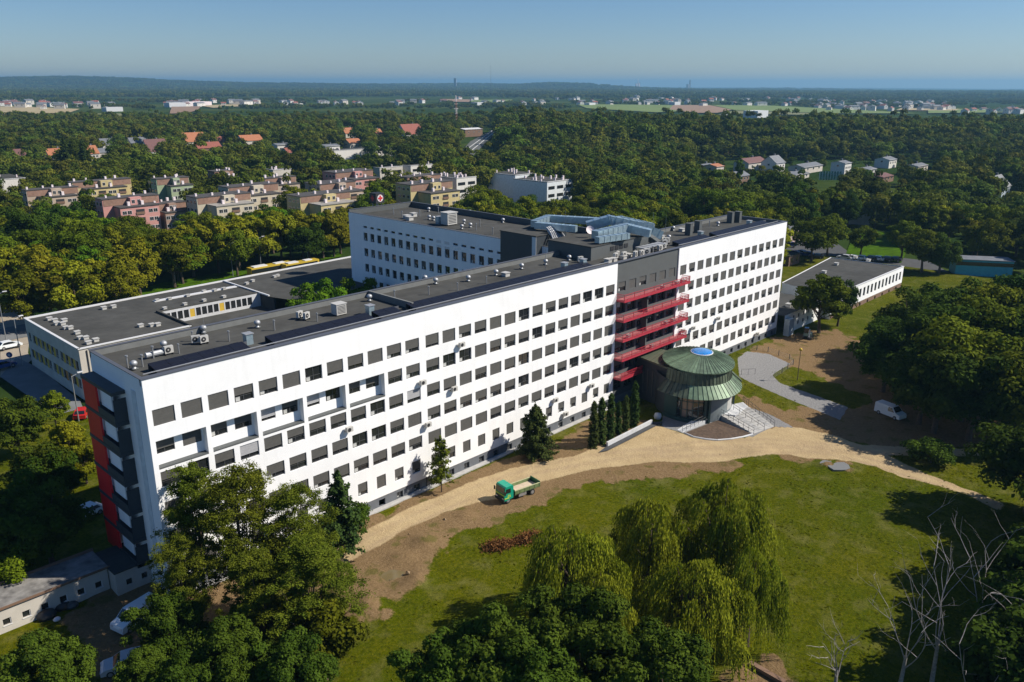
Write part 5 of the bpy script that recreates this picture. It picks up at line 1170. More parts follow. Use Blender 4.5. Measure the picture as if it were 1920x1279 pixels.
# the green tipper truck
fr0, bk0 = G(944, 939), G(997, 920); dv = fr0-bk0; ctr = (fr0+bk0)/2
tk = thing('tipper_truck', 'green tipper truck with sandy empty bed on the dirt road', 'truck', (ctr.x, ctr.y, .02), math.atan2(dv.y, dv.x))
tk.scale = (.76, .78, .80)
mb = MB(); c0, c1, cw = 1.9, 3.75, 1.25
prof = [(c0, .75), (c0, 2.85), (c0+.25, 2.98), (c1-.35, 2.92), (c1-.12, 2.7), (c1, 1.75), (c1+.03, .55), (c0+1.3, .55)]
for s in (-1, 1): pts = [(x, s*cw, z) for x, z in prof]; mb.poly(pts if s < 0 else pts[::-1])
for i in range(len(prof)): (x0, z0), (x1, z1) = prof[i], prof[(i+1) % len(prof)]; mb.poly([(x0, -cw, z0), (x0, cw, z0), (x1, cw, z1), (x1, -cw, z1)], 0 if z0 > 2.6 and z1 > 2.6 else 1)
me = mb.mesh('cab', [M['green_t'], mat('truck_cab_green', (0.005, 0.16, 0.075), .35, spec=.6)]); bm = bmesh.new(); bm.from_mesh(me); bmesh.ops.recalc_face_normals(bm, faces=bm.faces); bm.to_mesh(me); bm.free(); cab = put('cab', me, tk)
MB().poly([(c1+.015, -1.1, 1.85), (c1+.015, 1.1, 1.85), (c1-.09, 1.1, 2.68), (c1-.09, -1.1, 2.68)]).build('windscreen', M['glass_car'], cab)
for s in (-1, 1):
    q = [(c0+.55, s*(cw+.012), 1.8), (c1-.2, s*(cw+.012), 1.8), (c1-.28, s*(cw+.012), 2.55), (c0+.6, s*(cw+.012), 2.55)]; MB().poly(q if s < 0 else q[::-1]).build('side_window', M['glass_car'], cab)
    MB().box(c1+.03, c1+.07, s*.85-.18, s*.85+.18, .75, .95).build('headlight', M['crosswhite'], cab)
    MB().box(c1-.05, c1+.12, s*1.5-.1, s*1.5+.1, 1.7, 2.3).build('mirror', M['black'], cab)
    yy = s*(cw+.014); e1 = [(c0+.55, 1.05), (c0+.72, 1.62), (c0+.90, 1.25), (c0+1.08, 1.62), (c0+1.25, 1.05), (c0+1.1, 1.05), (c0+1.03, 1.3), (c0+.9, 1.08), (c0+.77, 1.3), (c0+.7, 1.05)]
    pts = [(x, yy, z) for x, z in e1]; MB().poly(pts if s < 0 else pts[::-1]).build('door_emblem', M['lime'], cab)
    MB().box(c0+.9, c1+.02, s*1.27-.04, s*1.27+.04, .9, 1.02).build('wheel_arch', M['lime'], cab)
MB().box(c1+.01, c1+.05, -1.2, 1.2, 1.35, 1.5).build('lime_stripe', M['lime'], cab); MB().box(c1-.02, c1+.16, -1.25, 1.25, .35, .72).build('bumper', M['black'], cab)
MB().box(c1+.01, c1+.04, -.9, .9, .8, 1.25).build('grille', M['black'], cab)
MB().box(-3.7, 3.2, -.45, .45, .6, .85).build('chassis', M['black'], tk)
bed = MB().box(-3.75, 1.65, -1.25, 1.25, 1.05, 1.15).build('bed_floor', M['green_b'], tk); MB().box(-3.62, 1.53, -1.15, 1.15, 1.15, 1.24).build('sand', M['sand'], bed)
for s in (-1, 1):
    o = MB().box(-3.72, 1.62, s*1.24-.05, s*1.24+.05, 1.15, 1.72).build('side_board', M['green_b'], tk)
    for k in range(6): MB().box(-3.7+k*1.04, -3.6+k*1.04, s*1.31-.03, s*1.31+.03, 1.0, 1.74).build('rib', M['green_b'], o)
    MB().box(-3.75, 1.65, s*1.24-.09, s*1.24+.09, 1.72, 1.8).build('top_rail', mat('worn_rail', (.38, .40, .22), .6), o)
MB().box(-3.84, -3.72, -1.27, 1.27, 1.1, 2.0).build('tailboard', M['green_d'], tk); MB().box(1.6, 1.72, -1.27, 1.27, 1.15, 1.95).build('headboard', M['green_d'], tk)
for s in (-1, 1):
    wheel(tk, 2.95, s*1.08, .50, .30); wheel(tk, -2.2, s*.98, .50, .52); MB().box(-.9, .7, s*1.0-.22, s*1.0+.22, .45, .95).build('fuel_tank', M['rim'], tk); MB().box(-2.9, -1.5, s*1.0-.28, s*1.0+.28, 1.0, 1.04).build('mudguard', M['black'], tk)
# small excavator by the leafy tree
p = G(1514, 634); exv = thing('mini_excavator', 'small grey-green excavator parked on bare earth by the slab end', 'excavator', (p.x, p.y, 0), R(200))
for s in (-1, 1): MB().prism([(-1.1, -.02), (1.1, -.02), (1.3, .0), (1.3, .01)], 0, .5).box(-1.2, 1.2, s*.7-.2, s*.7+.2, 0, .5).build('track', M['black'], exv)
MB().box(-1.1, .7, -.8, .8, .6, 1.2).build('body', mat('excavator_paint', (.18, .27, .24), .5), exv); MB().box(-.4, .7, -.75, .1, 1.2, 2.3).build('cab', M['glass_car'], exv)
MB().tube((.6, .4, 1.1), (1.9, .4, 2.4), .13).tube((1.9, .4, 2.4), (2.7, .4, 1.0), .11).build('arm', M['pole'], exv); MB().box(2.4, 3.0, .1, .7, .4, .95).build('bucket', M['black'], exv)

# ------------------------------------------------------------------ lamps, signs, masts, fences
def lamp(label, px, py, h, kind='globe', group=None, name='street_lamp'):
    p = G(px, py); o = thing(name, label, 'street lamp', (p.x, p.y, 0), rnd.uniform(-.3, .3), group)
    MB().tube((0, 0, 0), (0, 0, h), .07 if h < 7 else .1, .05 if h < 7 else .07, 8).build('pole', M['pole'] if kind != 'globe' else M['bark'], o)
    if kind == 'globe': MB().lathe([(.01, 0), (.26, .05), (.32, .25), (.2, .48), (.01, .52)], n=12, z0=h).build('lamp_head', M['yellow'], o, smooth=True)
    elif kind == 'double':
        for s in (-1, 1): MB().tube((0, 0, h), (s*1.5, -s*.4, h+.9), .07).build('arm', M['coping_w'], o); MB().box(s*1.5-.5, s*1.5+.5, -s*.4-.25, -s*.4+.25, h+.8, h+.98).build('lamp_head', M['coping_w'], o)
    else: MB().tube((0, 0, h), (1.3, 0, h+.4), .06).build('arm', M['pole'], o); MB().box(.9, 1.7, -.18, .18, h+.36, h+.5).build('lamp_head', M['coping_w'], o)
lamp('globe lamp on a brown post at the lawn tip beside the paving', 1495, 713, 5.6)
lamp('white double-armed street lamp before the dark wood, left one', 1661, 412, 10, 'double', 'double-armed lamps along the road')
lamp('white double-armed street lamp right of the kiosk trees', 1719, 432, 10, 'double', 'double-armed lamps along the road')
lamp('tall grey lamp at the annex corner by the red panels', 148, 790, 7.5, 'single')
for i, (px, py, h) in enumerate(((12, 640, 10), (42, 685, 9), (330, 538, 9), (437, 518, 9), (490, 505, 9), (578, 492, 9))):
    lamp(('leftmost tall lamp by the square', 'tall lamp over the round blue sign on the square', 'street lamp among trees left of the buses', 'street lamp just left of the buses', 'street lamp behind the left bus', 'street lamp right of the buses')[i], px, py, h, 'single', 'street lamps along the street')
p = G(22, 690); sg = thing('road_sign', 'round blue road sign by the left square', 'road sign', (p.x, p.y, 0), R(-40)); MB().tube((0, 0, 0), (0, 0, 2.6), .05).build('pole', M['pole'], sg); MB().tube((0, -.03, 2.6), (0, .03, 2.6), .55, .55, 20).build('disc', M['car_blue'], sg); MB().box(-.08, .08, -.05, -.035, 2.35, 2.85).box(-.3, .0, -.05, -.035, 2.5, 2.62).build('arrow', M['crosswhite'], sg)
def fence(label, pts, h=1.1):
    P_ = [G(*q) for q in pts]; o = thing('wire_fence', label, 'fence', tuple(P_[0]))
    for a, b in zip(P_[:-1], P_[1:]):
        n = max(1, int((b-a).length/2.2))
        for i in range(n): q = a.lerp(b, i/n)-P_[0]; MB().box(-.05, .05, -.05, .05, 0, h).build('post', M['frame'], o, tuple(q))
        q0, q1 = a-P_[0], b-P_[0]
        for z in (.15, .4, .65, .9): MB().tube((q0.x, q0.y, z), (q1.x, q1.y, z), .015, .015, 4).build('wire', M['pole'], o)
fence('low wire fence between bare earth and the grey paving', [(1398, 654), (1440, 660), (1480, 674), (1488, 684)])
fence('short wire fence along the lawn tip', [(1487, 684), (1466, 700), (1450, 709)])
p = G(1390, 703); rk = thing('bicycle_stand', 'thin metal bicycle stand beside the pavilion', 'bicycle stand', (p.x, p.y, 0), R(-40)); MB().path([(0, 0, 0), (0, 0, 1.1), (2.6, 0, 1.1), (2.6, 0, 0)], .03).build('frame', M['frame'], rk); MB().path([(1.3, 0, 0), (1.3, 0, 1.1)], .02).build('bar', M['frame'], rk)
a, b = G(1405, 1248), G(1470, 1285); d = b-a
tag(MB().box(0, d.length, -.25, .25, 0, .35).build('timber_beam', M['brown'], None, (a.x, a.y, .1), rot=(0, 0, math.atan2(d.y, d.x))), 'long dark beam lying in the grass below the willows', 'beam')

# lattice pylon, masts, towers and stacks on the horizon
def at_far(px, d):
    a = math.radians(46.25)+math.atan((px-960)/FPX*math.cos(PITCH)*1.0/ (math.cos(PITCH)**2) * math.cos(PITCH)); return CAM.x+d*math.sin(a), CAM.y+d*math.cos(a)
x, y = at_far(858, 930); py_ = thing('lattice_mast', 'thin red and white lattice mast standing in the far wood', 'mast', (x, y, 0))
for sx, sy in ((-1, -1), (1, -1), (1, 1), (-1, 1)):
    for k in range(6): MB().tube((sx*(1.3-.17*k), sy*(1.3-.17*k), k*6.5), (sx*(1.13-.17*k), sy*(1.13-.17*k), k*6.5+6.5), .16, .16, 4).build('leg', M['crosswhite'] if k % 2 else M['roofred'], py_)
for k in range(12): MB().box(-1.3+.08*k, 1.3-.08*k, -.12, .12, k*3.2+1, k*3.2+1.2).build('brace', M['crosswhite'], py_)
for k, z in enumerate((25, 30, 35)): MB().box(-3+.5*k, 3-.5*k, -.15, .15, z, z+.3).build('cross_arm', M['crosswhite'], py_)
x, y = at_far(857, 7200); z = float(terr_z(x, y)); tw = thing('far_tower', 'dark square tower with pale side on the horizon', 'tower', (x, y, z), R(40)); MB().box(-9, 9, -9, 9, 0, 80).build('shaft', M['roofgrey'], tw); MB().box(9, 14, -9, 9, 0, 72).build('pale_side', M['crosswhite'], tw)
x, y = at_far(921, 3900); z = float(terr_z(x, y)); ms = thing('radio_mast', 'very thin tall radio mast on the horizon', 'mast', (x, y, z)); MB().tube((0, 0, 0), (0, 0, 132), .75, .5, 6).build('pole', M['roofgrey'], ms)
x, y = at_far(1183, 9300); z = float(terr_z(x, y)); pp_ = thing('power_station', 'pale power station with slim stacks on the horizon', 'power station', (x, y, z))
for dx, h, r in ((-18, 62, 8), (26, 66, 9)): MB().lathe([(r*2.0, 0), (r*1.2, h*.6), (r*1.35, h)], (dx, 0), 14).build('cooling_tower', M['crosswhite'], pp_)
MB().tube((14, 0, 0), (14, 0, 110), 4, 3, 8).build('chimney', M['crosswhite'], pp_); MB().tube((48, 0, 0), (48, 0, 75), 3, 3, 8).build('chimney', M['roofgrey'], pp_)
x, y = at_far(1276, 9700); z = float(terr_z(x, y)); p2 = thing('far_plant', 'grey chimney and block right of the power station', 'power station', (x, y, z))
MB().tube((15, 0, 0), (15, 0, 105), 10, 9, 8).build('chimney', M['roofgrey'], p2); MB().box(-40, -5, -10, 10, 0, 60).build('boiler_house', M['roofgrey'], p2)

# ------------------------------------------------------------------ residential blocks, offices and houses behind
KEEP = []      # places the trees leave open: (x0, y0, x1, y1, distance)
FOOT = []      # building plots (x0, x1, y0, y1)
def keep(x0, y0, x1, y1, d): KEEP.append((x0, y0, x1, y1, d))
PAL = {'pink': (0.50, 0.25, 0.22), 'yellow': (0.50, 0.41, 0.20), 'green': (0.30, 0.36, 0.22), 'cream': (0.50, 0.44, 0.33), 'beige': (0.42, 0.33, 0.25), 'brownish': (0.30, 0.20, 0.15), 'teal': (0.15, 0.24, 0.24)}
WM = {k: mat('render_'+k, v, .9, var=.07, scale=.6, grime=.15, gscale=.2) for k, v in PAL.items()}
SIDE = {k: mat('gable_'+k, tuple(c*.55 for c in v), .9, var=.07, grime=.1) for k, v in PAL.items()}
RD = mat('dark_roof_felt', (0.06, 0.055, 0.052), .9, var=.15); RL = mat('pale_roof_felt', (0.30, 0.28, 0.25), .9, var=.15, grime=.2); SCR = mat('brown_brick_screen', (0.26, 0.155, 0.11), .9, var=.15, grime=.2)
fw_ = MB().box(-.75, .75, -.05, 0, -.65, .65); fw_m = fw_.mesh('window_frame_white', M['coping_w']); fp_m = MB().box(-.66, -.04, -.07, -.05, -.56, .56).box(.04, .66, -.07, -.05, -.56, .56).mesh('window_pane', M['glass'])
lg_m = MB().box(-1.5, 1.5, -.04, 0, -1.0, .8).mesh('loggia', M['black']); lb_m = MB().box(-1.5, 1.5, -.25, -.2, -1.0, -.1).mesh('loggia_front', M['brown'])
chm = MB().box(-.5, .5, -.5, .5, 0, 1.5).mesh('chimney', M['crosswhite'])
def fitx(p, px2, ax):       # how far along +X (ax 0) or +Y (ax 1) from p a wall runs until it meets the sight line of column px2
    lo, hi = 0.0, 90.0
    for _ in range(40):
        m_ = (lo+hi)/2; q = (p[0]+m_, p[1], p[2]) if ax == 0 else (p[0], p[1]+m_, p[2]); v = PX(q)[0]
        if (v < px2) == (ax == 0): lo = m_
        else: hi = m_
    return (lo+hi)/2
def flat(label, px, py, px2, d, h, col, vis, roof=RD, hup=2.7, offx=-3.6, name='apartment_block', wup=None, storeys=3, ph=1):
    p = G(px, py, h); w = fitx(p, px2, 0); D_ = min(24, max(10, fitx((p.x+offx, p.y, p.z), vis[0], 1))); d = D_*.46; o = thing(name, label, 'apartment block', (p.x, p.y, 0), 0, 'stepped apartment blocks behind the hospital'); W_ = WM[col]; S_ = SIDE[col]
    mb = MB(); mb.box(0, w, 0, d, -1, h, skip='ul'); mb.build('wall', W_, o); MB().poly([(0, 0, -1), (0, 0, h), (0, d, h), (0, d, -1)]).build('side_wall', WM[col], o)
    MB().box(-.25, w+.25, -.25, d+.1, h, h+.3).build('roof', roof, o)
    wu = min(wup or w*1.45, 24); y1 = D_
    MB().box(offx, offx+wu, d+.02, y1, -1, h+hup).build('rear_wall', W_, o); MB().box(offx-.2, offx+wu+.2, d-.2, y1+.2, h+hup, h+hup+.25).build('rear_roof', RD, o)
    MB().box(offx+.3, offx+wu*.42, d-.06, d, h+.4, h+hup-.1).build('brick_screen', SCR, o); MB().box(offx+wu*.66, offx+wu-.2, d-.06, d, h+.4, h+hup-.1).build('brick_screen', SCR, o)
    x0 = offx+wu*.44; MB().box(x0, x0+wu*.2, d-2.2, d-.06, h+.3, h+hup+.2).build('penthouse', W_, o)
    for k in range(2): q = put('window', fw_m, o, (x0+wu*.05+k*wu*.1, d-2.2, h+1.5), sc=(.75, 1, 1)); put('pane', fp_m, q)
    for k in range(4): put('chimney', chm, o, (offx+1+k*wu/4+rnd.uniform(0, 2), d+rnd.uniform(1, 6), h+hup+.2), sc=rnd.uniform(.5, .9))
    for k in range(2): put('chimney', chm, o, (w*(.3+.35*k), d*.5, h+.3), sc=.9)
    for s in range(storeys):
        z = h-1.7-2.9*s
        if z < 1: break
        n = max(2, int(w/3.9))
        for i in range(n):
            x = (i+.5)*w/n
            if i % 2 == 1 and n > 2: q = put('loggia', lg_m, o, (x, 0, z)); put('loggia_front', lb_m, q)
            else:
                for k in (-.85, .85): q = put('window', fw_m, o, (x+k, 0, z)); put('pane', fp_m, q)
        for i in range(3): q = put('window', fw_m, o, (offx, d+1.5+i*2.8, z+hup), (0, 0, R(-90))); put('pane', fp_m, q)
    FOOT.append((p.x+offx-2, p.x+max(w, offx+wu)+2, p.y-2, p.y+y1+2)); keep(vis[0], vis[1], vis[2], vis[1]+(vis[3]-vis[1])*.8, (p-CAM).length)
    return o
flat('brown-topped cream block at the left edge of the estate', 78, 372, 145, 9, 9, 'beige', (52, 340, 145, 382))
flat('small yellow block with loggias, second from the left', 162, 356, 238, 9, 9, 'yellow', (142, 328, 238, 366))
flat('pink block with red loggias nearest the street', 225, 391, 298, 10, 10, 'pink', (180, 365, 300, 418))
flat('green block with dark gable behind the pink one', 320, 350, 362, 9, 11, 'green', (284, 325, 362, 392))
flat('low brown and teal block right of the pink one', 310, 400, 345, 8, 7, 'brownish', (284, 380, 400, 406), wup=13, offx=-3)
flat('cream block with pale roof in the middle of the estate', 406, 388, 476, 10, 9.5, 'cream', (350, 360, 476, 408), roof=RL)
flat('cream stepped block behind the pale-roofed one', 462, 369, 527, 9, 10, 'cream', (410, 335, 527, 392), hup=3)
flat('yellow block at the right of the estate above the street trees', 602, 386, 667, 10, 9, 'yellow', (538, 358, 668, 402), roof=RL)
flat('beige stepped block behind the yellow right one', 640, 362, 686, 9, 9.5, 'beige', (572, 335, 686, 360))
flat('pale yellow block with long window rows by the rear wing', 808, 364, 862, 12, 9.5, 'yellow', (742, 332, 862, 392), hup=3)
flat('brown stepped block far behind with pale windows', 522, 348, 562, 8, 9, 'beige', (500, 315, 578, 346))
flat('small terrace of brown flats between trees', 428, 334, 452, 7, 8, 'brownish', (390, 318, 450, 334), storeys=1)
flat('brown block behind the pale yellow one', 792, 346, 835, 8, 9, 'brownish', (745, 318, 845, 336))
flat('pinkish stepped block among trees behind the estate', 664, 338, 712, 9, 9, 'pink', (605, 325, 712, 345))
def office(label, px, py, px2, px0, h, vis, wm, name='office_block', win=0, group=None, hv=8):
    p = G(px, py, h); w = fitx(p, px2, 0); d = min(40, fitx(p, px0, 1)); o = thing(name, label, 'office block', (p.x, p.y, 0), 0, group)
    MB().box(0, w, 0, d, -1, h, skip='u').build('wall', wm, o); MB().box(.0, w, .0, d, h, h+.2).build('roof', M['roof'], o); 
    MB().box(-.1, w+.1, -.1, .2, h+.2, h+.45).box(-.1, .2, .2, d+.1, h+.2, h+.45).build('coping', M['coping_w'], o)
    for k in range(hv): put('roof_vent', chm, o, (rnd.uniform(1, w-1), rnd.uniform(1, d-1), h+.2), sc=(rnd.uniform(.4, .9), .7, rnd.uniform(.6, 1.1)))
    for i in range(win): 
        for z in (h-2.4, h-5.8): MB().box(-w/win*.36, w/win*.36, -.06, 0, -.7, .7).build('window_band', M['glass'], o, ((i+.5)*w/win, 0, z))
    FOOT.append((p.x-2, p.x+w+2, p.y-2, p.y+d+2)); keep(*vis, (p-CAM).length); return o
pw = mat('pale_blue_white_render', (0.62, 0.66, 0.68), .8)
office('white office block with flat vented roof behind the rear wing', 1026, 343, 1074, 962, 10, (958, 325, 1076, 372), pw, win=3, hv=14)
office('rear half of the white office pair, further left', 966, 330, 1010, 916, 10, (912, 318, 1030, 345), pw, win=2, hv=9)
office('cream-white flat block right of the brown flats', 856, 336, 893, 806, 9, (852, 318, 895, 345), M['whitewall'], win=2, hv=14)
office('beige hall with grey roof behind the estate', 512, 320, 546, 498, 8, (505, 298, 562, 326), M['cream'], win=0, hv=3)
office('long low white hall at the left edge', 2, 338, 52, -30, 7, (0, 320, 62, 345), M['whitewall'], win=0, hv=2)
office('low cream flats between trees above the brown block', 712, 316, 755, 700, 6, (690, 305, 760, 322), M['cream'], win=2, hv=2)
office('low white flats above the cream ones', 770, 312, 820, 755, 6, (742, 293, 822, 310), M['whitewall'], win=2, hv=2)
office('long white market roof behind the estate', 620, 284, 735, 600, 6, (620, 272, 740, 290), M['whitewall'], win=0, hv=4)
# houses with pitched roofs
def gable_mesh(w, d, h, rh, wm, rm, key):
    mb = MB(); mb.box(0, w, 0, d, -2, h, 0, skip='u'); ov = .5
    mb.poly([(0, 0, h), (0, d/2, h+rh-.1), (0, d, h)], 0); mb.poly([(w, 0, h), (w, d, h), (w, d/2, h+rh-.1)], 0)
    mb.poly([(-ov, -ov, h-.25), (w+ov, -ov, h-.25), (w+ov, d/2, h+rh), (-ov, d/2, h+rh)], 1); mb.poly([(w+ov, d+ov, h-.25), (-ov, d+ov, h-.25), (-ov, d/2, h+rh), (w+ov, d/2, h+rh)], 1)
    mb.box(w*.6, w*.6+.8, d*.5, d*.5+.8, h+rh*.5, h+rh+.9, 0)
    mb.box(w*.2-.6, w*.2+.6, -.05, 0, h*.45, h*.75, 2).box(w*.7-.6, w*.7+.6, -.05, 0, h*.45, h*.75, 2).box(-.05, 0, d*.5-.6, d*.5+.6, h*.6, h*.9, 2)
    return mb.mesh('house_'+key, [wm, rm, M['glass']])
def house(label, px, py, w, d, h, rh, wm, rm, rz=0.0, vis=None):
    w *= .72; d *= .85; p = G(px, py, h); o = thing('house', label, 'house', (p.x, p.y, 0), rz, None)
    mb = MB(); mb.box(0, w, 0, d, -1, h, skip='u'); mb.poly([(0, 0, h), (0, d/2, h+rh-.1), (0, d, h)]); mb.poly([(w, 0, h), (w, d, h), (w, d/2, h+rh-.1)]); mb.build('wall', wm, o)
    ov = .5; mb = MB(); mb.poly([(-ov, -ov, h-.3), (w+ov, -ov, h-.3), (w+ov, d/2, h+rh), (-ov, d/2, h+rh)]); mb.poly([(w+ov, d+ov, h-.3), (-ov, d+ov, h-.3), (-ov, d/2, h+rh), (w+ov, d/2, h+rh)]); r_ = mb.build('roof', rm, o)
    MB().box(w*.6, w*.6+.9, d*.5, d*.5+.9, h+rh*.5, h+rh+1).build('chimney', M['roofgrey'], r_)
    for k in (.2, .5, .8): q = put('window', fw_m, o, (w*k, 0, h*.6)); put('pane', fp_m, q)
    q = put('window', fw_m, o, (0, d*.5, h*.75), (0, 0, R(-90))); put('pane', fp_m, q)
    FOOT.append((p.x-3, p.x+w+3, p.y-3, p.y+d+3)); v = vis or (px-8, py-12, px+18, py+6); keep(*v, (p-CAM).length)
HS = [('white house with maroon roof and tall gable beyond the estate', 279, 284, 20, 14, 5, 8, 'whitewall', 'roofmaroon', (276, 264, 306, 290)),
 ('house with bright orange hipped-looking roof in the far suburb', 350, 266, 24, 15, 5, 7, 'cream', 'rooforange', (348, 250, 382, 272)),
 ('red roofed long house below the orange one', 372, 278, 26, 12, 4, 4, 'brown', 'roofred', (366, 266, 400, 282)),
 ('brick-orange house with stepped gable in the far suburb', 456, 264, 24, 14, 8, 4, 'cream', 'rooforange', (452, 250, 488, 270)),
 ('white house with small brown roof at far left', 32, 292, 15, 12, 5, 4, 'whitewall', 'roofmaroon', (28, 280, 54, 300)),
 ('cream house with orange roof edge left of the tall spruces', 92, 291, 17, 12, 4.5, 4, 'cream', 'rooforange', (84, 276, 114, 296)),
 ('orange gabled house beside a dark low roof', 165, 288, 10, 14, 5, 5, 'cream', 'rooforange', (162, 275, 180, 298)),
 ('house with dark grey low roof next to the orange gable', 183, 286, 22, 11, 5, 2.5, 'cream', 'roofgrey', (181, 276, 210, 290)),
 ('pale house with grey roof above the dark low roof', 192, 270, 22, 12, 4, 4, 'whitewall', 'roofgrey', (188, 258, 208, 274)),
 ('dusky grey roofed house left of the maroon one', 246, 268, 22, 12, 4, 4, 'cream', 'roofgrey', (240, 256, 272, 272)),
 ('red roofed house right of the orange hipped one', 410, 268, 16, 12, 4, 5, 'cream', 'roofred', (404, 256, 424, 272)),
 ('white house with dark flat top right of the orange brick one', 520, 272, 18, 12, 7, 1, 'whitewall', 'roofgrey', (512, 262, 545, 276)),
 ('small house with pink-red roof above the beige hall', 540, 286, 13, 10, 4, 3, 'whitewall', 'roofred', (530, 278, 548, 292)),
 ('white flat-topped house left of the long market roof', 610, 274, 18, 12, 6, 1, 'whitewall', 'roofgrey', (604, 266, 632, 280)),
 ('orange roofed house above the market roof', 648, 250, 22, 14, 4, 5, 'cream', 'rooforange', (642, 242, 668, 254)),
 ('salmon house under the orange roofed one', 656, 268, 16, 12, 6, 3, 'cream', 'rooforange', (650, 258, 674, 274)),
 ('little brick-red house between white huts', 706, 250, 10, 10, 5, 4, 'brown', 'rooforange', (702, 240, 716, 254)),
 ('large house with broad red tiled roof near the highway', 762, 252, 34, 20, 5, 9, 'whitewall', 'roofred', (750, 238, 786, 256)),
 ('white-topped hall left of the highway', 872, 243, 34, 16, 7, 1, 'brown', 'coping_w', (866, 234, 894, 246)),
 ('yellow house with flat terrace at the foot of the dark wood', 1326, 312, 14, 10, 6, 1, 'yellow', 'roofgrey', (1320, 305, 1345, 318)),
 ('orange-fronted house right of the yellow one', 1344, 312, 11, 10, 7, 1, 'cream', 'rooforange', (1340, 304, 1358, 320)),
 ('long dark red roofed house behind a thin poplar', 1404, 306, 32, 12, 5, 2.5, 'cream', 'roofmaroon', (1398, 298, 1450, 315)),
 ('dusky blue-grey roofed house beside the red one', 1456, 306, 16, 12, 5, 4, 'whitewall', 'roofgrey', (1452, 298, 1484, 314)),
 ('long grey sheet roof among the allotments', 1508, 314, 36, 12, 3.5, 1.5, 'cream', 'roofgrey', (1505, 308, 1570, 320)),
 ('white framed house with open front at the wood edge', 1585, 306, 13, 10, 7, 1, 'whitewall', 'roofgrey', (1560, 298, 1600, 318)),
 ('pale house alone at the foot of the dark wood', 1668, 300, 18, 11, 5, 1.5, 'whitewall', 'roofgrey', (1652, 290, 1695, 306)),
 ('low blue-grey shed roof left of the green fence', 1492, 328, 24, 12, 3, 1, 'cream', 'roofgrey', (1488, 322, 1520, 334)),
 ('brown low roof among allotment trees', 1656, 332, 22, 12, 3, 1, 'brown', 'roofmaroon', (1652, 324, 1688, 340)),
 ('grey allotment hut roof left of the brown low roof', 1630, 318, 16, 10, 3, 1, 'whitewall', 'roofgrey', (1628, 308, 1650, 330)),
 ('small brown and white house left of the poplar', 1388, 330, 14, 10, 4, 2, 'brown', 'roofgrey', (1384, 320, 1412, 338)),
 ('low grey sheet roof at the edge of the road clearing', 1722, 312, 24, 10, 4, 1, 'cream', 'roofgrey', (1720, 304, 1752, 314)),
 ('pale blue house with dark pitched roof at the right edge', 1880, 352, 20, 12, 4.5, 5, 'turqpale', 'roofgrey', (1868, 328, 1920, 362))]
M['turqpale'] = mat('pale_blue_render', (0.35, 0.42, 0.48), .9)
for lb, px, py, w, d, h, rh, wm, rm, v in HS: house(lb, px, py, w, d, h, rh, M[wm], M[rm], 0, v)
# green sports fence by the allotments
a = G(1536, 338); gf = thing('tall_net_fence', 'tall green net fence with white posts by the allotments', 'fence', (a.x, a.y, 0), ang((1536, 338), (1577, 338)))
L0_ = (G(1577, 338)-a).length
for k in range(9): MB().box(k*L0_/8-.12, k*L0_/8+.12, -.12, .12, 0, 5).build('post', M['coping_w'], gf)
nm_, nt_, nb_ = newmat('green_net'); nb_.inputs['Base Color'].default_value = (.05, .22, .17, 1); nb_.inputs['Alpha'].default_value = .6
for k in range(8): MB().box(k*L0_/8+.15, (k+1)*L0_/8-.15, -.03, .03, .1, 4.9).build('net_panel', nm_, gf)
keep(1532, 325, 1580, 345, (a-CAM).length)
keep(866, 243, 936, 284, (G(900, 262)-CAM).length)
# villages kilometres away
far_h = [gable_mesh(w, d, h, rh, M[a], M[b], str(i)) for i, (w, d, h, rh, a, b) in enumerate(((16, 11, 7, 3, 'whitewall', 'roofgrey'), (14, 11, 7, 3, 'whitewall', 'roofred'), (18, 12, 7, 3, 'whitewall', 'roofmaroon'), (13, 10, 7, 3, 'whitewall', 'roofmaroon'), (26, 14, 8, 2, 'whitewall', 'roofgrey'), (20, 12, 9, 3, 'cream', 'roofgrey')))]
far_big = MB().box(0, 60, 0, 30, -2, 9, 0).mesh('far_hall', M['crosswhite']); far_mid = MB().box(0, 40, 0, 22, -2, 10, 0).mesh('far_hall_grey', M['concrete_l'])
VIL = [((0, 193, 210, 204), 36, 'village houses behind the stubble field at far left', 'pale house in the village at far left beyond the fields'),
       ((300, 190, 490, 199), 24, 'village houses round the far white hall', 'pale house in the village round the far white hall'),
       ((500, 190, 860, 200), 26, 'scattered houses before the middle horizon', 'pale scattered house before the middle horizon'),
       ((860, 182, 1250, 196), 46, 'village houses under the power station', 'small pale house in the village under the power station'),
       ((1250, 184, 1560, 198), 42, 'village houses above the long green field', 'small pale house in the village above the green field'),
       ((1540, 192, 1780, 207), 70, 'dense town houses at the far right', 'small bright house in the dense town at far right'),
       ((1780, 198, 1920, 213), 22, 'last houses of the town at the right edge', 'small pale house past the dense town at right edge')]
for (x0, y0, x1, y1), n, grp, lb in VIL:
    for k in range(int(n*.8)):
        px, py = rnd.uniform(x0, x1), rnd.uniform(y0, y1); p = G(px, py+1.5, 0); z = float(terr_z(p.x, p.y))
        q = put('house', rnd.choice(far_h), None, (p.x, p.y, z+.5), (0, 0, rnd.choice([0, .3, -.5, 1.2])), sc=rnd.uniform(.7, 1.15)); tag(q, lb, 'house', grp)
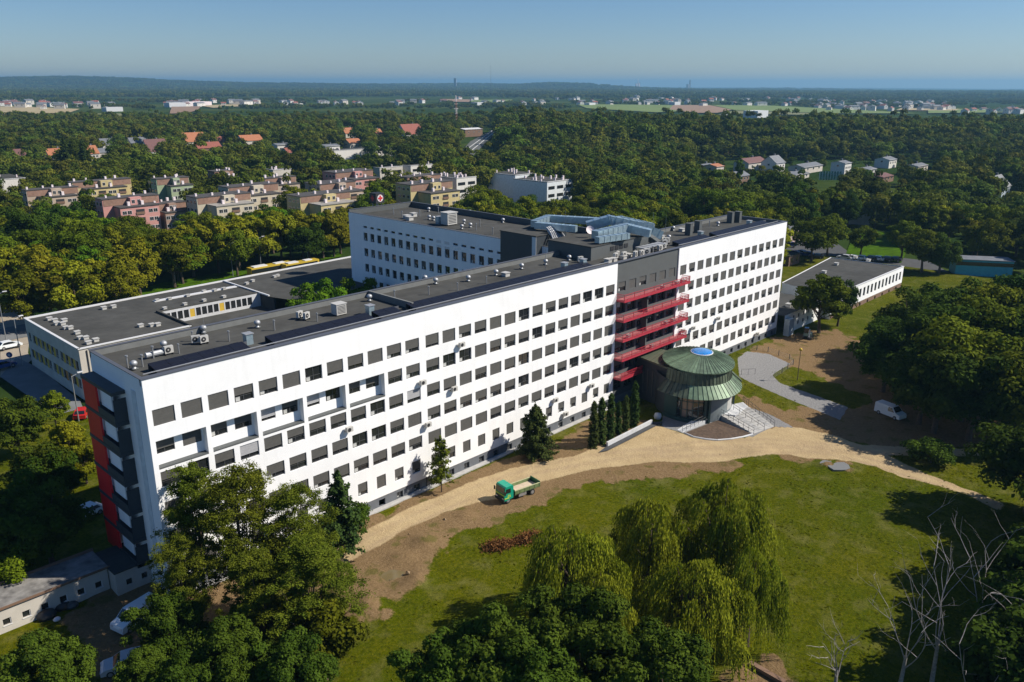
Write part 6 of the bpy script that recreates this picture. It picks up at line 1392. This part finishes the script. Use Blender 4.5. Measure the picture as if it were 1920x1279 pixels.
for px, py, me, sc, lb in ((350, 198, far_big, 1.1, 'large white industrial hall in the far left village'), (318, 200, far_mid, 1, 'grey low hall left of the white industrial hall'), (200, 208, far_mid, .8, 'narrow white greenhouse hall by the olive field'), (1105, 197, far_mid, .7, 'cream block at the end of the green field'), (895, 198, far_mid, .9, 'long pale shed by the far motorway'), (1265, 196, far_mid, .8, 'pale long hall right of the green field'), (1420, 220, far_mid, 1.1, 'grey nursery sheds behind the right wood'), (1355, 220, far_mid, .5, 'white-fronted lodge behind the right wood')):
    p = G(px, py+1, 0); q = put('hall', me, None, (p.x, p.y, float(terr_z(p.x, p.y))), (0, 0, .1), sc=sc); tag(q, lb, 'hall'); keep(px-6, py-8, px+24, py+3, (p-CAM).length)

# ------------------------------------------------------------------ trees one can tell apart
def T(px, py, kind, h, label, group=None, name='tree', cat='tree', sc=1.0):
    p = G(px, py, h); FOOT.append((p.x-1.5, p.x+1.5, p.y-1.5, p.y+1.5)); return tree(kind, p.x, p.y, h, label, group, name, cat, sc=sc)
def TB(px, py, kind, h, label, group=None, name='tree', cat='tree', sc=1.0, z=0.0):
    p = G(px, py, 0); return tree(kind, p.x, p.y, h, label, group, name, cat, sc=sc, z=z)
T(352, 868, 'locust0', 16, 'airy locust tree leftmost before the slab facade', name='locust_tree')
T(440, 872, 'locust1', 17, 'tallest airy locust tree before the white facade', name='locust_tree')
T(545, 905, 'locust2', 15, 'airy locust tree right of the tallest one', name='locust_tree', sc=.95)
T(330, 1000, 'locust2', 12, 'lower airy locust with dark leaves near the shed', name='locust_tree', sc=.9)
T(575, 1010, 'locust1', 13, 'spreading locust leaning over the dirt road start', name='locust_tree', sc=1.25)
T(470, 1030, 'locust0', 12.5, 'inner airy locust between the front trees', name='locust_tree', sc=1.1)
T(632, 893, 'fir0', 10, 'young spiky conifer right of the locusts at the facade', name='conifer_tree')
TB(658, 1003, 'shrub0', 4, 'dark shrub at the foot of the spiky conifer', name='shrub', cat='shrub', sc=.9)
TB(828, 922, 'pine0', 7.4, 'thin young pine by the plinth left of the truck', name='pine_tree', sc=.9)
TB(1003, 856, 'yew0', 7.6, 'dense dark conical evergreen beside the plinth', name='evergreen_tree', sc=.92)
for i, (px, py, top) in enumerate(((1112, 838, 757), (1126, 832, 750), (1143, 824, 742), (1158, 816, 756), (1172, 808, 745), (1188, 800, 720))):
    base = G(px, py); h = 8.0-i*.0
    lo, hi = 2.0, 14.0
    for _ in range(30):
        m_ = (lo+hi)/2
        if PX((base.x, base.y, m_))[1] > top: lo = m_
        else: hi = m_
    tree('cypress0', base.x, base.y, lo, ('columnar cypress at the left end of the row', 'second columnar cypress from the left end', 'third columnar cypress from the left end', 'shortest columnar cypress in the middle of the row', 'fifth columnar cypress next to the tallest', 'tallest columnar cypress nearest the pavilion')[i], 'columnar cypresses beside the entrance', 'cypress_tree', 'tree', sc=1.15)
TB(1745, 868, 'shrub0', 3.4, 'large round dark bush between the two paths', name='bush', cat='bush', sc=1.25)
T(1080, 978, 'willow0', 11.5, 'left weeping willow on the lawn', name='weeping_willow'); T(1225, 935, 'willow1', 11, 'middle weeping willow behind the others', name='weeping_willow')
T(1365, 897, 'willow0', 13, 'tallest weeping willow, right of the group', name='weeping_willow', sc=.92); T(1305, 1055, 'willow1', 10.5, 'front weeping willow nearest the camera', name='weeping_willow', sc=1.15); T(1420, 1020, 'willow0', 11, 'narrow weeping willow at the right edge of the group', name='weeping_willow', sc=.62)
T(1125, 1075, 'willow1', 9.5, 'low weeping willow half behind the dark maples', name='weeping_willow', sc=.9)
for px, py, h, k, lb in ((940, 1145, 12, 'close0', 'dark maple at the lower middle, left one'), (1095, 1120, 12.5, 'close1', 'dark maple at the lower middle, centre one'), (1245, 1190, 11, 'close0', 'dark maple at the lower middle, right one'), (830, 1215, 10, 'close0', 'low dark maple at the bottom edge left of the willows'), (1030, 1240, 11, 'close1', 'dark maple crown cut by the bottom edge')):
    T(px, py, k, h, lb, name='maple_tree')
for px, py, h, k, lb in ((75, 1195, 9, 'close1', 'bushy green tree in the bottom left corner'), (430, 1170, 9, 'close1', 'green tree at the bottom edge under the locusts'), (540, 1205, 8.5, 'close0', 'dark tree at the bottom edge right of the locusts'), (350, 1235, 8, 'close1', 'bright tree crown at the bottom edge by the silver car'), (600, 1130, 8, 'broad1', 'small tree beside the bare earth mound')):
    T(px, py, k, h, lb, name='leafy_tree')
T(305, 1122, 'close0', 8, 'low dark tree hiding the rear of the white van', name='leafy_tree'); T(268, 1225, 'close1', 6.5, 'bushy green tree beside the silver car', name='leafy_tree')
T(70, 905, 'dark1', 10, 'dark tree in the shade left of the hatchback', name='leafy_tree'); T(20, 930, 'dark0', 10, 'dark tree at the left edge above the bright one', name='leafy_tree'); T(85, 845, 'dark2', 8, 'dark tree behind the one left of the hatchback', name='leafy_tree')
T(25, 1020, 'bright0', 6, 'sunlit bright green tree at the left edge above the shed', name='leafy_tree', sc=1.1)
for i, (px, py, h, k) in enumerate(((20, 750, 9, 'dark0'), (60, 830, 9, 'dark1'), (115, 790, 8, 'lime1'), (5, 900, 10, 'dark2'), (95, 735, 6, 'broad0'), (150, 830, 6, 'lime0'))):
    T(px, py, k, h, ('dark tree at the left edge by the square', 'dark shaded tree left of the red panels', 'yellowish tree left of the red panels', 'dark tree at the left edge above the car', 'green bush tree before the annex corner', 'small yellowish tree right beside the red panels')[i], name='leafy_tree')
for i, (x_, y_, h_) in enumerate(((57.5, 64.5, 11.2), (61.5, 63.8, 11.6), (65.5, 63.5, 11.0), (70.5, 62.5, 10.4))):
    tree('bright0', x_, y_, h_+1.4, 'bright tree in the yard between annex and slab, '+('leftmost', 'second', 'third', 'rightmost')[i], 'bright trees in the yard', 'leafy_tree', sc=.8)
TB(1535, 625, 'broad0', 12.5, 'broad leafy tree standing before the low side building', name='leafy_tree', sc=1.25); TB(1570, 612, 'dark1', 11, 'dark partner of the leafy tree at the side building', name='leafy_tree', sc=.8)
BIG = [(1722, 796, 12.0), (1750, 812, 13.5), (1815, 826, 14), (1880, 825, 15), (1655, 735, 11.5), (1715, 735, 14), (1785, 740, 16), (1860, 745, 17), (1935, 760, 17), (1700, 672, 13.5), (1765, 665, 15), (1835, 672, 15), (1905, 665, 16), (1965, 690, 17), (1670, 690, 10), (1800, 790, 16), (1990, 820, 17)]
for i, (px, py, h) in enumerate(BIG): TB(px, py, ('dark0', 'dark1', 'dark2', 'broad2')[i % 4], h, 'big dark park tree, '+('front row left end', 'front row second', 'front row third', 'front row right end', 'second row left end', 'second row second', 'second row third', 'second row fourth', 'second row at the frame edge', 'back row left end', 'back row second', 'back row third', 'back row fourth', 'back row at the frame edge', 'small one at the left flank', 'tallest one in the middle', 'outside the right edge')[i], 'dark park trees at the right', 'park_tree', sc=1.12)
TB(1640, 700, 'broad0', 7, 'low dark tree at the left foot of the park mass', name='leafy_tree', sc=1.2)
for i, (px, py, h) in enumerate(((1925, 962, 12.5), (2010, 985, 14), (2015, 1062, 13), (2000, 1120, 13), (1945, 1195, 12), (2090, 1150, 15), (1960, 1290, 13), (2060, 1260, 14), (2120, 1060, 15), (2150, 1350, 14), (1900, 1380, 11))):
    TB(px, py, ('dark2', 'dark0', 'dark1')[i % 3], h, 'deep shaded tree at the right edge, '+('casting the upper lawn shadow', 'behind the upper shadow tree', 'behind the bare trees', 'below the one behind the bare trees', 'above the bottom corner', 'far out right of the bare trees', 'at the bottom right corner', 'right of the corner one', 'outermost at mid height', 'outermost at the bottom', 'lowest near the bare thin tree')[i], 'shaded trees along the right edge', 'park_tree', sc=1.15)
# row of yellow-green street trees
for i, (px, py, h) in enumerate(((15, 458, 15), (75, 462, 15), (130, 492, 14), (185, 480, 14), (250, 448, 15), (315, 432, 15), (352, 418, 15), (400, 412, 15), (440, 408, 15), (480, 400, 15.5), (520, 396, 15), (562, 398, 14), (600, 398, 14), (634, 392, 14), (215, 490, 13), (100, 500, 13), (40, 505, 13))):
    T(px, py, 'lime%d' % (i % 3), h, 'yellow-green street tree behind the annex, '+('first', 'second', 'third', 'fourth', 'sixth', 'seventh', 'eighth', 'ninth', 'tenth', 'eleventh', 'twelfth', 'thirteenth', 'fourteenth', 'fifteenth', 'fifth', 'low front third', 'low front first')[i]+' from the left', 'yellow-green street trees behind the annex', 'lime_tree', sc=1.12)
for i, (px, py, h, k) in enumerate(((170, 398, 14, 'bright0'), (205, 410, 13, 'bright0'), (40, 400, 16, 'dark0'), (90, 395, 15, 'dark1'), (130, 410, 13, 'broad1'), (10, 380, 16, 'dark2'), (60, 430, 13, 'broad2'))):
    T(px, py, k, h, ('bright green rounded tree left of the pink block', 'second bright tree just below the rounded one', 'dark tree of the left mass above the street row', 'dark tree between the left block and street row', 'green tree left of the bright rounded one', 'dark tall tree at the left edge of the estate', 'green tree just above the left street trees')[i], name='leafy_tree')
T(118, 262, 'spruce0', 22, 'tall dark spruce behind the estate, left one', name='spruce_tree', sc=1.2); T(152, 268, 'spruce0', 20, 'tall dark spruce behind the estate, right one', name='spruce_tree', sc=1.1); T(135, 262, 'dark0', 20, 'dark round tree between the two spruces', name='leafy_tree')
T(1390, 292, 'poplar0', 16, 'slim light green poplar before the red roofed house', name='poplar_tree', sc=.6)
T(1195, 352, 'poplar0', 9, 'slim tree by the glass shed in the middle distance', name='poplar_tree', sc=.5)
for i, (px, py, h) in enumerate(((1700, 415, 12), (1740, 432, 12), (1772, 440, 11), (1530, 410, 13), (1560, 402, 13), (1460, 372, 15), (1500, 345, 17), (1380, 360, 15), (1560, 352, 14), (1620, 425, 9), (1245, 380, 12), (1180, 335, 15), (1100, 340, 14), (1300, 350, 14), (1000, 368, 12), (900, 350, 13), (940, 368, 12), (1060, 378, 11), (870, 375, 11), (1145, 370, 11))):
    T(px, py, ('broad0', 'broad1', 'dark1', 'broad2')[i % 4], h, 'rounded green tree '+('right of the meadow', 'above the parked cars right of the meadow', 'between meadow and turquoise hall', 'left of the meadow, nearer one', 'left of the meadow, further one', 'behind the slab end roof', 'tallest behind the slab end', 'behind the right roof ducts', 'above the pale kiosk', 'low one at the kiosk corner', 'behind the blue roof ducts', 'tall one right of the white offices', 'close right of the white offices', 'far behind the right roof', 'in front of the white offices, left', 'left of the white offices', 'in front of the white offices, middle', 'in front of the white offices, right', 'by the rear wing roof edge', 'behind the satellite dish')[i], 'green trees in the belt behind the hospital', 'leafy_tree', sc=1.15)

# bare dead trees at the lower right
def bare(label, px, py, h, seed, spread=1.0):
    r = random.Random(seed); p = G(px, py, h); o = thing('bare_tree', label, 'dead tree', (p.x, p.y, 0), 0, None); mb = MB(); tr = MB()
    top = Vector((r.uniform(-.5, .5), r.uniform(-.5, .5), h*.42)); tr.tube((0, 0, -.2), top, .22, .13, 8, caps=False); tr.build('trunk', M['deadwood'], o)
    def grow(a, d, L, rad, lev):
        n = 4; q = a
        for i in range(n):
            d = (d+Vector((r.gauss(0, .16), r.gauss(0, .16), r.gauss(.03, .12)))).normalized(); b = q+d*(L/n); mb.tube(q, b, rad*(1-.18*i), rad*(1-.18*(i+1)), 5, caps=False); q = b
            if lev < 3 and i > 0 and r.random() < (.95 if lev == 0 else .5):
                for _ in range(1):
                    e = (d+Vector((r.gauss(0, .6), r.gauss(0, .6), r.gauss(.1, .35)))).normalized(); grow(q, e, L*r.uniform(.4, .7), rad*.55, lev+1)
    for k in range(4):
        a = k*1.6+r.random(); grow(top*r.uniform(.6, 1), Vector((math.cos(a)*.55*spread, math.sin(a)*.55*spread, 1)).normalized(), h*.6*r.uniform(.7, 1.1), .062, 0)
    mb.build('branches', M['deadwood'], o)
bare('bare grey dead tree at the lower right, tallest', 1790, 1050, 13, 3); bare('bare grey dead tree close to the right edge', 1880, 1055, 12, 5); bare('leaning bare dead tree left of the tallest one', 1715, 1120, 10, 9); bare('thin bare dead tree rising from the bottom lawn edge', 1585, 1170, 8, 12, .7); bare('bare dead tree cut by the bottom right corner', 1850, 1190, 10, 21)
# rusty cut brush on the lawn
c0_ = G(915, 1030); c1_ = G(1005, 1008); P = []; Nn = []; t_ = []
n = 5200; f = nrs.rand(n); w = 1.0+0.4*np.sin(f*9); P = np.stack([c0_.x+(c1_.x-c0_.x)*f+nrs.randn(n)*.45*w, c0_.y+(c1_.y-c0_.y)*f+nrs.randn(n)*.42*w, np.abs(nrs.randn(n))*.26*w+.02], 1)
tag(put('brush_heap', quads_mesh('brush_heap', P, nrs.randn(n, 3)+np.array([0, 0, .4]), .11*nrs.uniform(.5, 1.4, n), np.clip(nrs.rand(n), 0, 1), [LEAF['brush']])), 'heap of rusty brown cut brush lying on the lawn', 'brush heap')

# ------------------------------------------------------------------ woods: scattered over the land by region, the nearest as single trees
FIELDPX = [p for _, p in FIELDS]+[[(862, 296), (905, 300), (940, 240), (920, 236), (885, 258), (860, 272)]]
OPEN = [[(1575, 500), (1575, 430), (1700, 428), (1710, 500)], [(1455, 430), (1800, 470), (1800, 535), (1700, 540), (1450, 520)], [(1700, 370), (1760, 380), (1740, 400), (1690, 396)]]
cand = []
step = 7.6
for ring in np.arange(150, 1900, 8.2):
    st = 8.8 if ring < 900 else 10.5
    if ring >= 900 and int((ring-150)/8.2) % 3 == 1: continue
    k = int(ring*R(74)/st)
    a = R(46.25)+(np.arange(k)/k-.5)*R(74); a = a+nrs.uniform(-.5, .5, k)*st/ring*.9; rr_ = ring+nrs.uniform(-3.4, 3.4, k)
    cand.append(np.stack([CAM.x+rr_*np.sin(a), CAM.y+rr_*np.cos(a)], 1))
cand = np.concatenate(cand); cx, cy = cand[:, 0], cand[:, 1]
def proj_np(x, y, z):
    dx, dy, dz = x-CAM.x, y-CAM.y, z-CAM.z; zc = dx*fwd.x+dy*fwd.y+dz*fwd.z
    return 960+FPX*(dx*rgt.x+dy*rgt.y+dz*rgt.z)/zc, 639.5-FPX*(dx*upv.x+dy*upv.y+dz*upv.z)/zc, zc
gz = terr_z(cx, cy); px_, py_2, zc_ = proj_np(cx, cy, gz); dist = np.hypot(cx-CAM.x, cy-CAM.y)
ok = (px_ > -120) & (px_ < 2040) & (py_2 > np.where(px_ > 940, np.clip(233+(px_-940)*.075, 233, 257), 232))
# the hospital grounds, the street and the lots stay open
for poly, m_ in (([(-60, -130), (240, -130), (240, 18), (215, 24), (135, 24), (135, 60), (105, 60), (105, 120), (20, 112), (-60, 100)], 0), ([(-80, 98), (10, 108), (60, 116), (180, 123), (330, 123), (330, 131), (180, 134), (60, 133), (-80, 128)], 1.5)):
    ok &= sdist(cx, cy, poly) < -m_
for poly in FIELDPX+OPEN: 
    w_ = [tuple(G(*q)[:2]) for q in poly]; ok &= sdist(cx, cy, w_) < -2
for x0, x1, y0, y1 in FOOT: ok &= ~((cx > x0) & (cx < x1) & (cy > y0) & (cy < y1))
nz_ = fbm(cx/70+5, cy/70+2, 3); nz2 = fbm(cx/26+15, cy/26+7, 3)
right_wood = (px_ > 930) & (py_2 < 302-.02*(px_-930)) & (py_2 > 230) & (px_ > 930+(py_2-215)*.2)
est = (px_ < 900) & (py_2 > 288); allot = (px_ > 1290) & (px_ < 1760) & (py_2 > 300) & (py_2 < 345)
hgt = np.where(right_wood, 18.5+6*(nz2-.4), np.where(py_2 < 285, 12+5*nz2, 10.5+4.5*nz2))*nrs.uniform(.82, 1.15, len(cx))
hgt = np.where(allot, hgt*.5, hgt)
dens = np.where(right_wood, .95, np.where(est, .62, np.where(allot, .35, np.where(py_2 < 285, .40+.9*(nz_-.35), .78)))); dens = np.where((py_2 < 285) & (py_2 > 240) & (px_ < 880), .62, dens)
ok &= nrs.rand(len(cx)) < dens
# open views onto the buildings
tx, ty, _ = proj_np(cx, cy, gz+hgt); rad = FPX*hgt*.36/zc_
for x0, y0, x1, y1, d in KEEP:
    m_ = min(3, (y1-y0)*.15); ok &= ~((px_+rad*.7 > x0) & (px_-rad*.7 < x1) & (ty < y1-m_) & (py_2 > y0) & (dist < d+4))
# the clearing of the road that runs behind the trees (dark gap right of centre)
sel = np.where(ok)[0]; sel = sel[np.argsort(dist[sel])]
NEAR = 235
GL = {'estate': ('mid-green tree between the apartment blocks', 'green trees of the estate'), 'belt': ('dark green tree in the belt right of the estate', 'green trees beyond the hospital'), 'right': ('dark green tree behind the parking row', 'green trees beyond the side building')}
for i in sel[:NEAR]:
    x, y = float(cx[i]), float(cy[i]); g = 'estate' if px_[i] < 860 else ('belt' if px_[i] < 1400 else 'right'); lb, gr = GL[g]
    lb += (' left of the pink block' if px_[i] < 180 else ' around the pink and green blocks' if px_[i] < 370 else ' around the cream middle blocks' if px_[i] < 530 else ' around the yellow right blocks' if px_[i] < 700 else ' by the rear wing roof') if g == 'estate' else (' behind the plant room' if px_[i] < 1150 and py_2[i] > 350 else ' beside the white offices' if px_[i] < 1100 else ' behind the slab end' if py_2[i] > 370 else ' towards the allotments') if g == 'belt' else (' near the meadow' if px_[i] < 1650 else ' above the turquoise hall')
    kinds = ['broad0', 'broad1', 'broad2', 'dark1', 'lime0', 'broad1'] if g != 'estate' else ['broad0', 'broad1', 'broad2', 'lime1', 'broad2', 'bright0', 'dark2']
    tree(rnd.choice(kinds), x, y, float(hgt[i]), lb, gr, 'leafy_tree', 'tree', z=float(gz[i])+.2, sc=rnd.uniform(.95, 1.2))
def wood(name, label, idx, variants, scl, zz, z_off=0.0, extra_rot=True):
    """one wood nobody could count: points carrying height and turn, a crown placed on each by geometry nodes"""
    me = bpy.data.meshes.new(name+'_places'); n = len(idx[0]); me.vertices.add(n)
    me.vertices.foreach_set('co', np.stack([idx[0], idx[1], zz+z_off], 1).astype(np.float32).ravel())
    for nm, v in (('size', scl), ('turn', nrs.uniform(0, 6.28, n)), ('pick', nrs.randint(0, len(variants), n).astype(float))):
        a = me.attributes.new(nm, 'FLOAT', 'POINT'); a.data.foreach_set('value', v.astype(np.float32))
    o = put(name, me); c = bpy.data.collections.new(name+'_kinds')
    for v in variants: q = bpy.data.objects.new(v.name, v); c.objects.link(q)
    ng = bpy.data.node_groups.new(name, 'GeometryNodeTree'); ng.interface.new_socket('Geometry', in_out='INPUT', socket_type='NodeSocketGeometry'); ng.interface.new_socket('Geometry', in_out='OUTPUT', socket_type='NodeSocketGeometry')
    N = ng.nodes; L = ng.links; gi = N.new('NodeGroupInput'); go = N.new('NodeGroupOutput'); ip = N.new('GeometryNodeInstanceOnPoints'); ci = N.new('GeometryNodeCollectionInfo')
    ci.inputs['Collection'].default_value = c; ci.inputs['Separate Children'].default_value = True; ci.inputs['Reset Children'].default_value = True
    def at(nm):
        a = N.new('GeometryNodeInputNamedAttribute'); a.data_type = 'FLOAT'; a.inputs['Name'].default_value = nm; return a.outputs['Attribute']
    cb = N.new('ShaderNodeCombineXYZ'); L.new(at('turn'), cb.inputs[2]); s3 = N.new('ShaderNodeCombineXYZ')
    for k in range(3): L.new(at('size'), s3.inputs[k])
    L.new(gi.outputs[0], ip.inputs['Points']); L.new(ci.outputs[0], ip.inputs['Instance']); ip.inputs['Pick Instance'].default_value = True
    L.new(at('pick'), ip.inputs['Instance Index']); L.new(cb.outputs[0], ip.inputs['Rotation']); L.new(s3.outputs[0], ip.inputs['Scale']); L.new(ip.outputs[0], go.inputs[0])
    md = o.modifiers.new('places', 'NODES'); md.node_group = ng
    return tag(o, label, 'wood', kind='stuff')
far = sel[NEAR:]; rw_ = right_wood[far]
for nm, lb, m_ in (('right_wood', 'dense dark wood filling the land beyond the allotments at right', rw_), ('suburb_trees', 'mixed green trees of the suburb and valley at left', ~rw_)):
    j = far[m_]; wood(nm, lb, (cx[j], cy[j]), FARV, hgt[j]/12.0, gz[j])
# groves further out, to the hills
gx_ = []
for ring in np.arange(1850, 9800, 1):
    pass
rings = []; q = 1850.0
while q < 9900: rings.append(q); q += 24+q*.010
G_ = []
for q in rings:
    st = 34+q*.006; k = int(q*R(76)/st); a = R(46.25)+(np.arange(k)/k-.5)*R(76)+nrs.uniform(-.5, .5, k)*st/q; r_ = q+nrs.uniform(-14, 14, k); G_.append(np.stack([CAM.x+r_*np.sin(a), CAM.y+r_*np.cos(a)], 1))
G_ = np.concatenate(G_); hx, hy = G_[:, 0], G_[:, 1]; hz = terr_z(hx, hy); qx, qy, _ = proj_np(hx, hy, hz); hd = np.hypot(hx-CAM.x, hy-CAM.y)
nn = fbm(hx/420+3, hy/420+8, 3); keepm = (nn > np.where(hd > 3600, .22, .36)) & ((qy < 183+np.clip(qx-960, 0, 1000)*.009) | (nrs.rand(len(qx)) < .8)); kz = np.where(qy > 185, .55, 1.0)[keepm]; kk_ = None
for poly in FIELDPX: keepm &= sdist(hx, hy, [tuple(G(*q_)[:2]) for q_ in poly]) < -45
for (x0, y0, x1, y1), n, grp, lb in VIL: keepm &= ~((qx > x0) & (qx < x1) & (qy > y0-1) & (qy < y1+2) & (nrs.rand(len(qx)) < .45))
wood('far_woods', 'blue-green woods reaching to the low hills on the horizon', (hx[keepm], hy[keepm]), CLV, nrs.uniform(.75, 1.15, keepm.sum())*np.where(hd[keepm] > 4000, 1.25, 1)*np.where(qy[keepm] > 186, .6, 1), hz[keepm])

# ------------------------------------------------------------------ the air
hm = bpy.data.materials.new('haze_air'); hm.use_nodes = True; nt = hm.node_tree; nt.nodes.remove(nt.nodes['Principled BSDF'])
pv_ = nt.nodes.new('ShaderNodeVolumePrincipled'); pv_.inputs['Color'].default_value = (0.27, 0.55, 0.80, 1); pv_.inputs['Density'].default_value = HAZE_DENSITY; pv_.inputs['Anisotropy'].default_value = 0.2
nt.links.new(pv_.outputs[0], nt.nodes['Material Output'].inputs['Volume'])
hz_ = MB().box(-21500, 21500, -21500, 21500, -110, 150).build('haze', hm); tag(hz_, kind='stuff')
